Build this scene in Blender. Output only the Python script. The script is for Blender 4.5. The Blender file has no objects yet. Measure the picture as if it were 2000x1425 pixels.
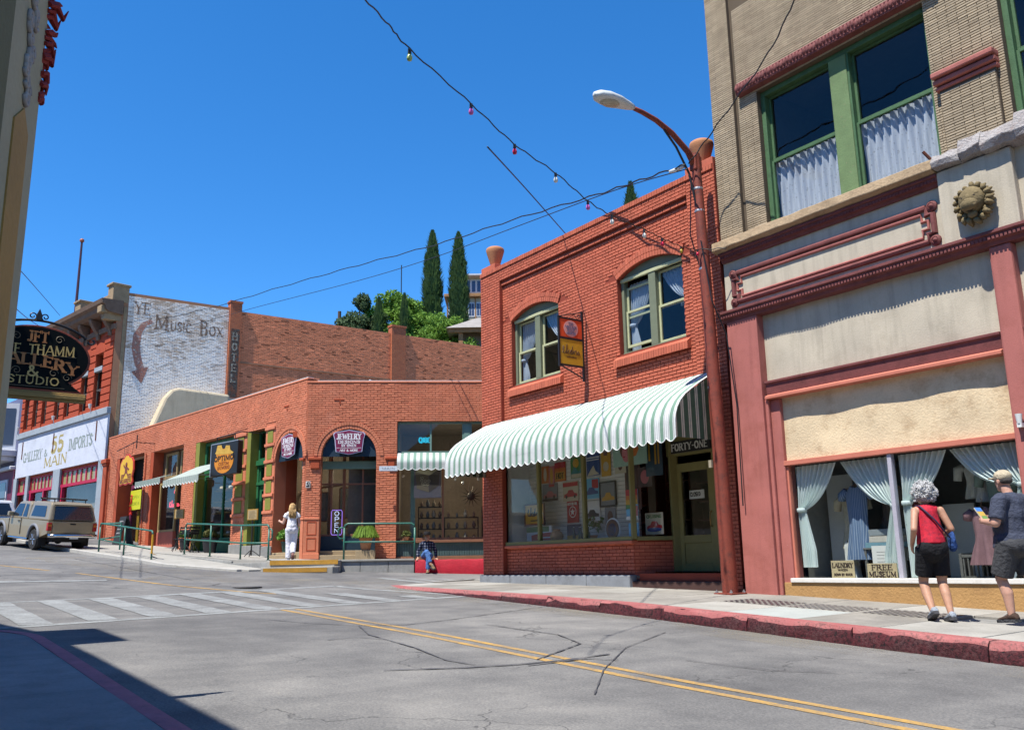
import bpy,bmesh,math,random
from mathutils import Vector,Matrix
random.seed(7)
R_=math.radians
SC=bpy.context.scene
COL=SC.collection
# ------------------------------------------------------------------ camera
PITCH,ROLL,CAMZ=R_(12.5),R_(-1.0),1.5
_fw=Vector((0,math.cos(PITCH),math.sin(PITCH)))
_up=Vector((0,-math.sin(PITCH),math.cos(PITCH)))
_ri=Vector((1,0,0))
_r=_ri*math.cos(ROLL)+_up*math.sin(ROLL)
_u=-_ri*math.sin(ROLL)+_up*math.cos(ROLL)
cam=bpy.data.cameras.new('camera');cam_o=bpy.data.objects.new('camera',cam);COL.objects.link(cam_o)
cam.sensor_width=36;cam.lens=31.5;cam.clip_end=2000;cam.clip_start=.05
cam_o.matrix_world=Matrix(((_r.x,_u.x,-_fw.x,0),(_r.y,_u.y,-_fw.y,0),(_r.z,_u.z,-_fw.z,CAMZ),(0,0,0,1)))
SC.camera=cam_o
# ------------------------------------------------------------------ sky and sun
SUN_EL=64.0
SUN_H=Vector((-.70,-.714)).normalized()          # horizontal direction towards the sun
w=bpy.data.worlds.new('World');SC.world=w;w.use_nodes=True
nt=w.node_tree;nt.nodes.clear()
sky=nt.nodes.new('ShaderNodeTexSky');sky.sky_type='NISHITA';sky.sun_disc=False
sky.sun_elevation=R_(SUN_EL);sky.sun_rotation=math.atan2(SUN_H.x,SUN_H.y)
sky.altitude=1600;sky.air_density=1.0;sky.dust_density=0.1;sky.ozone_density=6.5
hsv=nt.nodes.new('ShaderNodeHueSaturation');hsv.inputs['Saturation'].default_value=1.24;hsv.inputs['Value'].default_value=1.0
bg=nt.nodes.new('ShaderNodeBackground');bg.inputs['Strength'].default_value=.138
ow=nt.nodes.new('ShaderNodeOutputWorld')
nt.links.new(sky.outputs[0],hsv.inputs['Color']);nt.links.new(hsv.outputs[0],bg.inputs[0]);nt.links.new(bg.outputs[0],ow.inputs[0])
sl=bpy.data.lights.new('sun','SUN');sl.energy=5.0;sl.angle=R_(.55);sl.color=(1,.95,.87)
so=bpy.data.objects.new('sun',sl);COL.objects.link(so)
_sd=Vector((SUN_H.x*math.cos(R_(SUN_EL)),SUN_H.y*math.cos(R_(SUN_EL)),math.sin(R_(SUN_EL))))
so.rotation_euler=_sd.to_track_quat('Z','Y').to_euler();so.location=_sd*60
vs=SC.view_settings;vs.view_transform='Standard';vs.look='None';vs.exposure=.82;vs.gamma=1;vs.use_curve_mapping=False
SC.render.engine='CYCLES'
SC.cycles.max_bounces=8;SC.cycles.transparent_max_bounces=12
SC.cycles.use_denoising=True
# ------------------------------------------------------------------ materials
MATS={}
def N(t,typ,**kw):
    n=t.nodes.new(typ)
    for k,v in kw.items():setattr(n,k,v)
    return n
def L_(t,a,b):t.links.new(a,b)
def principled(name,rough=.8,metal=0.,spec=.35):
    m=bpy.data.materials.new(name);m.use_nodes=True;t=m.node_tree
    p=t.nodes['Principled BSDF'];p.inputs['Roughness'].default_value=rough;p.inputs['Metallic'].default_value=metal
    p.inputs['Specular IOR Level'].default_value=spec
    return m,t,p
def c4(c):return (c[0],c[1],c[2],1)
def rgb(r,g,b):   # sRGB 0..255 -> linear
    f=lambda v:(v/255/12.92 if v/255<=.04045 else ((v/255+.055)/1.055)**2.4)
    return (f(r),f(g),f(b))
def ramp(t,fac,stops,interp='LINEAR'):
    r=N(t,'ShaderNodeValToRGB');r.color_ramp.interpolation=interp
    e=r.color_ramp.elements
    while len(e)<len(stops):e.new(.5)
    for el,(p,c) in zip(e,stops):el.position=p;el.color=c4(c) if len(c)==3 else c
    L_(t,fac,r.inputs[0]);return r.outputs[0]
def noise(t,vec,scale,detail=4,rough=.6,stretch=None):
    if stretch:
        mp=N(t,'ShaderNodeMapping');mp.inputs['Scale'].default_value=stretch;L_(t,vec,mp.inputs[0]);vec=mp.outputs[0]
    n=N(t,'ShaderNodeTexNoise');n.inputs['Scale'].default_value=scale;n.inputs['Detail'].default_value=detail
    n.inputs['Roughness'].default_value=rough;L_(t,vec,n.inputs['Vector']);return n.outputs['Fac']
def mixc(t,fac,a,b,mode='MIX'):
    m=N(t,'ShaderNodeMix',data_type='RGBA',blend_type=mode)
    for sck,v in ((m.inputs[0],fac),(m.inputs[6],a),(m.inputs[7],b)):
        if hasattr(v,'links') or hasattr(v,'is_output'):L_(t,v,sck)
        elif isinstance(v,(int,float)):sck.default_value=v
        else:sck.default_value=c4(v)
    return m.outputs[2]
def mth(t,op,a,b=None,c=None,clamp=False):
    m=N(t,'ShaderNodeMath',operation=op,use_clamp=clamp)
    for i,v in enumerate((a,b,c)):
        if v is None:continue
        if isinstance(v,(int,float)):m.inputs[i].default_value=v
        else:L_(t,v,m.inputs[i])
    return m.outputs[0]
def bump(t,p,h,strength=.3,dist=.02):
    b=N(t,'ShaderNodeBump');b.inputs['Strength'].default_value=strength;b.inputs['Distance'].default_value=dist
    L_(t,h,b.inputs['Height']);L_(t,b.outputs[0],p.inputs['Normal'])
def objvec(t):return N(t,'ShaderNodeTexCoord').outputs['Object']
def worn(name,col,rough=.8,var=.25,scale=2.0,fine=40,bmp=.25,dist=.01,dirt=None,dirt_amt=.3,streak=0.,spec=.3,metal=0.,rnd=0.,chip=None,chip_amt=.0):
    """a painted or mineral surface: broad tone drift, fine grain, optional stains, streaks and chips"""
    if name in MATS:return MATS[name]
    m,t,p=principled(name,rough,metal,spec);v=objvec(t)
    a=tuple(c*(1-var) for c in col);b=tuple(min(1,c*(1+var*.7)) for c in col)
    n1=noise(t,v,scale,5);n2=noise(t,v,fine,3)
    f=mth(t,'ADD',mth(t,'MULTIPLY',n1,.65),mth(t,'MULTIPLY',n2,.35))
    out=ramp(t,f,[(.3,a),(.7,b)])
    if rnd:
        oi=N(t,'ShaderNodeObjectInfo')
        hs=N(t,'ShaderNodeHueSaturation');L_(t,out,hs.inputs['Color'])
        isl=N(t,'ShaderNodeNewGeometry');rv=mth(t,'FRACT',mth(t,'ADD',oi.outputs['Random'],isl.outputs['Random Per Island']))
        L_(t,mth(t,'ADD',mth(t,'MULTIPLY',rv,rnd),1-rnd/2),hs.inputs['Value']);out=hs.outputs[0]
    if dirt:
        d=noise(t,v,scale*1.7,6,.7)
        out=mixc(t,mth(t,'MULTIPLY',ramp(t,d,[(.5,(0,0,0)),(.72,(1,1,1))]),dirt_amt),out,dirt)
    if streak:
        s=noise(t,v,1.0,4,.6,(9,9,.7))
        out=mixc(t,mth(t,'MULTIPLY',ramp(t,s,[(.48,(0,0,0)),(.75,(1,1,1))]),streak),out,tuple(c*.45 for c in col))
    if chip:
        s=noise(t,v,scale*6,8,.75)
        out=mixc(t,ramp(t,s,[(.66-chip_amt,(0,0,0)),(.69-chip_amt,(1,1,1))]),out,chip)
    L_(t,out,p.inputs['Base Color'])
    if bmp:bump(t,p,mth(t,'ADD',n2,mth(t,'MULTIPLY',n1,.5)),bmp,dist)
    MATS[name]=m;return m
def plain(name,col,rough=.6,metal=0.,spec=.4):
    if name in MATS:return MATS[name]
    return worn(name,col,rough,.08,4,30,.05,.004,spec=spec,metal=metal)
def emis(name,col,s):
    if name in MATS:return MATS[name]
    m,t,p=principled(name,.5);p.inputs['Base Color'].default_value=c4(col)
    p.inputs['Emission Color'].default_value=c4(col);p.inputs['Emission Strength'].default_value=s
    MATS[name]=m;return m
def glass(name='window_glass',tint=(.88,.91,.91),wave=.0,refl=.045):
    if name in MATS:return MATS[name]
    m=bpy.data.materials.new(name);m.use_nodes=True;t=m.node_tree;t.nodes.clear()
    o=N(t,'ShaderNodeOutputMaterial');mx=N(t,'ShaderNodeMixShader');tr=N(t,'ShaderNodeBsdfTransparent');g=N(t,'ShaderNodeBsdfGlossy')
    g.inputs['Roughness'].default_value=.015;tr.inputs[0].default_value=c4(tint);fr=N(t,'ShaderNodeLayerWeight');fr.inputs[0].default_value=.5
    if wave:
        b=N(t,'ShaderNodeBump');b.inputs['Strength'].default_value=wave;b.inputs['Distance'].default_value=.05
        L_(t,noise(t,objvec(t),1.3,2),b.inputs['Height']);L_(t,b.outputs[0],g.inputs['Normal']);L_(t,b.outputs[0],fr.inputs['Normal'])
    L_(t,mth(t,'ADD',mth(t,'MULTIPLY',mth(t,'POWER',fr.outputs['Facing'],4),.75),refl,clamp=True),mx.inputs[0])
    L_(t,tr.outputs[0],mx.inputs[1]);L_(t,g.outputs[0],mx.inputs[2]);L_(t,mx.outputs[0],o.inputs[0])
    MATS[name]=m;return m
def xzvec(t):
    s=N(t,'ShaderNodeSeparateXYZ');L_(t,objvec(t),s.inputs[0]);c=N(t,'ShaderNodeCombineXYZ')
    L_(t,s.outputs[0],c.inputs[0]);L_(t,s.outputs[2],c.inputs[1]);return c.outputs[0]
def stripes(name,cols,period,rough=.75,axis=0,trans=.25):
    """woven stripes along one local axis: cols = [(start 0..1, colour)...]"""
    m,t,p=principled(name,rough,0,.15);s=N(t,'ShaderNodeSeparateXYZ');L_(t,objvec(t),s.inputs[0])
    f=mth(t,'FRACT',mth(t,'DIVIDE',s.outputs[axis],period))
    col=ramp(t,f,cols,'CONSTANT')
    d=noise(t,objvec(t),2.5,5);col=mixc(t,mth(t,'MULTIPLY',d,.35),col,(.3,.3,.27),'MULTIPLY')
    L_(t,col,p.inputs['Base Color'])
    if trans:
        o=t.nodes['Material Output'];tl=N(t,'ShaderNodeBsdfTranslucent');L_(t,col,tl.inputs[0]);mx=N(t,'ShaderNodeMixShader');mx.inputs[0].default_value=trans
        L_(t,p.outputs[0],mx.inputs[1]);L_(t,tl.outputs[0],mx.inputs[2]);L_(t,mx.outputs[0],o.inputs[0])
    bump(t,p,noise(t,objvec(t),6,3),.3,.03)
    MATS[name]=m;return m
def lace(name,col=(.75,.8,.82),dens=.55,scale=60,trans=.3):
    """net curtain: thread pattern with see-through holes"""
    m,t,p=principled(name,.9,0,.1);v=objvec(t);p.inputs['Base Color'].default_value=c4(col)
    vo=N(t,'ShaderNodeTexVoronoi');vo.inputs['Scale'].default_value=scale;L_(t,v,vo.inputs['Vector'])
    n=noise(t,v,7,5,.65)
    a=mth(t,'ADD',mth(t,'MULTIPLY',vo.outputs['Distance'],.9),mth(t,'MULTIPLY',n,.8))
    fac=ramp(t,a,[(.25+dens*.25,(0,0,0)),(.5+dens*.3,(1,1,1))])
    al=mth(t,'ADD',mth(t,'MULTIPLY',fac,1-dens),dens,clamp=True)
    o=t.nodes['Material Output'];tr=N(t,'ShaderNodeBsdfTransparent');mx=N(t,'ShaderNodeMixShader')
    tl=N(t,'ShaderNodeBsdfTranslucent');tl.inputs[0].default_value=c4(col);m2=N(t,'ShaderNodeMixShader');m2.inputs[0].default_value=trans
    L_(t,p.outputs[0],m2.inputs[1]);L_(t,tl.outputs[0],m2.inputs[2])
    L_(t,al,mx.inputs[0]);L_(t,tr.outputs[0],mx.inputs[1]);L_(t,m2.outputs[0],mx.inputs[2]);L_(t,mx.outputs[0],o.inputs[0])
    MATS[name]=m;return m
# ------------------------------------------------------------------ geometry
class MB:
    def __init__(s):s.v=[];s.f=[];s.mi=[];s.cur=0
    def q(s,*pts):
        b=len(s.v);s.v += [tuple(p) for p in pts];s.f.append(tuple(range(b,b+len(pts))));s.mi.append(s.cur);return s
    def box(s,x0,x1,y0,y1,z0,z1):
        b=len(s.v);s.v += [(x,y,z) for z in (z0,z1) for y in (y0,y1) for x in (x0,x1)]
        for f in ((0,2,3,1),(4,5,7,6),(0,1,5,4),(2,6,7,3),(0,4,6,2),(1,3,7,5)):s.f.append(tuple(b+i for i in f));s.mi.append(s.cur)
        return s
    def ext(s,poly,y0,y1):            # polygon in (x,z) pushed along y; front at y0 (towards -y)
        n=len(poly);b=len(s.v);s.v += [(x,y0,z) for x,z in poly]+[(x,y1,z) for x,z in poly]
        s.f.append(tuple(range(b,b+n)));s.f.append(tuple(range(b+2*n-1,b+n-1,-1)));s.mi += [s.cur]*2
        for i in range(n):j=(i+1) % n;s.f.append((b+i,b+n+i,b+n+j,b+j));s.mi.append(s.cur)
        return s
    def extx(s,poly,x0,x1):           # polygon in (y,z) pushed along x
        n=len(poly);b=len(s.v);s.v += [(x0,y,z) for y,z in poly]+[(x1,y,z) for y,z in poly]
        s.f.append(tuple(range(b+n-1,b-1,-1)));s.f.append(tuple(range(b+n,b+2*n)));s.mi += [s.cur]*2
        for i in range(n):j=(i+1) % n;s.f.append((b+i,b+j,b+n+j,b+n+i));s.mi.append(s.cur)
        return s
    def extz(s,poly,z0,z1):           # polygon in (x,y) pushed along z (z may be callables)
        n=len(poly);b=len(s.v)
        g=lambda z,p:z(*p) if callable(z) else z
        s.v += [(x,y,g(z0,(x,y))) for x,y in poly]+[(x,y,g(z1,(x,y))) for x,y in poly]
        s.f.append(tuple(range(b+n-1,b-1,-1)));s.f.append(tuple(range(b+n,b+2*n)));s.mi += [s.cur]*2
        for i in range(n):j=(i+1) % n;s.f.append((b+i,b+j,b+n+j,b+n+i));s.mi.append(s.cur)
        return s
    def rings(s,rs,cap0=True,cap1=True,close=True):
        b=len(s.v);n=len(rs[0])
        for r in rs:s.v += [tuple(p) for p in r]
        for i in range(len(rs)-1):
            for j in range(n if close else n-1):
                k=(j+1) % n;s.f.append((b+i*n+j,b+i*n+k,b+(i+1)*n+k,b+(i+1)*n+j));s.mi.append(s.cur)
        if cap0 and close:s.f.append(tuple(b+j for j in range(n-1,-1,-1)));s.mi.append(s.cur)
        if cap1 and close:e=b+(len(rs)-1)*n;s.f.append(tuple(e+j for j in range(n)));s.mi.append(s.cur)
        return s
    def tube(s,path,r,n=8,cap=True):
        P=[Vector(p) for p in path];rr=r if isinstance(r,(list,tuple)) else [r]*len(P);rs=[];up=None
        for i,p in enumerate(P):
            d=(P[min(i+1,len(P)-1)]-P[max(i-1,0)])
            if d.length<1e-9:d=Vector((0,0,1))
            d.normalize()
            if up is None:up=d.orthogonal().normalized()
            up=(up- d*up.dot(d))
            up=up.normalized() if up.length>1e-6 else d.orthogonal().normalized()
            sd=d.cross(up);rs.append([p+(up*math.cos(2*math.pi*k/n)+sd*math.sin(2*math.pi*k/n))*rr[i] for k in range(n)])
        return s.rings(rs,cap,cap)
    def lathe(s,prof,c=(0,0,0),n=16,axis='z'):
        rs=[]
        for r,h in prof:
            ring=[]
            for k in range(n):
                a=2*math.pi*k/n;x,y=r*math.cos(a),r*math.sin(a)
                ring.append((c[0]+x,c[1]+y,c[2]+h) if axis=='z' else ((c[0]+x,c[1]-h,c[2]+y) if axis=='y' else (c[0]+h,c[1]+x,c[2]+y)))
            rs.append(ring)
        return s.rings(rs)
    def ball(s,c,r,n=12,m=8,sx=1,sy=1,sz=1):
        rs=[]
        for i in range(m+1):
            th=math.pi*i/m;th=min(max(th,.02),math.pi-.02)
            rs.append([(c[0]+r*sx*math.sin(th)*math.cos(2*math.pi*k/n),c[1]+r*sy*math.sin(th)*math.sin(2*math.pi*k/n),c[2]-r*sz*math.cos(th)) for k in range(n)])
        return s.rings(rs)
    def grid(s,fn,nu,nv):             # fn(a,b)->pt, a,b in 0..1
        b=len(s.v);s.v += [tuple(fn(i/nu,j/nv)) for j in range(nv+1) for i in range(nu+1)]
        for j in range(nv):
            for i in range(nu):
                o=b+j*(nu+1)+i;s.f.append((o,o+1,o+nu+2,o+nu+1));s.mi.append(s.cur)
        return s
    def add(s,verts,faces):
        b=len(s.v);s.v += verts;s.f += [tuple(b+i for i in f) for f in faces];s.mi += [s.cur]*len(faces);return s
    def mesh(s,name,mats=()):
        me=bpy.data.meshes.new(name);me.from_pydata(s.v,[],s.f)
        for m in mats:me.materials.append(m)
        if len(mats)>1:me.polygons.foreach_set('material_index',s.mi)
        me.update();return me
    def build(s,name,m,parent=None,smooth=False,bevel=0,fix=True,stuff=False,label=None,angle=None):
        mats=m if isinstance(m,(list,tuple)) else [m]
        me=s.mesh(name,mats)
        if fix:
            bm=bmesh.new();bm.from_mesh(me);bmesh.ops.recalc_face_normals(bm,faces=bm.faces);bm.to_mesh(me);bm.free()
        if smooth:
            for p in me.polygons:p.use_smooth=True
            if angle:me.set_sharp_from_angle(angle=R_(angle))
        o=bpy.data.objects.new(name,me);COL.objects.link(o);o.parent=parent
        if bevel:
            b=o.modifiers.new('bevel','BEVEL');b.width=bevel;b.segments=2;b.limit_method='ANGLE';b.angle_limit=R_(40)
        if stuff:o['kind']='stuff'
        if label:o['label']=label
        return o
def tag(o,label,cat,group=None,kind=None):
    if label:o['label']=label
    if cat:o['category']=cat
    if group:o['group']=group
    if kind:o['kind']=kind
    return o
def thing(name,label,cat,loc=(0,0,0),rz=0.,group=None):
    o=bpy.data.objects.new(name,None);COL.objects.link(o);o.location=loc;o.rotation_euler=(0,0,rz);o.empty_display_size=.3
    return tag(o,label,cat,group)
def struct(o):o['kind']='structure';return o
class Fr:
    """a facade frame: local x to the right along the wall, y into the wall, z up (world height)"""
    def __init__(s,o,deg):
        s.a=R_(deg);s.o=Vector((o[0],o[1],0));s.x=Vector((math.cos(s.a),math.sin(s.a),0));s.y=Vector((-math.sin(s.a),math.cos(s.a),0))
    def w(s,x,y,z=0):return s.o+s.x*x+s.y*y+Vector((0,0,z))
    def thing(s,name,label,cat,at=(0,0,0),group=None,turn=0.):return thing(name,label,cat,s.w(*at),s.a+R_(turn),group)
    def loc(s,p):d=Vector((p[0],p[1],0))-s.o;return d.dot(s.x),d.dot(s.y)
FA=Fr((-.7,22.7),-54.5)                 # the right-hand row of fronts
CN=(-6.6,28.4)
FR=Fr(CN,5.0)                            # corner shop, side facing the crossing
FL=Fr(CN,-46.5)                          # corner shop, side along the street
_o4=FL.w(-18.2,.1)
F4=Fr(_o4,-43.5);F4S=Fr(_o4,35)      # three-storey block: front and side
def interp(x,tab):
    if x<=tab[0][0]:return tab[0][1]
    for (a,b),(c,d) in zip(tab,tab[1:]):
        if x<=c:return b+(d-b)*(x-a)/(c-a)
    return tab[-1][1]
ROAD_S=[(-200,-8),(-60,-2.2),(-15,-.35),(0,.28),(6,.5),(10,.68),(19,1.0),(22,1.2),(36,2.2),(60,4.2),(120,9),(300,24)]
SX,SY=math.cos(R_(125.5)),math.sin(R_(125.5))
def zroad(x,y):return interp(SX*x+SY*y,ROAD_S)
def SO(s,o):return Vector((SX*s+SY*o,SY*s-SX*o,0))      # street coordinates: s along, o across to the right
# walls with openings -----------------------------------------------------------------
def wall(mb,x0,x1,z0,z1,ops,y0,y1,z0f=None):
    """front and back skins and reveals of a wall with rectangular openings (a,b,c,d)"""
    xs=sorted({x0,x1,*[v for o in ops for v in o[:2] if x0<v<x1]});zs=sorted({z0,z1,*[v for o in ops for v in o[2:4] if z0<v<z1]})
    inside=lambda x,z:any(o[0]<x<o[1] and o[2]<z<o[3] for o in ops)
    for a,b in zip(xs,xs[1:]):
        for c,d in zip(zs,zs[1:]):
            if inside((a+b)/2,(c+d)/2):continue
            mb.q((a,y0,c),(b,y0,c),(b,y0,d),(a,y0,d));mb.q((a,y1,c),(a,y1,d),(b,y1,d),(b,y1,c))
    for a,b,c,d in [o[:4] for o in ops]:
        a,b,c,d=max(a,x0),min(b,x1),max(c,z0),min(d,z1)
        mb.q((a,y0,c),(a,y0,d),(a,y1,d),(a,y1,c));mb.q((b,y0,c),(b,y1,c),(b,y1,d),(b,y0,d))
        mb.q((a,y0,d),(b,y0,d),(b,y1,d),(a,y1,d))
        if c>z0:mb.q((a,y0,c),(a,y1,c),(b,y1,c),(b,y0,c))
    mb.q((x0,y0,z1),(x1,y0,z1),(x1,y1,z1),(x0,y1,z1));mb.q((x0,y0,z0),(x0,y0,z1),(x0,y1,z1),(x0,y1,z0));mb.q((x1,y0,z0),(x1,y1,z0),(x1,y1,z1),(x1,y0,z1))
    return mb
def arc_pts(a,b,spring,rise,n=14):
    """points of a segmental (or half-round) arch from a to b"""
    h=(b-a)/2;Rr=(h*h+rise*rise)/(2*rise);cz=spring+rise-Rr;cx=(a+b)/2;t0=math.asin(min(1,h/Rr))
    if rise>h*.999:t0=math.pi/2
    return [(cx+Rr*math.sin(-t0+2*t0*i/n),cz+Rr*math.cos(-t0+2*t0*i/n)) for i in range(n+1)],(cx,cz,Rr,t0)
def spandrel(mb,a,b,spring,rise,y0,y1):
    pts,_=arc_pts(a,b,spring,rise);top=spring+rise
    for (xa,za),(xb,zb) in zip(pts,pts[1:]):
        mb.q((xa,y0,za),(xb,y0,zb),(xb,y0,top),(xa,y0,top));mb.q((xa,y0,za),(xa,y1,za),(xb,y1,zb),(xb,y0,zb))
def arch_gap(a,b,spring,rise,base,ring=0.):
    _,(cx,cz,Rr,t0)=arc_pts(a,b,spring,rise)
    def g(z):
        if z<base:return None
        if z<=spring:return (a,b)
        d=(Rr+ring)**2-(z-cz)**2
        if d<=0:return None
        h=math.sqrt(d);return (cx-h,cx+h)
    return g
def rect_gap(a,b,c,d):return lambda z:(a,b) if c<z<d else None
def lay_bricks(x0,x1,z0,z1,gaps,bl=.205,bh=.058,joint=.012,zfloor=None,jx=None):
    """running-bond courses cut by the openings -> list of (xa, xb, za, zb)"""
    out=[];z=z0;row=0;jv=joint;joint=jx or joint
    while z+bh<=z1+1e-6:
        off=(bl+joint)*(.5 if row % 2 else 0);zc=z+bh/2
        cuts=sorted([g for g in ((f(zc)) for f in gaps) if g])
        free=[];c=x0
        for a,b in cuts:
            if a>c:free.append((c,min(a,x1)))
            c=max(c,b)
        if c<x1:free.append((c,x1))
        for a,b in free:
            if b-a<.03:continue
            x=x0-off+math.floor((a-(x0-off))/(bl+joint))*(bl+joint)
            while x<b:
                xa,xb=max(x,a),min(x+bl,b)
                if xb-xa>.03 and (zfloor is None or z>zfloor((xa+xb)/2)):out.append((xa,xb,z,z+bh))
                x += bl+joint
        z += bh+jv;row += 1
    return out
def place_bricks(parent,lst,y,m,proud=.012,keep=300,near=None,jit=.004,rag=.0,name='brick',rest='brick_courses',bl=.205):
    """the largest `keep` whole bricks become parts of their own, the others one joined part"""
    full=[b for b in lst if b[1]-b[0]>bl*.97]
    if near is not None:full.sort(key=near)
    single=set(full[:keep]);protos=[]
    H=lst[0][3]-lst[0][2]
    rnd=random.Random(len(lst))
    for k in range(4):
        mb=MB();w_,h_=bl/2,H/2;j=lambda:rnd.uniform(-rag,rag)
        v=[(-w_+j(),.02,-h_+j()),(w_+j(),.02,-h_+j()),(w_+j(),.02,h_+j()),(-w_+j(),.02,h_+j())]
        i=.004;u=[(x+(i if x<0 else-i),-proud-rnd.uniform(0,jit),z+(i if z<0 else-i)) for x,_,z in v]
        b=MB();b.v=v+u;b.f=[(4,5,6,7),(0,1,5,4),(1,2,6,5),(2,3,7,6),(3,0,4,7)];b.mi=[0]*5;protos.append(b.mesh(name,[m]))
    for b in full[:keep]:
        o=bpy.data.objects.new(name,protos[rnd.randrange(4)]);COL.objects.link(o);o.parent=parent;o.location=((b[0]+b[1])/2,y-rnd.uniform(0,jit),(b[2]+b[3])/2)
    mb=MB()
    for b in lst:
        if b in single:continue
        p=proud+rnd.uniform(0,jit);j=lambda:rnd.uniform(-rag,rag);i=.003;dz=rag*1.6*math.sin(b[0]*.9+b[2]*.7);b=(b[0],b[1],b[2]+dz,b[3]+dz)
        v=[(b[0]+j(),y+.01,b[2]+j()),(b[1]+j(),y+.01,b[2]+j()),(b[1]+j(),y+.01,b[3]+j()),(b[0]+j(),y+.01,b[3]+j())]
        u=[(v[0][0]+i,y-p,v[0][2]+i),(v[1][0]-i,y-p,v[1][2]+i),(v[2][0]-i,y-p,v[2][2]-i),(v[3][0]+i,y-p,v[3][2]-i)]
        mb.add(v+u,[(4,5,6,7),(0,1,5,4),(1,2,6,5),(2,3,7,6),(3,0,4,7)])
    if mb.f:mb.build(rest,m,parent,fix=False,stuff=True)
def voussoirs(mb,a,b,spring,rise,y,h=.21,off=.0,proud=.02,wv=.07,gap=.01,both=1.):
    _,(cx,cz,Rr,t0)=arc_pts(a,b,spring,rise);r0=Rr+off;n=max(3,int(2*t0*r0/(wv+gap)));dt=2*t0/n;g=gap/2/r0
    for i in range(n):
        ta,tb=-t0+i*dt+g,-t0+(i+1)*dt-g
        P=[(cx+r*math.sin(t),cz+r*math.cos(t)) for r,t in ((r0,ta),(r0,tb),(r0+h,tb),(r0+h,ta))]
        mb.ext(P,y-proud-random.uniform(0,.005),y+.02)
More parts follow.
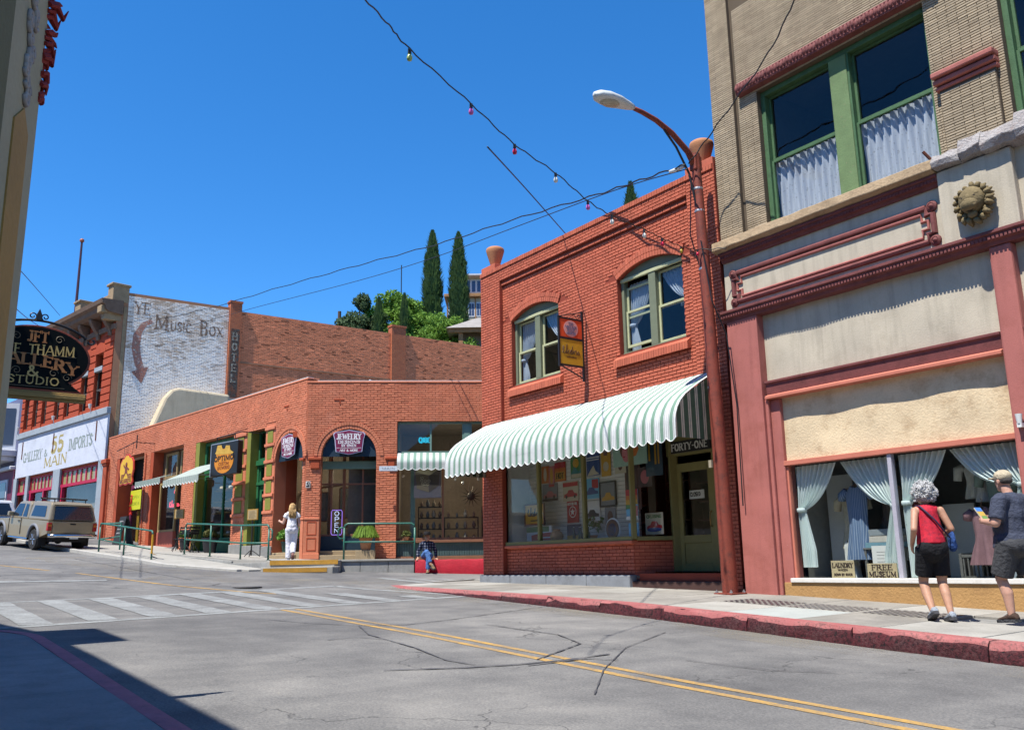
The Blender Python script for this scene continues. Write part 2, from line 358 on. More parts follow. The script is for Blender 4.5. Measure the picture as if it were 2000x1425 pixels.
# lettering ---------------------------------------------------------------------------
GL={  # serif capitals as strokes in a 1-high cell: width, [(thick, points, serif at start, serif at end)]
 'A':(.9,[(0,[(.05,0),(.43,1)],1,0),(1,[(.47,1),(.85,0)],0,1),(0,[(.2,.36),(.7,.36)],0,0)]),
 'B':(.72,[(1,[(.15,0),(.15,1)],1,1),(0,[(.15,.97),(.45,.97),(.58,.86),(.58,.66),(.45,.53),(.15,.53)],0,0),(1,[(.45,.53),(.62,.4),(.62,.14),(.45,.03)],0,0),(0,[(.15,.03),(.45,.03)],0,0)]),
 'C':(.8,[(1,[(.72,.76),(.62,.92),(.42,.98),(.2,.85),(.1,.5),(.2,.15),(.42,.02),(.62,.08),(.73,.26)],1,0)]),
 'D':(.82,[(1,[(.15,0),(.15,1)],1,1),(0,[(.15,.97),(.42,.97)],0,0),(1,[(.42,.97),(.66,.8),(.73,.5),(.66,.2),(.42,.03)],0,0),(0,[(.42,.03),(.15,.03)],0,0)]),
 'E':(.7,[(1,[(.15,0),(.15,1)],1,1),(0,[(.15,.97),(.6,.97)],0,1),(0,[(.15,.52),(.48,.52)],0,1),(0,[(.15,.03),(.62,.03)],0,1)]),
 'F':(.66,[(1,[(.15,0),(.15,1)],1,1),(0,[(.15,.97),(.6,.97)],0,1),(0,[(.15,.52),(.48,.52)],0,1)]),
 'G':(.84,[(1,[(.72,.78),(.6,.94),(.42,.98),(.2,.85),(.1,.5),(.2,.15),(.42,.02),(.62,.06),(.7,.16)],1,0),(1,[(.7,.02),(.7,.42)],0,1)]),
 'H':(.86,[(1,[(.15,0),(.15,1)],1,1),(1,[(.7,0),(.7,1)],1,1),(0,[(.15,.52),(.7,.52)],0,0)]),
 'I':(.36,[(1,[(.18,0),(.18,1)],1,1)]),
 'J':(.55,[(1,[(.36,1),(.36,.22),(.26,.05),(.1,.05),(.05,.18)],1,0)]),
 'K':(.84,[(1,[(.15,0),(.15,1)],1,1),(0,[(.15,.42),(.68,1)],0,1),(1,[(.35,.62),(.72,0)],0,1)]),
 'L':(.68,[(1,[(.15,0),(.15,1)],1,1),(0,[(.15,.03),(.6,.03)],0,1)]),
 'M':(1.02,[(0,[(.14,0),(.14,1)],1,0),(1,[(.14,1),(.5,.08)],0,0),(0,[(.5,.08),(.86,1)],0,0),(1,[(.86,1),(.86,0)],0,1)]),
 'N':(.86,[(0,[(.14,0),(.14,1)],1,0),(1,[(.14,1),(.72,0)],0,0),(0,[(.72,0),(.72,1)],0,1)]),
 'O':(.88,[(1,[(.44,.98),(.22,.88),(.1,.5),(.22,.12),(.44,.02),(.66,.12),(.78,.5),(.66,.88),(.44,.98)],0,0)]),
 'P':(.7,[(1,[(.15,0),(.15,1)],1,1),(0,[(.15,.97),(.42,.97)],0,0),(1,[(.42,.97),(.6,.86),(.6,.6),(.42,.47)],0,0),(0,[(.42,.47),(.15,.47)],0,0)]),
 'R':(.82,[(1,[(.15,0),(.15,1)],1,1),(0,[(.15,.97),(.42,.97)],0,0),(1,[(.42,.97),(.58,.86),(.58,.62),(.42,.5)],0,0),(0,[(.42,.5),(.15,.5)],0,0),(1,[(.38,.5),(.72,0)],0,1)]),
 'S':(.68,[(1,[(.56,.8),(.46,.95),(.28,.97),(.14,.85),(.14,.68),(.3,.56),(.46,.46),(.58,.32),(.56,.14),(.4,.03),(.22,.04),(.1,.2)],1,1)]),
 'T':(.76,[(1,[(.38,0),(.38,1)],1,0),(0,[(.08,.97),(.68,.97)],1,1)]),
 'U':(.84,[(1,[(.16,1),(.16,.28),(.26,.07),(.44,.02),(.6,.1),(.68,.28)],1,0),(0,[(.68,.28),(.68,1)],0,1)]),
 'V':(.84,[(1,[(.08,1),(.42,0)],1,0),(0,[(.42,0),(.76,1)],0,1)]),
 'W':(1.1,[(1,[(.06,1),(.32,0)],1,0),(0,[(.32,0),(.55,.9)],0,0),(1,[(.55,.9),(.8,0)],0,0),(0,[(.8,0),(1.04,1)],0,1)]),
 'X':(.84,[(1,[(.1,1),(.74,0)],1,1),(0,[(.74,1),(.1,0)],1,1)]),
 'Y':(.82,[(1,[(.08,1),(.41,.48)],1,0),(0,[(.41,.48),(.74,1)],0,1),(1,[(.41,.48),(.41,0)],0,1)]),
 'Q':(.88,[(1,[(.44,.98),(.22,.88),(.1,.5),(.22,.12),(.44,.02),(.66,.12),(.78,.5),(.66,.88),(.44,.98)],0,0),(1,[(.46,.22),(.8,-.12)],0,0)]),
 'Z':(.76,[(0,[(.1,.97),(.64,.97)],1,0),(1,[(.64,.97),(.1,.03)],0,0),(0,[(.1,.03),(.66,.03)],0,1)]),
 '5':(.66,[(0,[(.56,.97),(.2,.97)],0,0),(0,[(.2,.97),(.16,.55)],0,0),(1,[(.16,.55),(.36,.62),(.55,.5),(.58,.28),(.46,.06),(.24,.03),(.1,.16)],0,0)]),
 '0':(.66,[(1,[(.33,.98),(.16,.85),(.1,.5),(.16,.15),(.33,.02),(.5,.15),(.56,.5),(.5,.85),(.33,.98)],0,0)]),
 '4':(.7,[(1,[(.48,0),(.48,1)],1,0),(0,[(.48,1),(.08,.3),(.66,.3)],0,0)]),
 '1':(.46,[(1,[(.24,0),(.24,1)],1,0),(0,[(.24,1),(.08,.84)],0,0)]),
 '3':(.64,[(1,[(.1,.86),(.3,.98),(.5,.86),(.48,.64),(.3,.54),(.52,.42),(.54,.16),(.32,.02),(.08,.14)],0,0)]),
 '2':(.64,[(1,[(.1,.78),(.2,.95),(.4,.97),(.53,.82),(.48,.58),(.1,.04)],0,0),(0,[(.1,.04),(.56,.04)],0,1)]),
 '&':(.95,[(1,[(.82,.45),(.62,.1),(.34,.02),(.12,.14),(.14,.38),(.46,.66),(.48,.88),(.34,.98),(.2,.86),(.26,.66),(.84,.02)],0,0)]),
 '.':(.3,[(1,[(.12,.0),(.12,.1)],0,0)]),'-':(.5,[(0,[(.1,.45),(.4,.45)],0,0),(0,[(.1,.5),(.4,.5)],0,0)]),"'":(.25,[(1,[(.12,.8),(.12,1)],0,0)]),' ':(.42,[]),
}
def letter(mb,text,x0,x1,z0,z1,y,th=.15,thin=.07,serif=.1,bend=None,dep=.004,slant=0.,fit=True):
    """serif capitals filling the box x0..x1, z0..z1 on a face at y (towards -y)"""
    wid=sum(GL[c][0] for c in text);H=z1-z0;sx=(x1-x0)/wid if fit else H*.9;cx=x0
    if not fit:cx=(x0+x1)/2-wid*sx/2
    def pt(px,pz):
        X,Z=px+slant*pz*H,z0+pz*H
        if bend:Z += bend(X)
        return X,Z
    def rib(pts,w_,closed=False):
        for k in range(len(pts)-1):
            (a,b),(c,d)=pts[k],pts[k+1];dx,dz=c-a,d-b;l=math.hypot(dx,dz) or 1e-6;e=w_/2
            if 0<k:a,b=a-dx/l*e*.5,b-dz/l*e*.5
            nx,nz=-dz/l*e,dx/l*e
            mb.ext([(a-nx,b-nz),(c-nx,d-nz),(c+nx,d+nz),(a+nx,b+nz)],y-dep-k*.00012,y+.001)
    for ch in text:
        w_,st=GL[ch]
        for thick,pts,s0,s1 in st:
            P=[pt(cx+px*sx,pz) for px,pz in pts];tw=(th if thick else thin)*min(H,sx*1.2)
            rib(P,tw)
            for flag,q,o in ((s0,P[0],P[1]),(s1,P[-1],P[-2])):
                if flag and serif:
                    dx,dz=q[0]-o[0],q[1]-o[1];s=serif*min(H,sx*1.2)+tw*.45
                    if abs(dz)>abs(dx)*.7:mb.ext([(q[0]-s,q[1]-thin*H*.5),(q[0]+s,q[1]-thin*H*.5),(q[0]+s,q[1]+thin*H*.5),(q[0]-s,q[1]+thin*H*.5)],y-dep-.0015,y+.001)
                    else:mb.ext([(q[0]-thin*sx*.4,q[1]-s*.9),(q[0]+thin*sx*.4,q[1]-s*.9),(q[0]+thin*sx*.4,q[1]+s*.9),(q[0]-thin*sx*.4,q[1]+s*.9)],y-dep-.0015,y+.001)
        cx += w_*sx
def ellipse(cx,cz,a,b,n=40,t0=0,t1=2*math.pi):return [(cx+a*math.cos(t0+(t1-t0)*i/n),cz+b*math.sin(t0+(t1-t0)*i/n)) for i in range(n if abs(t1-t0-2*math.pi)<1e-6 else n+1)]
def curl(mb,c,r0,r1,turns,y,th,start=0.,sign=1,n=28):
    P=[]
    for i in range(n+1):
        f=i/n;a=start+sign*turns*2*math.pi*f;r=r0+(r1-r0)*f;P.append((c[0]+r*math.cos(a),y,c[1]+r*math.sin(a)))
    mb.tube(P,th,5)
GLASS=glass();GLASSW=glass('old_wavy_glass',wave=.12)
# ================================================================== ground
def asphalt():
    m,t,p=principled('old_asphalt',.92,0,.25);v=objvec(t)
    big=noise(t,v,.22,4);mid=noise(t,v,1.4,5);fine=noise(t,v,55,3,.7);grit=noise(t,v,160,2)
    f=mth(t,'ADD',mth(t,'ADD',mth(t,'MULTIPLY',big,.35),mth(t,'MULTIPLY',mid,.25)),mth(t,'MULTIPLY',fine,.4))
    col=ramp(t,f,[(.38,(.075,.074,.074)),(.5,(.142,.139,.134)),(.62,(.235,.226,.208))])
    # wheel polish along the street and oil drips
    s=N(t,'ShaderNodeSeparateXYZ');L_(t,v,s.inputs[0])
    st=noise(t,v,.9,4,.6,(1,.06,1))
    col=mixc(t,mth(t,'MULTIPLY',ramp(t,st,[(.45,(0,0,0)),(.7,(1,1,1))]),.35),col,(.06,.06,.063))
    oil=noise(t,v,2.2,6,.7);col=mixc(t,mth(t,'MULTIPLY',ramp(t,oil,[(.62,(0,0,0)),(.74,(1,1,1))]),.4),col,(.045,.045,.048))
    vo=N(t,'ShaderNodeTexVoronoi',feature='DISTANCE_TO_EDGE');vo.inputs['Scale'].default_value=.55
    nz=N(t,'ShaderNodeTexNoise');nz.inputs['Scale'].default_value=1.6;nz.inputs['Detail'].default_value=5;L_(t,v,nz.inputs['Vector'])
    ad=N(t,'ShaderNodeVectorMath',operation='MULTIPLY_ADD');L_(t,nz.outputs['Color'],ad.inputs[0]);ad.inputs[1].default_value=(1.3,1.3,0);L_(t,v,ad.inputs[2]);L_(t,ad.outputs[0],vo.inputs['Vector'])
    crack=ramp(t,vo.outputs['Distance'],[(.0,(1,1,1)),(.009,(0,0,0))])
    brk=ramp(t,noise(t,v,.5,3),[(.5,(0,0,0)),(.6,(1,1,1))])
    cf=mth(t,'MULTIPLY',crack,brk)
    col=mixc(t,mth(t,'MULTIPLY',cf,.7),col,(.03,.03,.032))
    L_(t,col,p.inputs['Base Color'])
    h=mth(t,'SUBTRACT',mth(t,'ADD',mth(t,'MULTIPLY',grit,.5),mth(t,'MULTIPLY',fine,.6)),cf);bump(t,p,h,.55,.012)
    return m
M_ASPH=asphalt()
FST=Fr((0,0),-54.5)              # street frame: local x = -s, local y = o
def zst(x,y):return interp(-x,ROAD_S)
road_root=thing('road',None,None,(0,0,0),FST.a);road_root['kind']='structure'
mb=MB();xs=[-200,-120,-80,-60,-50,-45]+[-40+.5*i for i in range(121)]+[25,35,60,120];ys=[-90,-40,-20,-10,-6,-4,-2,0,2,4,6,8,10,12,14,17,20,30,60,120]
b=len(mb.v)
rz=random.Random(3);ph=[rz.uniform(0,6) for _ in range(6)]
def zrough(x,y):return .012*math.sin(x*.9+ph[0]+.6*y)+.01*math.sin(y*1.3-x*.5+ph[1])
for x in xs:
    for y in ys:mb.v.append((x,y,zst(x,y)+(0 if abs(x)>50 else 0)))
nY=len(ys)
for i in range(len(xs)-1):
    for j in range(nY-1):mb.f.append((i*nY+j,(i+1)*nY+j,(i+1)*nY+j+1,i*nY+j+1));mb.mi.append(0)
mb.build('asphalt_surface',M_ASPH,road_root)
# painted markings: thin worn sheets that follow the road
def paintmat(name,col,wear=.5):
    m,t,p=principled(name,.85,0,.2);v=objvec(t)
    n=noise(t,v,30,6,.75);n2=noise(t,v,3,4);f=mth(t,'ADD',mth(t,'MULTIPLY',n,.7),mth(t,'MULTIPLY',n2,.5))
    c=ramp(t,f,[(.42+.12*(1-wear),col),(.62+.1*(1-wear),tuple(.45*k+.06 for k in col)),(.8,(.11,.11,.11))])
    c=mixc(t,mth(t,'MULTIPLY',ramp(t,noise(t,v,.9,4,.6,(1,.1,1)),[(.5,(0,0,0)),(.75,(1,1,1))]),.5),c,(.13,.13,.13))
    L_(t,c,p.inputs['Base Color']);bump(t,p,n,.3,.006);MATS[name]=m;return m
M_WHITE=paintmat('worn_white_paint',(.29,.305,.30),1.0);M_YEL=paintmat('worn_yellow_paint',(.46,.27,.06),.7)
def ribbon(name,pts,width,m,lift=.004,wob=0.,parent=road_root,frame=FST,seg=.5):
    """flat ribbon along world xy points laid on the road; split to follow its bends"""
    P=[Vector((x,y)) for x,y in pts];Q=[]
    for a,c in zip(P,P[1:]):
        n=max(1,int((c-a).length/seg));Q += [a+(c-a)*i/n for i in range(n)]
    Q.append(P[-1]);mb=MB();Lf,Rt=[],[];rr=random.Random(int(abs(pts[0][0]*100)))
    for i,q in enumerate(Q):
        d=(Q[min(i+1,len(Q)-1)]-Q[max(i-1,0)]);d.normalize();n=Vector((-d.y,d.x));w_=width/2*(1+rr.uniform(-wob,wob))
        for lst,sg in ((Lf,1),(Rt,-1)):
            g=q+n*w_*sg;l=frame.loc(g);lst.append((l[0],l[1],zst(l[0],l[1])+lift))
    for i in range(len(Q)-1):mb.q(Rt[i],Rt[i+1],Lf[i+1],Lf[i])
    return mb.build(name,m,parent)
# crossing: two border lines and the bars between them
nearA,nearB=Vector((-7.2,11.2)),Vector((-1.0,18.55));farA,farB=Vector((-9.9,15.4)),Vector((-4.2,21.5))
ribbon('crossing_line',[nearA,nearB],.24,M_WHITE);ribbon('crossing_line',[farA,farB],.22,M_WHITE);ribbon('crossing_line',[farB,(-.85,18.6)],.22,M_WHITE)
sd=Vector((SX,SY))
cw=(nearB-nearA);
for k in range(10):
    f=.05+k*.094;a=nearA+cw*f
    # run along the street until the far line
    fd=(farB-farA);den=sd.x*fd.y-sd.y*fd.x;t_=((farA-a).x*fd.y-(farA-a).y*fd.x)/den
    e=a+sd*t_
    if k>=8:e=a+sd*max(.6,t_*(.62 if k==8 else .25))
    ribbon('crossing_bar',[a+sd*.12,e-sd*.1],.42,M_WHITE,.0065,.06)
# faded second crossing to the side street
for k in range(4):
    a=Vector((-3.6+.75*k,24.3+.12*k));ribbon('crossing_bar',[a,a+Vector((1.9,-1.7))*.8],.3,M_WHITE,.006,.1)
# double centre line and the far single one
for o in (5.62,5.86):ribbon('centre_line',[SO(14.4,o).xy,SO(-6,o+.02).xy],.095,M_YEL,.004,.08)
ribbon('centre_line',[(-4.9,17.2+1.8),(-7.6,20.6),(-11.2,23.4)],.11,M_YEL,.006,.2)
ribbon('centre_line',[(-12.2,24.0),(-19,28.5),(-30,37)],.11,M_YEL,.006,.2)
ribbon('stop_line',[(-9.6,21.6),(-13.4,19.4)],.4,M_WHITE,.006,.2);ribbon('stop_line',[(-13.2,22.0),(-17.5,22.8)],.3,M_WHITE,.006,.3)
M_TAR=worn('tar_seal',(.066,.066,.068),.55,.3,6,60,.3,spec=.4)
tars=[[(-3.53,13.23),(-2.9,12.75),(-2.1,12.4),(-1.5,12.55),(-.95,13.34),(.45,15.79)],[(-2.1,12.4),(-1.79,11.28),(-1.1,10.1),(-.7,9.2),(-.4,8.9)],
        [(-1.21,8.52),(-.52,8.71),(.0,8.95),(.45,9.26),(.96,9.75)],[(-.41,12.61),(-.1,12.2),(.51,11.46),(.72,10.6),(.2,9.3)],[(1.89,11.85),(1.2,10.3),(.8,8.7),(.6,7.4)],
        [(-2.17,10.71),(-1.9,11.0),(-1.5,10.8)],[(1.68,9.35),(2.32,8.73),(2.9,8.6)],[(-6.9,20.9),(-6.2,20.6),(-5.2,20.8),(-5.0,21.3),(-5.9,21.8),(-6.9,21.5),(-6.9,20.9)],[(-12,21.5),(-9,20.4),(-7,20.7),(-4.6,19.9)],
        [(.45,15.8),(1.19,15.29)],[(.1,8.9),(.7,9.4),(1.0,9.3)],[(-14,29),(-9,23.5),(-7.8,22.2)]]
for i,t in enumerate(tars):ribbon('tar_seal',t,.013 if i in (4,6) else .022 if i not in (2,10) else .034,M_TAR,.0086+.0003*i,.6,seg=.12)
def dustmat():
    m,t,p=principled('gutter_dust',.95,0,.1);v=objvec(t);p.inputs['Base Color'].default_value=(.235,.215,.18,1);o=t.nodes['Material Output'];tr=N(t,'ShaderNodeBsdfTransparent');mx=N(t,'ShaderNodeMixShader')
    f=mth(t,'ADD',mth(t,'MULTIPLY',noise(t,v,.8,4),.6),mth(t,'MULTIPLY',noise(t,v,40,3,.8),.4));L_(t,ramp(t,f,[(.46,(0,0,0)),(.64,(.6,.6,.6))]),mx.inputs[0]);L_(t,tr.outputs[0],mx.inputs[1]);L_(t,p.outputs[0],mx.inputs[2]);L_(t,mx.outputs[0],o.inputs[0]);return m
M_DUST=dustmat()
for w_,d_,l_ in ((.35,.2,.0035),(.8,.35,.0025)):ribbon('gutter_dust',[FA.w(u,interp(u,[(-2,-2.0),(0,-2.45),(5,-2.85),(13,-3.3),(20,-3.6)])-d_).xy for u in (-1,1,3,5,8,11,14,18)],w_,M_DUST,l_,.2)
for pts_ in ([(-9,23),(-5,22.6),(-1.5,24)],[(-15,29.5),(-10,25),(-7.5,24.4)],[(-1,21),(.6,23.5)]):ribbon('road_dust',pts_,1.6,M_DUST,.0022,.3)
# manhole covers
def manhole(x,y,r):
    l=FST.loc((x,y));mb=MB();mb.lathe([(r,-.01),(r,.012),(r*.92,.016),(r*.9,.01),(.001,.011)],(l[0],l[1],zst(*l)),28)
    mb.build('manhole_cover',worn('cast_iron',(.05,.048,.045),.6,.3,8,60,.4,metal=.5),road_root)
manhole(-6.0,20.6,.32)
# ---------------------------------------------------------------- right-hand pavement
M_CONC=worn('old_concrete',(.235,.222,.195),.9,.34,1.2,45,.3,dirt=(.13,.12,.11),dirt_amt=.55,rnd=.22)
M_CONC2=worn('pale_concrete',(.30,.29,.26),.9,.26,1.4,45,.25,dirt=(.17,.16,.14),dirt_amt=.4,rnd=.12)
M_CONCD=worn('grey_concrete',(.22,.22,.21),.9,.25,1.8,40,.3,dirt=(.1,.1,.1),dirt_amt=.4,streak=.3)
M_PATCH=worn('pale_patch',(.31,.33,.31),.9,.15,3,50,.25)
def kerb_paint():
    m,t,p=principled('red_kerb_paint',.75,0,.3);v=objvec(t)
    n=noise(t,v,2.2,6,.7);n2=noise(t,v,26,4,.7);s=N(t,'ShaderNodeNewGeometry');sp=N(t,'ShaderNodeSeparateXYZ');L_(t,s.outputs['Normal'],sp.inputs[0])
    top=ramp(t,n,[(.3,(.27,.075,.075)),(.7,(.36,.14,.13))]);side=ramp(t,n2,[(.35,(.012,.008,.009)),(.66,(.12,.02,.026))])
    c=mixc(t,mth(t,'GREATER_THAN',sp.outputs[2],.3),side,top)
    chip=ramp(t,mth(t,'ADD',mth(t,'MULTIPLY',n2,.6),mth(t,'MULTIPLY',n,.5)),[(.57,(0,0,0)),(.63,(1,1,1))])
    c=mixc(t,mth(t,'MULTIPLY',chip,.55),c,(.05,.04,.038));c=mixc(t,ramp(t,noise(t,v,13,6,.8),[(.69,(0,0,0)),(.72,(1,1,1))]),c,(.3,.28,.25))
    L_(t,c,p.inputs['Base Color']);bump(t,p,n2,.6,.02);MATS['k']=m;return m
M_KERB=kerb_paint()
ZB=[(-6,1.16),(-2,1.1),(0,1.075),(5.2,1.01),(8.3,.94),(12.7,.77),(20,.5),(40,-.2)]      # pavement height at the wall foot
DK=[(-2,-2.0),(0,-2.45),(5,-2.85),(13,-3.3),(20,-3.6)]                                        # kerb front, local y
zb=lambda u:interp(u,ZB);dk=lambda u:interp(u,DK)
pav=thing('pavement',None,None,FA.o,FA.a);pav['kind']='structure'
def zp(u,y):return zb(u)+.018*y            # y negative towards the kerb
def slab(root,u0,u1,y0,y1,zf,m,name='slab',th=.12,gap=.008):
    """one paving slab, top follows zf; y0/y1 callables or numbers"""
    g=gap;Y=lambda f,u:f(u) if callable(f) else f;mb=MB()
    P=[(u0+g,Y(y0,u0)+g),(u1-g,Y(y0,u1)+g),(u1-g,Y(y1,u1)-g),(u0+g,Y(y1,u0)-g)];dz=random.uniform(-.003,.003)
    mb.extz(P,lambda x,y:zf(x,y)-th,lambda x,y:zf(x,y)+dz);return mb.build(name,m,root,bevel=.006)
mb=MB();mb.grid(lambda a,b:((lambda u,y:(u,y,zp(u,y)-.035))(-1.6+24*a,(dk(-1.6+24*a)+.1)*(1-b)+.6*b)),40,4);mb.build('bedding',M_CONCD,pav)
us=[-1.4,0,1.3,2.6,3.9,5.2,6.5,7.8,9.0,10.2,11.4,12.6,13.8,15,17,19,21]
for i,(a,c) in enumerate(zip(us,us[1:])):
    rows=[(lambda u:dk(u)+.25,lambda u:dk(u)*.5+.1),(lambda u:dk(u)*.5+.1,lambda u:.5)] if a<8.9 or a>12.7 else [(lambda u:dk(u)+.25,lambda u:-1.75),(lambda u:-1.75,lambda u:-.95),(lambda u:-.95,lambda u:.4)]
    for j,(p,q) in enumerate(rows):
        if len(rows)==3 and j==1:continue
        m=M_CONC if (i*3+j) % 4 else M_CONC2
        if len(rows)==3 and j==0:m=[M_PATCH,M_CONC,M_CONC2][i % 3]
        slab(pav,a,c,p,q,zp,m)
# vault lights: cast frames holding a lattice of small glass squares
M_VG=worn('vault_glass',(.09,.085,.1),.3,.3,5,50,.2,spec=.5)
for i,(a,c) in enumerate([(9.0,10.2),(10.2,11.4),(11.4,12.6)]):
    slab(pav,a,c,-1.75,-.95,zp,M_CONC,'vault_light_panel')
    mb=MB();nx,ny=10,6;sx,sy=(c-a-.1)/nx,.7/ny
    for k in range(nx):
        for l in range(ny):
            x,y=a+.05+k*sx,-1.7+l*sy
            mb.q(*[(X,Y,zp(X,Y)+.0075) for X,Y in ((x+.022,y+.022),(x+sx-.022,y+.022),(x+sx-.022,y+sy-.022),(x+.022,y+sy-.022))])
    mb.build('vault_glass',M_VG,pav,stuff=True)
# kerb stones, the row near the camera taller
def kerb_stone(root,u0,u1,front,zf,zr,m,wd=.25,name='kerb_stone',rag=.012):
    mb=MB();n=max(2,int((u1-u0)/.12));rs=[];rr=random.Random(int(u0*31))
    for i in range(n+1):
        u=u0+.004+(u1-u0-.008)*i/n;f=front(u);zt=zf(u,f);zl=zr(u,f)-.08;j=lambda s=1:rr.uniform(-rag,rag)*s;h=zt-zl
        rs.append([(u,f+j(),zl),(u,f-.012+j(),zl+h*.45),(u,f+.0+j(),zl+h*.72),(u,f+.012+j(.7),zt-.03),(u,f+.03,zt+j(.2)),(u,f+wd*.5,zt+j(.2)),(u,f+wd,zt+.001),(u,f+wd,zl)])
    mb.rings(rs);return mb.build(name,m,root,smooth=True,angle=50)
def zr_fa(u,y):w_=FA.w(u,y);return zroad(w_.x,w_.y)
ks=[-1.2,.2,1.7,3.2,4.7,6.2,7.7,9.2,10.8,12.4,14,15.6,17.2,19,21]
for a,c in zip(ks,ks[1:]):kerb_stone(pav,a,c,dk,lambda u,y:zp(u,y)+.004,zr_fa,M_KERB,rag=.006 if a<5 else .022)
# rounded corner with a dropped edge beside the side street
mb=MB();cc=[];n=12
for i in range(n+1):
    a=math.pi/2*i/n;cc.append((-1.2-1.6*math.sin(a),-.55-1.65*math.cos(a)))
poly=cc+[(-2.8,4),(-.15,4),(-.15,.4),(-1.2,.4)]
mb.extz(poly,lambda x,y:zp(x,max(y,-3))-.3,lambda x,y:min(zp(-1.2,y),zr_fa(x,y)+.03) if y<.2 else zr_fa(x,y)+.06);mb.build('ramp_slab',M_CONC2,pav)
# ---------------------------------------------------------------- left-hand pavement (in shade)
lp=thing('pavement',None,None,(0,0,0),FST.a);lp['kind']='structure'
M_LC=worn('shaded_pavement',(.25,.235,.23),.9,.25,1.3,45,.3,dirt=(.12,.11,.11),dirt_amt=.5,rnd=.25)
def zl_(x,y):return zst(x,y)+.13
# rounded outer edge towards the side street at the far end
edge=[(-12.3,-3),(-12.3,.6)]+[(-12.3+1.5-1.5*math.cos(t),.6+1.06*math.sin(t)) for t in [math.pi/2*i/10 for i in range(1,11)]]
lk=[(x,y) for x,y in edge[1:]]
xl=[-12.3,-10.8,-9.0,-7.2,-5.4,-3.6,-1.8,0,1.8,3.6,6]
def yk(x):
    if x>-10.8:return 1.66
    for (a,b),(c,d) in zip(edge[1:],edge[2:]):
        if a<=x<=c:return b+(d-b)*(x-a)/max(1e-6,c-a)
    return .6
for a,c in zip(xl,xl[1:]):
    for y0,y1 in ((-3,-.6),(-.6,None)):
        if y1 is None:
            n=8 if a<-10.9 else 1;P=[(a+(c-a)*i/n,yk(a+(c-a)*i/n)-.15) for i in range(n+1)];P=[p if p[1]>y0+.02 else (p[0],y0+.02) for p in P]
            poly=[(a+.006,y0+.006),(c-.006,y0+.006)]+[(min(max(p[0],a+.006),c-.006),p[1]) for p in reversed(P)]
        else:poly=[(a+.006,y0),(c-.006,y0),(c-.006,y1-.006),(a+.006,y1-.006)]
        mb=MB();mb.extz(poly,lambda x,y:zl_(x,y)-.12,lambda x,y:zl_(x,y)+random.uniform(-.002,.002));mb.build('slab',M_LC,lp)
mb=MB();rs=[]
kp=edge[1:]+[(x,1.66) for x in (-9.5,-8,-6.5,-5,-3,-1,1,3,6)]
for i,(x,y) in enumerate(kp):
    dx=kp[min(i+1,len(kp)-1)][0]-kp[max(i-1,0)][0];dy=kp[min(i+1,len(kp)-1)][1]-kp[max(i-1,0)][1];l=math.hypot(dx,dy);nx,ny=-dy/l,dx/l
    zt=zl_(x,y)+.003;rs.append([(x,y,zt-.22),(x-nx*.0,y-ny*0,zt-.02),(x-nx*.03,y-ny*.03,zt),(x-nx*.155,y-ny*.155,zt),(x-nx*.155,y-ny*.155,zt-.2)])
M_KERB2=worn('shade_tinted_red_kerb',(.36,.12,.15),.8,.25,4,40,.4,dirt=(.12,.06,.08),dirt_amt=.5)  # red kerb paint with the purple cast of shade put into its colour
for i in range(0,len(rs)-1,3):
    m2=MB();m2.rings(rs[i:i+4]);m2.build('kerb_stone',M_KERB2,lp,smooth=True,angle=40)
# ---------------------------------------------------------------- raised walk round the corner shop
walk=thing('raised_walk',None,None,(CN[0],CN[1],0),FR.a);walk['kind']='structure'
def flr_l(u):return interp(u,[(-30,3.5),(-17.5,2.68),(-12.5,2.5),(-8.5,2.2),(-4.5,2.0),(-2,1.86),(0,1.74),(3,1.7)])
def zwalk(x,y):      # FR local -> height of the walk
    p=FR.w(x,y);l=FL.loc(p)
    return 1.72-.012*x if l[0]>0 or x>-.2 else max(1.7,flr_l(l[0]))
def fl2fr(u,d):p=FL.w(u,d);return FR.loc(p)
kx,ky=-.62,-2.1
M_WALK=worn('walk_concrete',(.29,.278,.25),.9,.18,1.0,45,.2,dirt=(.22,.2,.18),dirt_amt=.45,rnd=.1)
M_WFACE=worn('walk_face_concrete',(.29,.29,.275),.92,.22,1.5,40,.3,dirt=(.15,.145,.135),dirt_amt=.55,streak=.35)
def cap(poly,m,name='walk_slab',th=.5,zf=zwalk,root=walk):
    b=MB();b.extz(poly,lambda x,y:zf(x,y)-th,zf);return b.build(name,m,root,bevel=.012)
xsR=[kx,1.45,2.5,3.5]
for a,c in zip(xsR,xsR[1:]):cap([(a+.006,ky),(c-.006,ky),(c-.006,.6),(a+.006,.6)],M_WALK if a>1 else M_WALK)
# facing blocks of the walk
for a,c in ((1.42,1.95),(1.95,2.75),(2.75,3.5)):
    b=MB();b.box(a+.006,c-.006,ky-.05,ky-.002,.9,1.64);b.build('face_block',M_WFACE,walk,bevel=.01)
b=MB();b.box(1.4,3.5,ky-.09,ky+.14,1.64,1.70);b.build('coping',M_CONC2,walk,bevel=.012)
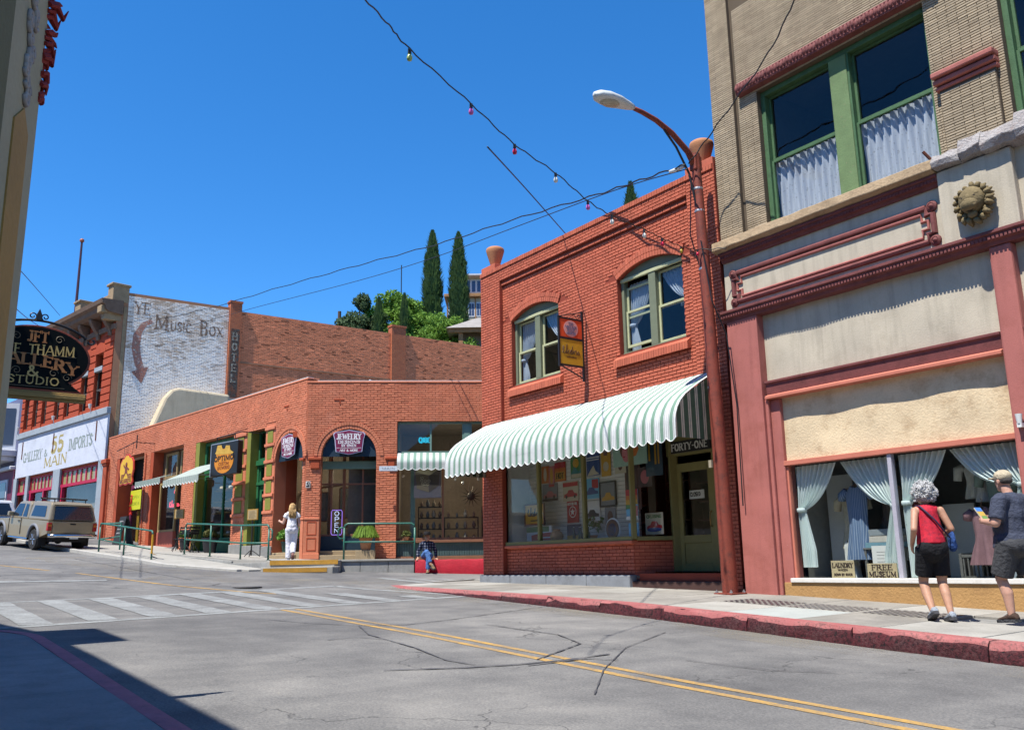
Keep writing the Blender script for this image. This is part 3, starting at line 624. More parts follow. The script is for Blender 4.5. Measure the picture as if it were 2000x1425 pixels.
# bright red low wall
red=FR.thing('red_low_wall','low bright red painted wall beside the corner shop','wall',(3.52,-2.15,0))
M_REDW=worn('bright_red_paint',(.42,.012,.03),.6,.25,6,50,.8,.02,chip=(.25,.1,.1),chip_amt=.0,streak=.2)
b=MB();rr=random.Random(5);n=22;rs=[]
for i in range(n+1):
    x=2.6*i/n;j=lambda:rr.uniform(-.012,.012);rs.append([(x,-.02+j(),.9),(x,-.03+j(),1.3+j()),(x,-.02+j(),1.6),(x,.01,1.66+j()*.5),(x,.32,1.66+j()*.5),(x,.36,.9)])
b.rings(rs);b.build('wall_body',M_REDW,red,smooth=True,angle=45)
cap([(3.5,-1.8),(6.6,-1.8),(6.6,.6),(3.5,.6)],M_WALK,zf=lambda x,y:1.62)
# left arm: slabs along FL
uL=[1.3,-.6,-2.5,-4.4,-6.3,-8.2,-10.4,-12.6,-14.8,-17,-19.5,-22,-25,-29]
for a,c in zip(uL,uL[1:]):
    wd=-2.0 if a>-8 else-3.7
    poly=[fl2fr(c+.006,wd),fl2fr(a-.006,wd),fl2fr(a-.006,.6),fl2fr(c+.006,.6)]
    if a>0:poly=[fl2fr(c+.006,-2.0),(kx,ky),(kx,.2),fl2fr(c+.006,.6)]
    cap(poly,M_WALK)
    if a<=0 and a>-8:
        b=MB();b.extz([fl2fr(c+.006,-2.05),fl2fr(a-.006,-2.05),fl2fr(a-.006,-2.005),fl2fr(c+.006,-2.005)],.9,lambda x,y:zwalk(x,y)-.05);b.build('face_block',M_WFACE,walk,bevel=.008)
b=MB();p0=fl2fr(-.6,-2.05);b.extz([p0,(kx-.02,ky-.05),(kx+.02,ky-.0),fl2fr(-.6,-2.005)],.9,1.66);b.build('face_block',M_WFACE,walk,bevel=.008)
# ramp in front of the left arm, with a pale edge kerb
def zramp(x,y):
    p=FR.w(x,y);l=FL.loc(p);zr=zroad(p.x,p.y)
    f=min(1,max(0,(-l[0]-.2)/8.3));return (zr+.05)*(1-f)+max(flr_l(l[0])-.02,zr+.1)*f
for a,c in ((1.6,-.6),(-.6,-2.8),(-2.8,-5.2),(-5.2,-8.2)):
    cap([fl2fr(c+.006,-3.7),fl2fr(a-.006,-3.7 if a<1 else-2.6),fl2fr(a-.006,-2.06),fl2fr(c+.006,-2.06)],M_CONC2,'ramp_slab',.35,zramp)
M_EDGE=worn('pale_kerb',(.36,.35,.32),.9,.15,3,40,.3,dirt=(.2,.19,.17),dirt_amt=.4)
for a,c in [(1.5,-1.2),(-1.2,-3.6),(-3.6,-6),(-6,-8.4),(-8.4,-11),(-11,-14),(-14,-18),(-18,-23),(-23,-29)]:
    f=lambda u:-3.72 if u<.9 else-3.72+(u-.9)*1.6
    b=MB();P=[fl2fr(c+.004,f(c)-.16),fl2fr(a-.004,f(a)-.16),fl2fr(a-.004,f(a)-.005),fl2fr(c+.004,f(c)-.005)]
    b.extz(P,lambda x,y:zramp(x,y)-.4,lambda x,y:zramp(x,y)+.012);b.build('kerb_stone',M_EDGE,walk,bevel=.015)
ribbon('kerb_marking',[FL.w(-4.6,-2.9).xy,FL.w(-3.4,-3.2).xy],.09,M_YEL,.2)
# two broad steps with yellow nosings
st=thing('concrete_steps','two broad concrete steps with yellow painted noses before the arched entrance','steps',FR.w(.4,ky,0),FR.a)
for k,(dy,zt,m) in enumerate(((0,1.70,0),(-.42,1.52,0))):
    b=MB();ex=.1*k;r_=.35
    pl=[(-1.05-ex+.0,dy+.02),(-1.05-ex,dy-.25),(-.9-ex,dy-.40),(.85,dy-.42),(1.0,dy-.3),(1.02,dy+.02)]
    b.extz(pl,.95,zt);b.build('step',M_CONC2,st,bevel=.02)
    b=MB();b.box(-.95-ex,.95 if k==0 else .7,dy-.426,dy-.36,zt-.12 if k==0 else zt-.15,zt+.003 if k==0 else zt-.03);b.build('yellow_nosing',worn('yellow_step_paint',(.42,.22,.03),.7,.25,8,50,.3,chip=(.25,.22,.18),chip_amt=.06),st)
# ---------------------------------------------------------------- hills
def hill_mat():
    m,t,p=principled('scrub_hill',.95,0,.1);v=objvec(t)
    c=ramp(t,mth(t,'ADD',mth(t,'MULTIPLY',noise(t,v,.06,6),.5),mth(t,'MULTIPLY',noise(t,v,.5,6,.7),.5)),[(.35,(.035,.05,.02)),(.5,(.13,.1,.06)),(.65,(.2,.14,.09))])
    L_(t,c,p.inputs['Base Color']);bump(t,p,noise(t,v,.6,6),.8,1.0);return m
M_HILL=hill_mat()
def hz(x,y):
    a=min(1,max(0,(y-52)/30));f=min(1,max(0,(x+20)/9));f=f*f*(3-2*f)
    return 4+a*15.5*f+max(0,y-84)*.10*f
mb=MB();mb.grid(lambda a,b:((lambda x,y:(x,y,hz(x,y)))(-60+160*a,50+110*b)),64,44);struct(mb.build('hill',M_HILL,None,smooth=True))
rr=random.Random(11)
def hz2(a,d):   # opposite hillside, seen only in the panes
    return-6+max(0,d-62)*.62*(.8+.25*math.sin(a*5+1)+.12*math.sin(a*13))
mb=MB();mb.grid(lambda a,b:((lambda an,d:(d*math.cos(an),d*math.sin(an),hz2(an,d)+rr.uniform(-1.5,1.5)*b))(R_(148+150*a),62+90*b)),70,16);struct(mb.build('hillside',M_HILL,None))
# ================================================================== two-storey red brick shop
M_RB=worn('painted_red_brick',(.46,.118,.064),.75,.2,1.5,70,.35,.006,streak=.28,rnd=.24,dirt=(.30,.062,.035),dirt_amt=.5)
M_RM=worn('painted_red_joint',(.24,.045,.024),.85,.2,1.5,60,.3)
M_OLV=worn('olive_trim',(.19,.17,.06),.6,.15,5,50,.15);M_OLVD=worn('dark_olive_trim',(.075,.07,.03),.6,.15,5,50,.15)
M_SASH=worn('pale_green_sash',(.42,.43,.25),.6,.12,6,50,.15,dirt=(.25,.25,.16),dirt_amt=.4);M_GGR=worn('grey_green_frame',(.15,.17,.11),.65,.15,5,50,.15)
M_DARK=plain('dark_interior',(.02,.018,.016),.9);M_INT=worn('shop_interior',(.10,.085,.07),.9,.3,1,20,.1)
M_BLK=plain('black_iron',(.012,.012,.013),.5)
b2=FA.thing('red_brick_shop','two-storey red painted brick shop with two arched upper windows','building')
U0,U1,ZT=-.15,8.05,9.02
WN=[(1.08,3.0),(5.06,6.98)];WZ0,WSP,WRI=5.80,7.47,.23
mb=MB();ops=[(a,b,WZ0,WSP+WRI) for a,b in WN]+[(.3,7.65,1.27,4.6)]
wall(mb,U0,U1,.4,ZT,ops,.1,.45)
for a,b in WN:spandrel(mb,a,b,WSP,WRI,.1,.4)
mb.box(U0,.72,0,.1,.4,ZT);mb.box(7.3,U1,0,.1,4.6,ZT);mb.box(7.65,U1,0,.1,.4,4.6);mb.box(.72,7.3,0,.1,8.62,ZT);mb.box(.72,7.3,.05,.1,8.5,8.62)
mb.box(U0,U1,8.6,9.0,.4,8.6);mb.box(U0,U1,.45,8.6,8.3,8.6);mb.box(U0,U0+.25,.45,8.6,.4,8.3);mb.box(U1-.25,U1,.45,8.6,.4,8.3);mb.box(U0+.25,U1-.25,.5,8.6,4.75,5.0)
mb.build('wall',M_RM,b2)
gw=[arch_gap(a,b,WSP,WRI,WZ0,.23) for a,b in WN]
near=lambda b:-b[0]
L1=lay_bricks(.72,7.3,4.62,8.49,gw+[rect_gap(a-.12,b+.12,5.5,5.78) for a,b in WN])
# bricks in the sunny field; those nearest the lamp post show largest
place_bricks(b2,L1,.1,M_RB,.010,300,near)
for (a,b,c,d) in ((U0,.71,1.05,ZT-.1),(7.31,U1,4.61,ZT-.1),(7.66,U1,1.0,4.6),(.72,7.3,8.63,ZT-.1)):
    place_bricks(b2,lay_bricks(a,b,c,d,[],zfloor=lambda u:0),0,M_RB,.010,0)
place_bricks(b2,lay_bricks(.74,7.28,8.5,8.62,[]),.05,M_RB,.01,0)
mb=MB()
for k in range(int((U1-U0)/.075)):x=U0+k*.075;mb.box(x+.004,x+.071,-.035-random.uniform(0,.004),.45,ZT-.1,ZT+random.uniform(0,.004))
mb.build('parapet_coping',M_RB,b2,stuff=True)
for a,b in ((U0+.02,.5),(7.3,U1-.02)):mb=MB();mb.box(a,b,.0,.5,ZT+.003,ZT+.158);mb.build('urn_pedestal',M_RB,b2,bevel=.01)
for a,b in WN:
    mb=MB();voussoirs(mb,a,b,WSP,WRI,.1,.105,0,.03);voussoirs(mb,a,b,WSP,WRI,.1,.105,.115,.03);mb.build('brick_arch',M_RB,b2,stuff=True)
    mb=MB();n=30;w_=(b-a+.24)/n
    for k in range(n):x=a-.12+k*w_;mb.extx([(.12,5.56),(-.01-random.uniform(0,.006),5.53),(-.01,5.68),(.12,5.78)],x+.004,x+w_-.004)
    mb.build('brick_sill',M_RB,b2,stuff=True)
# left flank beside the side street
mb=MB();mb.box(U0-.012,U0-.001,.0,9,.4,ZT);mb.build('flank_wall',M_RB,b2)
# plaster streaks of rust below anchors
def sash_window(root,a,b,z0,sp,ri,y,mfr,msash,pm=GLASSW,mull=.2,curtain=True,open_=0.,glow=None):
    win=MB();win.box(a,a+.075,y,y+.14,z0,sp);win.box(b-.075,b,y,y+.14,z0,sp);win.box(a,b,y-.02,y+.14,z0,z0+.05)
    c=(a+b)/2;win.box(c-mull/2,c+mull/2,y-.015,y+.14,z0+.05,sp)
    wo=win.build('window',mfr,root,bevel=.008)
    if ri:
        t=MB();pts,_=arc_pts(a,b,sp,ri);t.ext([(a,sp)]+pts[1:-1]+[(b,sp)],y-.005,y+.13);t.build('arch_board',mfr,wo);t=MB();t.box(a+.002,b-.002,y-.03,y+.03,sp-.06,sp+.012);t.build('head_rail',msash,wo,bevel=.006)
    for i,(p,q) in enumerate(((a+.075,c-mull/2),(c+mull/2,b-.075))):
        lo=z0+.05+(open_ if i==0 else 0);mid=z0+.05+(sp-.06-z0-.05)*.5;lo_t=mid+(open_ if i==0 else 0)
        for (za,zb_,yy) in ((lo,lo_t+.03,y+.05),(mid-.03,sp-.06-(.12 if open_ and i==0 else 0),y+.085)):
            s=MB();e=.05;s.box(p,p+e,yy,yy+.04,za,zb_);s.box(q-e,q,yy,yy+.04,za,zb_);s.box(p+e,q-e,yy,yy+.04,za,za+e+.01);s.box(p+e,q-e,yy,yy+.04,zb_-e,zb_)
            so_=s.build('sash',msash,wo,bevel=.004);g=MB();g.q((p+e,yy+.02,za+e),(q-e,yy+.02,za+e),(q-e,yy+.02,zb_-e),(p+e,yy+.02,zb_-e));g.build('pane',pm,so_)
    return wo
LACE_B=lace('white_voile',(.55,.62,.72),.72,45,.4)
def tied_curtain(name,frame,label,x0,x1,z1,zt,z0,y,m,side,group=None,tie_w=.12,folds=16,sweep=1.0,amp=.025):
    """drape hung along x0..x1 at z1, gathered at zt to the given side, tail hanging to z0"""
    o=frame.thing(name,label,'curtain',((x0+x1)/2,y,z0),group)
    W=x1-x0;mb=MB();tx=(-W/2+tie_w/2) if side<0 else (W/2-tie_w/2);H,HT=z1-z0,zt-z0
    def f(a,b):
        z=H*(1-b)
        if z>HT:g=(H-z)/(H-HT);wd=W*(1-g)**.75*(1)+tie_w*(1-(1-g)**.75);k=g**(.8)
        else:g=(HT-z)/max(.01,HT);wd=tie_w+(W*.34-tie_w)*min(1,g*1.4);k=1
        lo=(-W/2)*(1-k)+(tx-wd/2)*k if side>0 else-W/2+0*k
        if side<0:x=-W/2+a*wd
        else:x=W/2-wd+a*wd
        sag=0
        if z>HT:free=(a if side<0 else 1-a);sag=-.20*W*sweep*math.sin(math.pi*min(1,g*1.0))*free*.55
        return (x,amp*math.sin(a*folds*2*math.pi+b*2)*(1-.3*b)+.012*math.sin(a*47),z+sag)
    mb.grid(f,90,34);mb.build('drape',m,o,smooth=True)
    if zt>z0+.05:t=MB();t.lathe([(tie_w*.62,-.03),(tie_w*.66,0),(tie_w*.62,.03)],(tx,0,HT),14);t.build('tie_band',m,o,smooth=True)
    return o
M_ROOMW=worn('dim_room',(.05,.045,.04),.9,.3,1,10,.1)
for i,(a,b) in enumerate(WN):
    sash_window(b2,a+.01,b-.01,WZ0,WSP,WRI-.005,.2,M_GGR,M_SASH,open_=.1 if i else 0.)
    c=(a+b)/2
    nm=('upper window left of the hanging sign','upper window beside the lamp post')[i]
    tied_curtain('curtain',FA,'white net curtain in left sash of the '+nm,a+.1,c-.12,WSP-.1,6.45,5.9,.37,LACE_B,-1 if i else-1,tie_w=.14)
    tied_curtain('curtain',FA,'white net curtain in right sash of the '+nm,c+.12,b-.1,WSP-.1,6.7,6.55,.37,LACE_B,1,tie_w=.1)
    mb=MB();mb.box(a-.1,b+.1,.55,2.2,WZ0-.2,WSP+.4);
    for f in list(mb.f)[:]:pass
    mb.f=[f for f in mb.f if not all(abs(mb.v[k][1]-.55)<1e-6 for k in f)];mb.mi=[0]*len(mb.f);mb.build('room',M_ROOMW,b2,fix=False)
# ------- shopfront
mb=MB();mb.box(.3,7.64,.12,.4,4.35,4.6);mb.box(.3,.42,.08,.2,1.95,4.35);mb.box(.3,5.2,.06,.22,1.92,2.01)
mb.build('shop_frame',M_OLV,b2,bevel=.01)
sf=MB();sf.box(.42,.5,.1,.2,2.01,4.35);sf.build('side_frame',M_OLVD,b2)
for x in (2.03,3.67):mb=MB();mb.box(x-.04,x+.04,.08,.18,2.01,4.35);mb.build('mullion',M_OLV,b2,bevel=.012)
for a,c in ((.5,1.99),(2.07,3.63),(3.71,5.18)):mb=MB();mb.q((a,.13,2.01),(c,.13,2.01),(c,.13,4.35),(a,.13,4.35));mb.build('pane',GLASS,b2)
dg=Vector((.48,.86)).normalized();
def diag(mb,d0,d1,y0,y1,z0,z1):     # along the splayed return into the doorway
    n=Vector((-dg.y,dg.x));P=[Vector((5.2,.1))+dg*d+n*(-q) for d,q in ((d0,y0),(d1,y0),(d1,y1),(d0,y1))]
    mb.extz([(p.x,p.y) for p in P],z0,z1)
mb=MB();diag(mb,-.03,.07,-.06,.06,1.95,4.35);mb.build('corner_post',M_OLV,b2,bevel=.01)
mb=MB();diag(mb,.82,.98,-.06,.08,1.25,4.35);diag(mb,.07,.82,-.05,.05,1.92,2.0);mb.build('splayed_frame',M_OLV,b2,bevel=.008)
mb=MB();P0=Vector((5.2,.1))+dg*.07;P1=Vector((5.2,.1))+dg*.82;mb.q((P0.x,P0.y,2.0),(P1.x,P1.y,2.0),(P1.x,P1.y,4.35),(P0.x,P0.y,4.35));mb.build('pane',GLASS,b2)
# bulkhead of brick, stretchers in rows
mb=MB();mb.box(.3,5.2,.13,.3,.5,1.93);diag(mb,0,.9,-.2,-.03,.5,1.93);mb.build('bulkhead',M_RM,b2)
place_bricks(b2,lay_bricks(.31,5.19,1.27,1.9,[]),.13,M_RB,.013,0)
mb=MB()
for (xa,xb,za,zb_) in lay_bricks(.02,.88,1.27,1.9,[]):diag(mb,xa,xb,-.05,-.016,za,zb_)
mb.build('brick_return',M_RB,b2,stuff=True)
mb=MB();mb.box(.3,5.22,.03,.3,1.86,1.925);mb.build('bulkhead_cap',M_RB,b2,bevel=.01)
M_STONE=worn('rubble_stone',(.10,.085,.08),.9,.45,8,40,.8,.02,rnd=.5)
k=0
x=-.2
for x1 in (1.1,2.5,3.9,5.25):mb=MB();mb.box(x+.004,x1-.004,-.1,.2,.5,1.24);mb.build('base_block',worn('blue_grey_base',(.20,.215,.235),.85,.2,3,40,.3,dirt=(.1,.1,.1),dirt_amt=.4),b2,bevel=.02);x=x1
rr=random.Random(4)
for row in range(3):
    d=.02
    while d<.92:l=rr.uniform(.14,.3);mb=MB();diag(mb,d,min(d+l,.95)-.012,.0,.1+rr.uniform(0,.03),1.02+row*.075,1.02+row*.075+.062);mb.build('stone',M_STONE,b2,bevel=.01);d += l
# doorway
mb=MB();mb.box(5.5,6.85,.85,1.05,3.62,4.6);mb.box(5.55,5.68,.86,1.02,1.25,3.62);mb.box(6.72,6.85,.86,1.02,1.25,3.62);mb.build('door_frame',M_OLV,b2,bevel=.01)
mb=MB();mb.box(5.2,7.66,-.02,1.5,.6,1.12);mb.box(5.5,6.85,.6,1.0,1.12,1.24);mb.build('door_step',worn('dark_red_step',(.06,.03,.025),.8,.2,4,30,.2),b2,bevel=.012)
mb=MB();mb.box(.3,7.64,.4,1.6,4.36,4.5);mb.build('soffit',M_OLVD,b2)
mb=MB();mb.box(6.86,7.66,.88,1.0,1.0,4.5);mb.box(7.652,7.7,.3,.88,1.0,4.5);mb.build('doorway_wall',M_RB,b2)
door=MB();a,b=5.7,6.7
for s in ((a,a+.14,1.26,3.45),(b-.14,b,1.26,3.45),(a+.14,b-.14,3.28,3.45),(a+.14,b-.14,1.26,1.45),(a+.14,b-.14,1.85,2.0)):door.box(s[0],s[1],.9,.95,s[2],s[3])
door.box(a+.14,b-.14,.92,.94,1.45,1.85);do=door.build('door',M_OLV,b2,bevel=.006)
mb=MB();mb.q((a+.14,.93,2.0),(b-.14,.93,2.0),(b-.14,.93,3.28),(a+.14,.93,3.28));mb.build('pane',GLASS,do)
mb=MB();mb.tube([(b-.08,.9,2.15),(b-.08,.85,2.17),(b-.08,.84,2.3),(b-.08,.85,2.43),(b-.08,.9,2.45)],.012,8);mb.build('handle',plain('brass',(.5,.33,.12),.35,1.),do)
fo=FA.thing('door_sign','black sign reading FORTY-ONE above the olive door','sign',(6.2,.84,3.66))
mb=MB();mb.box(-.58,.58,-.03,.0,0,.24);mb.build('board',plain('black_gloss',(.01,.009,.009),.35),fo,bevel=.006);mb=MB();letter(mb,'FORTY-ONE',-.5,.5,.05,.19,-.03,.2,.09,.06);mb.build('lettering',plain('silver_letter',(.55,.55,.5),.4),fo,fix=False)
cl=FA.thing('closed_sign','small white sign reading CLOSED inside the glass of the olive door','sign',(6.2,.955,2.72))
mb=MB();mb.box(-.2,.2,0,.006,0,.17);mb.build('card',plain('white_card',(.6,.6,.56),.7),cl);mb=MB();letter(mb,'CLOSED',-.18,.1,.05,.13,-.0,.22,.12,.0);mb.build('lettering',M_BLK,cl,fix=False)
# interior shell and slatted display wall
mb=MB();mb.box(.25,7.9,.46,7,1.3,4.7);mb.f=[f for f in mb.f if not all(abs(mb.v[k][1]-.46)<1e-6 for k in f)];mb.mi=[0]*len(mb.f);mb.build('shop_room',M_INT,b2,fix=False)
mb=MB();mb.box(.3,5.12,.3,7,1.3,1.95);mb.build('display_floor',worn('display_floor',(.2,.18,.15),.8),b2)
M_SLAT=worn('white_slatwall',(.66,.65,.6),.7,.1,3,30,.1)
for k in range(26):mb=MB();mb.box(.55,4.5,.95,1.0,2.0+k*.09,2.0+k*.09+.082);mb.build('slat',M_SLAT,b2)
mb=MB();mb.box(.55,4.5,1.002,1.03,2,4.34);mb.build('slat_backing',M_DARK,b2);mb=MB();mb.box(.5,.545,.3,1.0,2,4.34);mb.build('display_side',M_SLAT,b2)
# posters and goods in the window ------------------------------------------------------
def P_(n,c,r=.5):return plain(n,c,r)
YW,OR,RD,DBL,CRM,GRN,BRN,BLA,PNK,SKY,GRY,WHT=[P_('print_'+n,c) for n,c in (('yellow',(.55,.3,.03)),('orange',(.5,.14,.02)),('red',(.4,.02,.025)),('blue',(.03,.07,.22)),('cream',(.5,.45,.32)),('green',(.07,.2,.06)),('brown',(.12,.05,.03)),('black',(.012,.012,.014)),('pink',(.5,.16,.17)),('sky',(.12,.4,.6)),('grey',(.2,.21,.22)),('white',(.65,.65,.62)))]
def poster(u,z,w_,h,base,label,deco,y=.93,name='poster',cat='poster',tilt=0,frame=None):
    o=FA.thing(name,label,cat,(u,y,z));o.rotation_euler[1]=R_(tilt)
    mb=MB();mb.box(-w_/2,w_/2,-.012,0,0,h);mb.build('sheet',base,o)
    if frame:mb=MB();[mb.box(*s) for s in ((-w_/2-.03,-w_/2,-.03,0,-.03,h+.03),(w_/2,w_/2+.03,-.03,0,-.03,h+.03),(-w_/2,w_/2,-.03,0,-.03,0),(-w_/2,w_/2,-.03,0,h,h+.03))];mb.build('frame',frame,o)
    for i,(nm,m,shp) in enumerate(deco):
        mb=MB();yy=-.013-.002*i
        if shp[0]=='r':mb.box(shp[1]*w_,shp[2]*w_,yy-.002,yy,shp[3]*h,shp[4]*h)
        elif shp[0]=='e':mb.ext(ellipse(shp[1]*w_,shp[2]*h,shp[3]*w_,shp[4]*h,20),yy-.002,yy)
        elif shp[0]=='t':letter(mb,shp[1],shp[2]*w_,shp[3]*w_,shp[4]*h,shp[5]*h,yy,.2,.1,.08)
        elif shp[0]=='p':mb.ext([(x*w_,z_*h) for x,z_ in shp[1]],yy-.002,yy)
        mb.build(nm,m,o,fix=False)
    return o
CAR=[(-.42,.2),(-.4,.34),(-.22,.4),(-.12,.56),(.14,.56),(.24,.4),(.42,.36),(.44,.22)]
ST=[(.5*math.cos(R_(90+36*i))*(.34 if i % 2==0 else .14),.5+.5*math.sin(R_(90+36*i))*(.34 if i % 2==0 else .14)) for i in range(10)]
def script(mb,x0,x1,z0,h,y,th):
    """flowing handwritten word drawn as one looping line"""
    n=150;P=[]
    seq=[(.0,.15),(.06,.55),(.1,.75),(.06,.9),(.02,.5),(.1,.05),(.17,.3),(.2,.1),(.24,1.0),(.27,1.05),(.25,.1),(.31,.35),(.37,.55),(.33,.1),(.4,.12),(.46,.5),(.5,.52),(.44,.1),(.5,.1),(.57,1.0),(.54,.1),(.6,.3),(.65,.5),(.63,.1),(.69,.3),(.73,.55),(.78,.48),(.77,.1),(.83,.2),(.9,.52),(.84,.3),(.88,.06),(.94,.4),(.95,.1),(1.0,.2)]
    for i in range(len(seq)-1):
        p0,p1,p2,p3=seq[max(i-1,0)],seq[i],seq[i+1],seq[min(i+2,len(seq)-1)]
        for k in range(6):
            t=k/6;c=lambda a,b,d,e:.5*((2*b)+(-a+d)*t+(2*a-5*b+4*d-e)*t*t+(-a+3*b-3*d+e)*t**3)
            P.append((x0+(x1-x0)*c(p0[0],p1[0],p2[0],p3[0]),y,z0+h*c(p0[1],p1[1],p2[1],p3[1])))
    mb.tube(P,th,5)
poster(1.25,3.42,.3,.42,OR,'small poster of an orange figure high in the red shop window',[('figure',CRM,('e',0,.5,.2,.4))])
poster(1.5,3.3,.24,.52,PNK,'narrow pink pin-up poster in the upper left of the shop window',[('figure',YW,('e',0,.55,.25,.38)),('band',RD,('r',-.4,.4,.05,.15))])
poster(1.84,3.42,.42,.46,OR,'orange advertising poster with a yellow plate beside the first mullion',[('band',RD,('r',-.5,.5,.7,1)),('plate',YW,('r',-.42,.42,.1,.5)),('lettering',BLA,('t','HOT',-.36,.36,.16,.44))])
poster(2.5,3.45,.5,.5,GRN,'green travel poster with a cream title at its foot',[('palm',YW,('e',-.1,.7,.22,.22)),('hill',P_('print_teal',(.05,.2,.2)),('p',[(-.5,.2),(-.2,.55),(.1,.3),(.5,.6),(.5,.2)])),('title',CRM,('r',-.45,.45,.02,.2))])
poster(3.07,3.45,.46,.52,DBL,'dark blue striped poster over a pale figure',[('stripe',WHT,('r',-.48,.48,.78,.83)),('stripe',WHT,('r',-.48,.48,.68,.72)),('figure',CRM,('p',[(-.45,.0),(-.2,.25),(.05,.45),(.2,.2),(.48,.05)]))])
poster(3.52,3.4,.32,.55,YW,'amber bottle-shaped sign at the second mullion',[('label',CRM,('e',0,.4,.3,.2)),('cap',BRN,('r',-.2,.2,.85,1))])
poster(4.0,3.42,.36,.55,CRM,'cream poster of a rider right of the second mullion',[('rider',BRN,('e',0,.4,.22,.28)),('title',YW,('r',-.4,.4,.84,.96))])
poster(4.78,3.5,1.05,.55,P_('print_mint',(.3,.45,.36)),'wide mint poster with a large face in profile',[('hair',BRN,('e',-.12,.62,.16,.34)),('face',PNK,('e',-.1,.48,.12,.34)),('flame',OR,('p',[(.05,.3),(.12,.7),(.2,.9),(.28,.6),(.2,.35)])),('lips',RD,('r',-.19,-.12,.34,.38))],y=.5)
poster(1.42,2.98,.6,.42,GRY,'poster of a pink vintage car on grey',[('car',PNK,('p',CAR)),('wheel',BLA,('e',-.26,.22,.06,.1)),('wheel',BLA,('e',.28,.22,.06,.1)),('road',BLA,('r',-.5,.5,0,.12))])
poster(2.22,2.93,.58,.46,CRM,'cream poster with a red band over a red car',[('band',RD,('r',-.48,.48,.74,.95)),('car',RD,('p',CAR)),('wheel',BLA,('e',-.26,.22,.06,.09)),('wheel',BLA,('e',.28,.22,.06,.09))])
poster(2.98,2.93,.56,.46,SKY,'pale blue poster with a red flag and dark car',[('flag',RD,('r',.05,.45,.5,.95)),('car',DBL,('p',CAR))])
poster(3.55,2.75,.5,.5,GRY,'dark framed print of a yellow car',[('car',YW,('p',CAR))],frame=BLA)
ey=poster(1.35,2.42,.74,.46,YW,'yellow framed sign with flowing black script behind the first pane',[('line',BLA,('r',-.22,.22,.16,.21)),('foot',OR,('r',-.5,.5,0,.05))],y=.5,name='script_sign',cat='sign',frame=BRN)
mb=MB();script(mb,-.27,.27,.18,.2,-.02,.007);mb.build('script_lettering',BLA,ey,fix=False)
poster(2.28,2.42,.42,.5,RD,'red tin sign with a white ring and star',[('ring',WHT,('e',0,.5,.32,.27)),('disc',RD,('e',0,.5,.27,.225)),('star',WHT,('p',[(x*1.3,.5+(z-.5)*1.1) for x,z in ST])),('lettering',WHT,('t','MOTOR OIL',-.44,.44,.82,.94))])
poster(2.98,2.42,.56,.46,WHT,'white print of a black sports car on the slatted wall',[('car',BLA,('p',CAR)),('caption',BLA,('t','THE CAR',-.2,.2,.06,.14))])
poster(3.6,2.3,.36,.4,GRY,'small grey print beside the second mullion low down',[('figure',BRN,('e',0,.5,.25,.3))])
poster(1.35,2.02,1.0,.36,WHT,'wide low banner of a red convertible at the window foot',[('trees',GRN,('r',-.5,.4,.6,.95)),('car',RD,('p',[(-.3,.05),(-.3,.4),(.0,.5),(.5,.55),(.5,.05)])),('bumper',WHT,('r',-.05,.5,.18,.26))],y=.62)
poster(2.3,2.02,.5,.36,P_('print_navy',(.02,.04,.09)),'dark landscape print low behind the first mullion',[('land',YW,('r',-.5,.5,0,.3))])
poster(4.35,2.6,.5,1.2,BRN,'tall dark brown hanging in the middle of the shop window',[('panel',P_('print_umber',(.05,.025,.02)),('r',-.4,.4,.1,.9))],y=.96)
poster(4.98,2.35,.36,.62,SKY,'rainbow coloured vertical poster at the third mullion',[('b1',RD,('r',-.5,.5,.8,1)),('b2',OR,('r',-.5,.5,.66,.8)),('b3',YW,('r',-.5,.5,.5,.66)),('b4',GRN,('r',-.5,0,.36,.5)),('b5',PNK,('r',-.1,.5,.1,.45)),('b6',WHT,('r',-.5,.5,0,.12))],y=.32)
poster(5.0,2.02,.3,.26,SKY,'small blue and white postcard under the rainbow poster',[('figure',WHT,('e',.1,.5,.2,.4))],y=.32)
poster(5.3,2.04,.52,.44,CRM,'cream square sign with a red car and curved title',[('car',RD,('p',[(x,z+.05) for x,z in CAR])),('ground',DBL,('e',0,.22,.4,.1)),('lettering',GRN,('t','CRUISING',-.42,.42,.76,.9))],y=.62)
poster(4.9,3.05,.42,.42,P_('print_dim',(.09,.06,.055)),'dim brown framed print under the wide mint poster',[('figure',PNK,('e',0,.5,.3,.35))],y=.8)
poster(5.25,3.25,.5,.8,P_('scarf_blue',(.03,.07,.1)),'dark blue fringed scarf in the last shop pane',[('fringe',YW,('r',.05,.15,.3,1)),('fringe',YW,('r',.25,.33,.3,1)),('fringe',YW,('r',-.3,-.2,.4,1))],y=.75,name='scarf',cat='scarf')
def goods(name,label,cat,u,y,parts):
    o=FA.thing(name,label,cat,(u,y,1.951));[f(o) for f in parts];return o
def lat(nm,prof,m,c=(0,0,0)):
    def f(o):mb=MB();mb.lathe(prof,c,18);mb.build(nm,m,o,smooth=True,angle=40)
    return f
goods('pottery_jar','round orange jar on the display floor by the first mullion','jar',2.28,.42,[lat('body',[(.05,0),(.13,.06),(.16,.15),(.13,.24),(.08,.28),(.09,.31)],worn('orange_glaze',(.42,.22,.09),.4,.3,6))])
for k in range(5):goods('bottle','dark green glass bottle standing among others on the display floor','bottle',2.75+.13*k,.55+.06*(k % 2),[lat('glass',[(.035,0),(.037,.18),(.015,.24),(.014,.33)],P_('bottle_green',(.015,.05,.02),.15)),lat('cap',[(.016,.33),(.016,.345)],WHT)])['group']='green bottles in the shop window'
pl=goods('potted_plant','small leafy green plant behind the bottles','plant',3.2,.75,[lat('pot',[(.07,0),(.1,.15),(.095,.15)],OR)])
mb=MB();rr=random.Random(8)
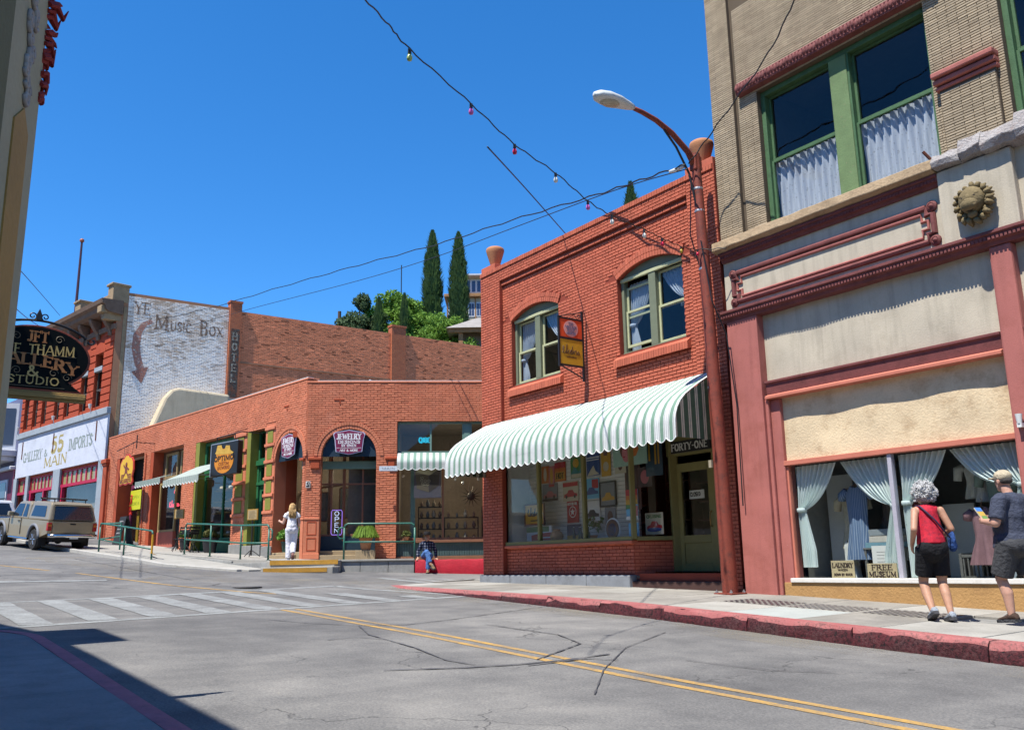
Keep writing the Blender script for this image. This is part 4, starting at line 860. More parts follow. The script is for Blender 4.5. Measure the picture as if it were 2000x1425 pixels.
for k in range(60):
    a,e,r=rr.uniform(0,6.28),rr.uniform(.2,1.3),rr.uniform(.15,.4);c=Vector((r*.6*math.cos(a),r*.6*math.sin(a),.2+r*math.sin(e)));d=Vector((rr.uniform(-1,1),rr.uniform(-1,1),rr.uniform(-.4,1))).normalized()*.07;n=d.orthogonal().normalized()*.03
    mb.q(c-d,c+n,c+d,c-n)
mb.build('leaves',GRN,pl,fix=False)
pt=goods('plate','striped round plate leaning in the third pane','plate',4.15,.5,[]);mb=MB();mb.lathe([(.24,0),(.24,.01),(.17,.025)],(0,0,.24),28,'y');mb.build('rim',WHT,pt,smooth=True,angle=30)
for r,m in ((.21,BRN),(.16,DBL)):mb=MB();mb.lathe([(r,.026),(r-.02,.03),(r-.03,.031)],(0,0,.24),28,'y');mb.build('ring',m,pt)
for k,(u,y,h) in enumerate(((3.9,1.6,1.5),(4.6,2.2,1.7),(5.2,2.4,1.6),(2.2,3,1.2))):
    o=goods('display_shelf',('tall dark shelf of curios seen in the dim middle of the shop','tall dark shelf deeper inside the shop, right of the middle','dark shelf of curios behind the fourth pane','dark shelf hidden behind the slatted wall')[k],'shelf',u,y,[])
    for j in range(4):mb=MB();mb.box(-.35,.35,-.15,.15,j*h/4,j*h/4+.03);mb.build('board',BRN,o)
    mb=MB();mb.box(-.37,-.35,-.15,.15,0,h);mb.box(.35,.37,-.15,.15,0,h);mb.build('sides',BRN,o)
# ------- awning -----------------------------------------------------------------------
GREEN,DK_G,WHI=(.23,.37,.28),(.08,.12,.11),(.82,.84,.82)
M_AWN=stripes('green_stripe_canvas',[(0,GREEN),(.36,WHI),(.44,DK_G),(.475,WHI),(.66,(.35,.36,.38)),(.69,WHI),(.88,DK_G),(.915,WHI)],.235)
def awning(frame,label,x0,x1,zt,zf,dep,m,drop=.26,bulge=.3,n_sc=None,ends=True,group=None,zskew=0.):
    o=frame.thing('awning',label,'awning',((x0+x1)/2,0,zf),group);h=(x1-x0)/2;H=zt-zf
    def prof(t):    # convex fall from the wall to the front edge
        return-dep*(t**(1-.35*bulge))*1.0 if bulge<=0 else-dep*math.sin(t*math.pi/2*(1))**(.85),H*(1-t)**(1) if bulge<=0 else H*(math.cos(t*math.pi/2))**(.9)
    pr=[prof(i/12) for i in range(13)]
    if bulge>0:pr=[(-dep*y,H*(1-z)) for y,z in ((0,0),(.2,.11),(.4,.225),(.6,.35),(.76,.46),(.87,.57),(.94,.68),(.985,.8),(1,.9),(1,1))]
    mb=MB();nx=int((x1-x0)/.12);rs=[]
    for y,z in pr:rs.append([(-h+2*h*i/nx,y-.01,z+.012*math.sin(i*.13+y*2)+.006*math.sin(i*.31)) for i in range(nx+1)])
    mb.rings(rs,close=False);rs2=[[(p[0],p[1]+.008,p[2]-.006) for p in r] for r in rs];mb.rings(rs2,close=False);mb.build('canopy',m,o,smooth=True,fix=False)
    k=n_sc or int((x1-x0)/.235);mb=MB();w_=2*h/k;Y,Z=pr[-1]
    for i in range(k):
        a=-h+i*w_;P=[(a,Z+.01),(a+w_,Z+.01)]+[(a+w_*(1-j/6),Z-drop*.72-drop*.28*math.sin(math.pi*j/6)) for j in range(7)];mb.ext(P,Y-.012,Y-.004)
    mb.build('valance',m,o)
    mb=MB()
    for i in range(k):
        a=-h+i*w_;mb.tube([(a+w_*j/6,Y-.014,Z-drop*.72-drop*.28*math.sin(math.pi*j/6)) for j in range(7)],.008,5)
    mb.build('trim',plain('white_braid',(.7,.72,.7),.8),o)
    if ends:
        for sgn in (-1,1):
            mb=MB();P=[(y,z-.012) for y,z in pr]+[(Y,Z-drop*.7),(0,Z-drop*.7)];mb.extx(P,sgn*h-.006 if sgn>0 else sgn*h,sgn*h if sgn>0 else sgn*h+.006);mb.build('end_panel',ends,o)
    mb=MB();mb.tube([(-h,Y+.02,Z),(h,Y+.02,Z)],.012,6)
    for x in (-h+.05,0,h-.05):mb.tube([(x,Y+.03,Z),(x,0,Z+.02)],.01,6)
    mb.build('frame',plain('galvanised',(.4,.4,.4),.45,.8),o);return o
M_AWE=stripes('dark_stripe_canvas',[(0,(.06,.09,.06)),(.45,(.46,.39,.33)),(.6,(.12,.15,.11)),(.68,(.46,.40,.34)),(.84,(.06,.09,.06))],.19,axis=1)
awning(FA,'big green and white striped awning over the red brick shop window',.0,7.82,4.94,3.8,1.2,M_AWN,.24,.3,ends=M_AWE)
# ------- hanging double sign ----------------------------------------------------------
hs=thing('hanging_sign','black iron frame with an orange and a mustard sign hung from the red brick wall','sign',FA.w(4.0,-.02,5.4),FA.a-math.pi/2)   # local x points out of the wall... -y faces left
hs.rotation_euler[2]=math.atan2(FA.y.y,FA.y.x)                           # local x into the wall, so -x is out
X=lambda v:-v
mb=MB();mb.box(-.05,.0,-.02,.02,0,1.6);mb.box(-.70,-.05,-.018,.018,1.36,1.4);mb.box(-.70,-.05,-.018,.018,.90,.95);mb.box(-.70,-.05,-.018,.018,.30,.34);mb.box(-.72,-.68,-.02,.02,.28,1.42)
mb.tube([(-.7,0,1.4),(-.03,0,1.58)],.012,6);mb.tube([(-.66,0,.3),(-.03,0,.06)],.016,6);mb.tube([(-.36,0,.3),(-.36,0,.18)],.008,5);curl(mb,(-.12,1.47),.05,.012,1.4,0,.008);curl(mb,(-.1,.2),.05,.012,1.4,0,.008,sign=-1);mb.tube([(-.4,0,1.4),(-.25,0,1.5),(-.15,0,1.38)],.008,5);mb.build('iron_frame',M_BLK,hs)
for (z0,z1,m,nm) in ((.95,1.36,worn('orange_enamel',(.6,.07,.02),.4,.06,3),'orange_panel'),(.34,.90,worn('mustard_enamel',(.48,.26,.02),.4,.06,3),'mustard_panel')):
    mb=MB();mb.box(-.68,-.05,-.012,.012,z0,z1);mb.build(nm,m,hs)
mb=MB();mb.ext(ellipse(-.365,1.155,.2,.185,36),-.0165,-.012);mb.build('pale_disc',plain('disc_pink',(.62,.3,.26),.5),hs)
mb=MB()
for z,s,a in ((1.26,'THE',.07),(1.185,'VINTAGE',.16),(1.12,'SHOP',.11),(1.05,'MODERN',.13)):letter(mb,s,-.365-a,-.365+a,z-.025,z+.03,-.0168,.22,.14,.05)
mb.build('disc_lettering',plain('disc_navy',(.14,.13,.2),.5),hs,fix=False)
mb=MB();script(mb,-.62,-.12,.56,.2,-.013,.008);[mb.box(-.5+.035*k,-.475+.035*k,-.015,-.012,.49,.52+.006*(k % 3)) for k in range(8)];mb.build('script_lettering',plain('brown_print',(.08,.03,.01),.5),hs,fix=False)
# ------- terracotta urns on the parapet
M_TERRA=worn('terracotta',(.42,.19,.09),.8,.15,3,40,.2,streak=.1)
for u,lab in ((.17,'terracotta urn on the left end of the red brick parapet'),(7.56,'terracotta urn on the parapet behind the street lamp pole')):
    o=FA.thing('urn',lab,'urn',(u,.25,ZT+.16),'parapet urns');pr=[(a_*.68,b_*.78) for a_,b_ in ((.17,0),(.18,.03),(.17,.05),(.2,.12),(.33,.5),(.36,.6),(.345,.67),(.28,.71),(.2,.715),(.19,.69))]
    mb=MB();mb.lathe(pr[:3],(0,0,0),24);mb.build('foot',M_TERRA,o,smooth=True,angle=40);mb=MB();mb.lathe(pr[2:],(0,0,0),24);mb.build('bowl',M_TERRA,o,smooth=True,angle=50)
# ================================================================== tan brick building at the right
M_TB=worn('tan_roman_brick',(.37,.30,.205),.85,.22,2.0,60,.3,.006,dirt=(.17,.12,.075),dirt_amt=.4,streak=.2,rnd=.3)
M_TJ=worn('tan_joint',(.10,.075,.05),.95,.2,3,50,.2)
M_MAR=worn('maroon_paint',(.17,.052,.048),.75,.28,4,50,.4,dirt=(.08,.025,.022),dirt_amt=.6,chip=(.3,.2,.15),chip_amt=.0);M_ROSE=worn('rose_paint',(.36,.12,.10),.75,.18,1.5,50,.35,.01,dirt=(.25,.075,.055),dirt_amt=.6,streak=.3,chip=(.44,.27,.22),chip_amt=-.01);M_SALM=worn('salmon_edge_paint',(.46,.15,.10),.75,.15,3,50,.2)
M_STU=worn('pale_stucco',(.45,.40,.31),.92,.13,1.2,45,.3,.012,dirt=(.3,.26,.19),dirt_amt=.5,streak=.4)
M_STU2=worn('cream_rough_stucco',(.60,.48,.31),.92,.2,1.6,30,.4,.022,dirt=(.30,.19,.10),dirt_amt=.6)
M_OCH=worn('ochre_base',(.38,.22,.085),.9,.2,1.3,30,.5,.02,dirt=(.22,.12,.05),dirt_amt=.5)
M_GRN=worn('green_window_paint',(.055,.125,.055),.7,.25,4,50,.4,dirt=(.03,.05,.025),dirt_amt=.5,chip=(.16,.2,.11),chip_amt=.02);M_GRNL=worn('faded_green_paint',(.13,.20,.085),.75,.22,4,40,.4,chip=(.22,.2,.12),chip_amt=.04)
M_LEDGE=worn('sandstone_ledge',(.37,.27,.165),.9,.25,2,30,.6,.02,dirt=(.2,.13,.08),dirt_amt=.5,streak=.4);M_BSTONE=worn('broken_stone',(.32,.30,.29),.9,.3,5,30,.9,.04,dirt=(.2,.12,.1),dirt_amt=.5)
b3=FA.thing('tan_brick_building','tan brick building with maroon mouldings and a green upper window','building')
V0,V1,ZR=8.08,19.0,13.2
mb=MB();ops=[(9.12,12.42,7.3,10.06),(13.52,16.8,7.3,10.06)]
wall(mb,V0,V1,7.1,ZR,ops,.1,.5);mb.box(V0,8.62,.03,.1,7.1,ZR);mb.box(V0,V1,8.7,9,5,ZR-.3);mb.box(V0,V0+.3,.5,8.7,5,ZR-.3);mb.box(V1-.3,V1,.5,8.7,5,ZR-.3);mb.box(V0,V1,.5,8.7,ZR-.5,ZR-.3);mb.box(12.55,13.4,.03,.1,7.1,8.43);mb.build('upper_wall',M_TJ,b3)
bk=dict(bl=.30,bh=.034,joint=.009,jx=.004)
gz=[rect_gap(9.12,12.42,7.2,10.06),rect_gap(13.52,16.8,7.2,10.06)]
place_bricks(b3,lay_bricks(8.68,17.5,7.32,12.0,gz+[rect_gap(12.55,13.4,7,8.43)],**bk),.1,M_TB,.010,150,lambda b:abs(b[0]-12.9)+b[2]*.3,bl=.30)
place_bricks(b3,lay_bricks(V0+.005,8.62,7.32,12.6,[],**bk),.03,M_TB,.010,0,bl=.30)
place_bricks(b3,lay_bricks(12.56,13.39,7.32,8.42,[],**bk),.03,M_TB,.010,150,lambda b:b[2],bl=.30)
def mould(name,prof,x0,x1,m,bev=.006,rag=0.,root=b3):
    mb=MB();n=max(1,int((x1-x0)/.25)) if rag else 1;rs=[];rr=random.Random(int(x0*10))
    for i in range(n+1):x=x0+(x1-x0)*i/n;rs.append([(x+rr.uniform(-rag,rag),y+rr.uniform(-rag,rag),z+rr.uniform(-rag,rag)) for y,z in prof])
    mb.rings(rs);return mb.build(name,m,root,bevel=bev)
# window head moulding with leaf carving
def carved(x0,x1,z0,h,y,m,name='carved_moulding',seed=1,step=.07):
    o=mould(name,[(y,z0),(y-.13,z0+.02),(y-.16,z0+h*.5),(y-.12,z0+h*.9),(y,z0+h)],x0,x1,m);mb=MB();rr=random.Random(seed);x=x0+.03
    while x<x1-.03:
        mb.ball((x,y-.145,z0+h*.5+rr.uniform(-.02,.02)),.045,7,5,.8,.7,1.6 if h>.2 else 1.1);mb.ball((x+step*.5,y-.12,z0+h*.78),.03,6,4);mb.ball((x+step*.5,y-.12,z0+h*.22),.03,6,4);x += step
    mb.build('leaf_carving',m,o,smooth=True,stuff=True);return o
carved(8.74,12.7,10.1,.28,.1,M_MAR,'window_head_moulding',3)
# pier capital
for k,(z,p,h) in enumerate(((8.43,.06,.07),(8.51,.11,.09),(8.61,.16,.1))):mb=MB();mb.box(12.5-.0,13.44,.1-p-.05,.3,z,z+h-.01);mb.build('pier_moulding',M_ROSE,b3,bevel=.02)
# big green windows
def big_window(a,b,label_side,first=True):
    y=.26;mb=MB();c0,c1=(a+b)/2-.17,(a+b)/2+.17
    mb.box(a,a+.09,y-.06,y+.12,7.3,10.06);mb.box(b-.07,b,y-.06,y+.12,7.3,10.06);mb.box(a+.09,b-.07,y-.06,y+.12,9.96,10.06);mb.box(a+.09,b-.07,y-.02,y+.12,7.3,7.36)
    w_=mb.build('window',M_GRN,b3,bevel=.01);mb=MB();mb.box(c0,c1,y-.07,y+.1,7.36,9.96);mb.build('centre_mullion',M_GRNL,w_,bevel=.012);mb=MB();mb.box(c1-.005,c1+.04,y-.05,y+.08,7.36,9.96);mb.build('mullion_edge',M_GRN,w_)
    for p,q in ((a+.09,c0),(c1+.04,b-.07)):
        for z0,z1,yy in ((7.36,8.66,y),(8.66,9.96,y+.05)):
            s=MB();e=.045;s.box(p,p+e,yy,yy+.05,z0,z1);s.box(q-e,q,yy,yy+.05,z0,z1);s.box(p+e,q-e,yy,yy+.05,z0,z0+e*1.2);s.box(p+e,q-e,yy,yy+.05,z1-e,z1);so_=s.build('sash',M_GRN,w_,bevel=.005)
            g=MB();g.q((p+e,yy+.03,z0+e),(q-e,yy+.03,z0+e),(q-e,yy+.03,z1-e),(p+e,yy+.03,z1-e));g.build('pane',GLASSW,so_)
    mb=MB();mb.box(a-.05,b+.05,.55,3.0,7.2,10.2);mb.f=[f for f in mb.f if not all(abs(mb.v[k][1]-.55)<1e-6 for k in f)];mb.mi=[0]*len(mb.f);mb.build('room',M_ROOMW,b3,fix=False)
    return c0,c1
c0,c1=big_window(9.12,12.42,'');big_window(13.52,16.8,'')
LACE_V=lace('old_lace',(.62,.66,.74),.6,16,.35)
for a,b,lab in ((9.2,c0,'left'),(c1+.05,12.35,'right')):
    o=FA.thing('lace_curtain','old grey lace hanging in the %s lower sash of the green upper window' % lab,'curtain',((a+b)/2,.4,7.38));w_=(b-a)/2;H=1.28
    mb=MB();mb.grid(lambda p,q:(-w_+2*w_*p,.035*math.sin(p*60+math.sin(q*5))+.015*math.sin(p*140),H*q),120,14);mb.build('drape',LACE_V,o,smooth=True)
# stone ledge, broken at the pier
mould('stone_ledge',[(.25,7.32),(-.24,7.30),(-.26,7.14),(-.16,7.10),(.25,7.1)],8.06,12.42,M_LEDGE,.015,.008)
rr=random.Random(9);x=12.42
for k,l in enumerate((.42,.34,.5,.6)):
    mb=MB();z1=7.34+.05*k+rr.uniform(-.04,.05);P=[(.2,7.08),(-.22-rr.uniform(0,.08),7.13),(-.27-rr.uniform(0,.06),7.22),(-.2,z1),(.2,z1+.04)]
    rs=[[(x+l*i/3+rr.uniform(-.01,.01),y+rr.uniform(-.02,.02),z+rr.uniform(-.025,.025)) for y,z in P] for i in range(4)];mb.rings(rs);mb.build('broken_ledge_stone',M_BSTONE,b3,bevel=.012);x += l-.01
mould('stone_ledge',[(.25,7.32),(-.24,7.30),(-.26,7.14),(-.16,7.10),(.25,7.1)],14.3,V1,M_LEDGE,.015,.008)
# rusty bolt
mb=MB();mb.tube([(12.42,-.2,7.28),(12.34,-.28,7.44)],.025,8);mb.build('rusty_pipe',worn('rust',(.12,.04,.025),.9,.3,9),b3)
def dentils(x0,x1,z0,h,y,m,name):
    o=mould(name,[(y+.2,z0),(y,z0),(y-.02,z0+h*.3),(y-.06,z0+h*.35),(y-.07,z0+h*.7),(y-.1,z0+h*.78),(y-.1,z0+h),(y+.2,z0+h)],x0,x1,m,.004);mb=MB();x=x0+.02
    while x<x1-.06:mb.box(x,x+.036,y-.078,y-.02,z0+h*.38,z0+h*.64);x += .058
    mb.build('dentil_row',m,o,stuff=True);return o
dentils(8.14,12.42,6.92,.17,-.06,M_MAR,'upper_dentil_moulding');dentils(8.1,V1,5.76,.2,-.1,M_MAR,'lower_dentil_moulding')
mb=MB();mb.box(8.14,12.42,-.02,.5,5.9,6.95);mb.box(13.5,V1,-.02,.5,5.9,7.1);mb.build('frieze',M_STU,b3)
mb=MB();mb.box(12.42,13.5,-.14,.5,5.9,7.1);mb.build('lion_block',M_STU,b3,bevel=.015)
# notched panel moulding with rosettes
def panel(x0,x1,z0,z1,y):
    n=.26;pts=[(x0+n,z0),(x1-n,z0),(x1-n*.95,z0+n*.55),(x1-n*.45,z0+n),(x1,z0+n) if 0 else (x1,z0+n),(x1,z1-n),(x1-n*.45,z1-n),(x1-n*.95,z1-n*.55),(x1-n,z1),(x0+n,z1),(x0+n*.95,z1-n*.55),(x0+n*.45,z1-n),(x0,z1-n),(x0,z0+n),(x0+n*.45,z0+n),(x0+n*.95,z0+n*.55)]
    pts=[(x0+.1,z0),(x1-.1,z0),(x1-.1,z0+.12),(x1-.0,z0+.12),(x1,z1-.12),(x1-.1,z1-.12),(x1-.1,z1),(x0+.1,z1),(x0+.1,z1-.12),(x0,z1-.12),(x0,z0+.12),(x0+.1,z0+.12)]
    for off,r,nm in ((0,.05,'panel_moulding'),(.085,.028,'panel_bead')):
        mb=MB();cx,cz=(x0+x1)/2,(z0+z1)/2;q=[(px-(off if px>cx else-off),pz-(off if pz>cz else-off)) for px,pz in pts]
        mb.tube([(px,y,pz) for px,pz in q+[q[0]]],r,8);mb.build(nm,M_ROSE if off else M_MAR,b3)
    for px,pz in ((x0+.0,z0),(x1,z0),(x0,z1),(x1,z1)):mb=MB();mb.lathe([(.085,0),(.085,.04),(.05,.06),(.045,.05),(.02,.075),(.001,.08)],(px,y+.02,pz),14,'y');mb.build('rosette',M_MAR,b3,smooth=True,angle=50)
panel(8.36,12.24,6.12,6.66,-.03);panel(13.8,17.2,6.12,6.66,-.03)
# lower storey
mb=MB();mb.box(V0,V1,.3,9,.3,.93);mb.box(V0,8.5,.05,4,.5,5.8);mb.build('core',M_DARK,b3)
def stucco(x0,x1,z0,z1,y,m,nm):
    mb=MB();rr=random.Random(int(x0*7+z0));nx,nz=int((x1-x0)/.15),int((z1-z0)/.15);mb.grid(lambda a,b:(x0+(x1-x0)*a,y+.012*math.sin(a*nx*.7)*math.cos(b*nz*.8)+(rr.uniform(-.003,.003)),z0+(z1-z0)*b),nx,nz);o=mb.build(nm,m,b3,smooth=True)
    return o
stucco(8.86,13.0,4.48,5.78,.08,M_STU,'upper_stucco_panel');stucco(9.1,13.0,3.12,4.28,.1,M_STU2,'lower_stucco_panel');stucco(13.3,17.6,4.48,5.78,.08,M_STU,'upper_stucco_panel');stucco(13.3,17.6,3.12,4.28,.1,M_STU2,'lower_stucco_panel')
mb=MB();mb.box(8.86,V1,.13,.4,3.1,5.9);mb.build('backing',M_STU,b3)
for x0,x1 in ((8.9,12.98),(13.3,17.5)):
    mould('beam',[(.2,4.3),(-.02,4.3),(-.04,4.48),(-.07,4.5),(-.07,4.54),(.2,4.56)],x0,x1,M_MAR,.006);mould('beam_lip',[(.2,4.22),(-.09,4.22),(-.09,4.27),(-.02,4.3),(.2,4.3)],x0,x1,M_SALM,.006)
mb=MB();mb.box(8.18,8.86,-.1,.3,.5,5.76);mb.build('pilaster',M_ROSE,b3,bevel=.012);mb=MB();mb.box(8.86,9.12,.02,.3,.9,4.22);mb.box(8.86,8.93,-.05,.02,.9,4.22);mb.build('inner_pilaster',M_ROSE,b3,bevel=.02)
mb=MB();mb.box(12.99,13.3,-.08,.3,.5,5.76);mb.build('pilaster',M_ROSE,b3,bevel=.03);mb=MB();mb.box(17.5,18.1,-.08,.3,.3,5.76);mb.build('pilaster',M_ROSE,b3,bevel=.02)
mb=MB();mb.box(8.95,V1,-.02,.5,.2,1.12);mb.build('base_wall',M_OCH,b3,bevel=.01)
mb=MB();mb.box(9.1,12.99,-.05,.3,1.12,1.19);mb.build('window_sill',worn('white_sill',(.62,.6,.55),.7,.1,5,40,.2,dirt=(.4,.38,.33),dirt_amt=.4),b3,bevel=.01)
mb=MB();mb.box(9.1,12.99,.02,.18,3.05,3.13);mb.box(9.12,9.16,.06,.14,1.19,3.05);mb.box(12.93,12.99,.06,.14,1.19,3.05);mb.build('shop_frame',M_SALM,b3,bevel=.006)
mb=MB();mb.box(11.0,11.07,.05,.15,1.19,3.05);mb.build('mullion',worn('grey_mullion',(.36,.35,.40),.5,.15,4),b3,bevel=.008)
for a,c in ((9.16,11.0),(11.07,12.93)):mb=MB();mb.q((a,.1,1.19),(c,.1,1.19),(c,.1,3.05),(a,.1,3.05));mb.build('pane',GLASS,b3)
mb=MB();mb.box(9.12,13.0,.42,3.6,1.0,3.3);mb.f=[f for f in mb.f if not all(abs(mb.v[k][1]-.42)<1e-6 for k in f)];mb.mi=[0]*len(mb.f);mb.build('display_room',worn('museum_room',(.24,.23,.2),.9,.25,1,10,.1),b3,fix=False)
mb=MB();mb.box(9.12,12.98,.16,3.6,1.0,1.16);mb.build('display_floor',worn('grey_boards',(.15,.15,.15),.8),b3)
for s in ((9.2,9.72,1.0,1.03,1.16,2.9),(12.0,12.9,1.9,1.95,1.16,3.1),(11.1,11.6,1.3,1.34,1.16,2.3)):mb=MB();mb.box(*s);mb.build('inner_partition',worn('pale_partition',(.5,.51,.5),.9,.15,2),b3)
mb=MB();mb.q((13.3,.1,1.12),(17.5,.1,1.12),(17.5,.1,3.12),(13.3,.1,3.12));mb.build('pane',GLASS,b3)
mb=MB();mb.box(13.1,17.9,.42,3.6,1.0,3.3);mb.f=[f for f in mb.f if not all(abs(mb.v[k][1]-.42)<1e-6 for k in f)];mb.mi=[0]*len(mb.f);mb.build('display_room',MATS['museum_room'],b3,fix=False)
for s in ((13.3,17.5,.02,.18,3.05,3.13),(13.3,17.5,.03,.18,1.12,1.19),(15.36,15.44,.05,.15,1.19,3.05)):mb=MB();mb.box(*s);mb.build('shop_frame',M_SALM,b3,bevel=.006)
# white floodlight on the pilaster at the picture's edge
fl=FA.thing('floodlight','small white floodlight on the rose pilaster at the right edge','light',(13.12,-.09,3.2));mb=MB();mb.box(-.03,.03,-.08,.0,-.03,.03);mb.build('bracket',plain('white_metal',(.6,.62,.6),.4),fl);mb=MB();mb.lathe([(.03,0),(.035,.03),(.045,.13),(.04,.13)],(0,-.06,.02),14);mb.build('lamp_head',plain('white_metal',(.6,.62,.6),.4),fl,smooth=True,angle=40)
# lion head ---------------------------------------------------------------------------
lion=FA.thing('lion_head','carved stone lion head on the frieze of the tan building','sculpture',(12.96,-.14,6.42))
M_LION=worn('lion_stone',(.17,.13,.065),.9,.3,7,40,.6,.02)
mb=MB();rr=random.Random(2)
for ring,(r,n,ln) in enumerate(((.175,13,.1),(.215,15,.11),(.25,17,.09))):
    for k in range(n):
        a=2*math.pi*(k+.5*(ring % 2))/n;s=.92 if math.sin(a)>-.5 else 1.12;c=Vector((r*math.cos(a)*.92,-.07+.035*ring*-1+.06,r*math.sin(a)*s));d=Vector((math.cos(a+.35),0,math.sin(a+.35)))
        P=[c-d*ln*.3+Vector((0,-.05,0)),c+Vector((0,-.075,0)),c+d*ln*.4+Vector((0,-.05,0)),c+d*ln*.8+Vector((0,.0,0))];mb.tube([p_+Vector((rr.uniform(-.012,.012),rr.uniform(-.02,.01),rr.uniform(-.012,.012))) for p_ in P],[.03,.042,.036,.012],6)
mo=mb.build('mane',M_LION,lion,smooth=True)
mb=MB();mb.ball((0,-.04,0),.21,18,12,.9,.42,1.0);mb.build('mane_base',M_LION,lion,smooth=True)
mb=MB();mb.ball((0,-.12,.02),.16,16,10,.95,.7,1.05);mb.ball((0,-.2,-.055),.095,14,8,1.1,.8,.8);mb.ball((0,-.2,.02),.05,10,8,.8,.8,1.5);mb.ball((0,-.245,-.02),.038,10,6,1.3,.6,.8)
for s in (-1,1):mb.ball((s*.062,-.185,.065),.045,10,6,1.2,.6,.6);mb.ball((s*.05,-.215,-.075),.05,10,6,1,.8,.7);mb.ball((s*.11,-.09,.13),.04,8,6,.9,.6,1.1)
mb.ball((0,-.15,-.16),.05,10,6,1.2,.8,.9);mb.build('face',M_LION,lion,smooth=True).scale=(1.22,1.2,1.22)
mb=MB();mb.ball((0,-.205,-.115),.04,10,6,1.3,.5,.55);mb.build('mouth',plain('lion_mouth',(.02,.015,.012),.9),lion).scale=(1.22,1.2,1.22)
for s in (-1,1):mb=MB();mb.ball((s*.06,-.2,.04),.018,8,6,1.2,.7,.8);mb.build('eye',plain('lion_mouth',(.02,.015,.012),.9),lion).scale=(1.3,1.24,1.22)
# museum window display ----------------------------------------------------------------
LACE_G=lace('pale_green_lace',(.80,.88,.86),.2,26,.4)
tied_curtain('lace_curtain',FA,'pale green lace curtain tied back at the left end of the museum window',9.18,9.98,3.03,2.3,1.36,.22,LACE_G,-1,tie_w=.13,folds=9,amp=.03)
tied_curtain('lace_curtain',FA,'pale lace curtain swept to the left side of the window mullion',10.05,10.98,3.03,2.28,1.2,.24,LACE_G,1,tie_w=.1,folds=10,amp=.03)
tied_curtain('lace_curtain',FA,'pale lace curtain swept to the right side of the window mullion',11.09,11.86,3.03,2.3,1.2,.22,LACE_G,-1,tie_w=.12,folds=9,amp=.03)
tied_curtain('lace_curtain',FA,'pale lace curtain draped behind the man at the right of the museum window',11.9,12.92,3.03,2.45,1.3,.23,LACE_G,1,tie_w=.1,folds=10,sweep=1.3,amp=.03)
def dress(label,u,y,ztop,H,wsh,whem,m,sleeve=.0,waist=.55,seed=0,cat='dress',name='hanging_dress',skirt=None):
    o=FA.thing(name,label,cat,(u,y,ztop-H));mb=MB();n=30;rs=[]
    for i in range(13):
        t=i/12;z=H*(1-t);wd=wsh*.45 if t<.03 else (wsh*(1-.25*t/waist) if t<waist else wsh*.75+(whem-wsh*.75)*((t-waist)/(1-waist))**.8);dp=.05+.06*t
        rs.append([(wd/2*math.cos(a)*(1+.06*t*math.sin(9*a+seed)),dp*math.sin(a)*(1+.5*t*math.sin(7*a+seed)),z+(.04 if t<.03 and abs(math.cos(a))>.6 else 0)) for a in [2*math.pi*k/n for k in range(n)]])
    mb.rings(rs,False,False)
    mb.build('cloth',m,o,smooth=True)
    if sleeve:
        for s in (-1,1):mb=MB();mb.tube([(s*wsh*.42,0,H*.97),(s*(wsh*.5+sleeve*.35),0,H*.9),(s*(wsh*.5+sleeve*.5),.01,H*.97-sleeve)],[.06,.075,.06],10);mb.build('sleeve',m,o,smooth=True)
    if skirt:mb=MB();mb.lathe([(whem*.3,H*.45),(whem*.5,0)],(0,0,0),18);mb.build('skirt',skirt,o,smooth=True)
    mb=MB();mb.tube([(-wsh*.4,0,H-.01),(0,0,H+.05),(wsh*.4,0,H-.01)],.008,6);mb.tube([(0,0,H+.05),(0,0,H+.1),(.03,0,H+.13),(0,0,H+.16)],.005,5);mb.build('hanger',plain('hanger_wood',(.2,.1,.05),.6),o)
    return o
mb_=lambda n,c,v=.25:worn(n,c,.9,v,9,50,.3,.01)
dress('cream old blouse hanging left of the blue dress',9.85,.75,2.5,.85,.4,.44,mb_('cream_cloth',(.42,.38,.28)),.2,seed=1,cat='blouse',name='hanging_blouse')
dress('long blue pinstriped dress hanging in the museum window',10.08,.55,2.62,1.15,.42,.5,stripes('blue_pinstripe',[(0,(.10,.16,.27)),(.75,(.28,.34,.42))],.03,trans=0),.16,seed=2)
dress('dark brown patterned dress hanging behind the table',10.55,.8,2.6,.72,.42,.5,mb_('dark_brown_cloth',(.06,.045,.035),.5),.0,seed=3)
dress('white pleated skirt hanging under the dark brown dress',10.66,.95,1.95,.5,.4,.5,mb_('white_pleat',(.4,.42,.42)),0,seed=4,cat='skirt',name='hanging_skirt')
dress('dark red dress half hidden by the window mullion',10.9,.9,2.5,1.0,.3,.36,mb_('dark_red_cloth',(.12,.02,.02)),0,seed=5)
dress('white blouse on the line right of the grey-haired woman',11.8,1.1,2.85,.5,.4,.4,mb_('white_cloth',(.48,.49,.46)),.2,seed=6,cat='blouse',name='hanging_blouse')
dress('white petticoat on the line near the wall of green dresses',12.05,.9,2.9,.62,.3,.36,mb_('white_cloth',(.48,.49,.46)),0,seed=7)
dress('long sage green dress hanging in the right half of the museum window',12.35,.7,2.75,1.4,.46,.62,mb_('sage_cloth',(.16,.22,.19)),.22,seed=8)
dress('second pale green dress behind the man',12.72,.95,2.75,1.45,.42,.5,mb_('pale_green_cloth',(.22,.27,.2)),.2,seed=9)
dress('dusty pink dress between the two visitors',12.1,.55,2.15,.78,.34,.5,mb_('dusty_pink_cloth',(.2,.11,.12)),.12,seed=10)
dress('dark green shawl dress beside the pink one',12.5,1.3,2.6,1.3,.4,.5,mb_('dark_green_cloth',(.05,.07,.05)),0,seed=11)
dress('white petticoat low at the left of the museum window',9.78,.7,1.75,.58,.26,.3,mb_('white_cloth',(.48,.49,.46)),0,seed=12)
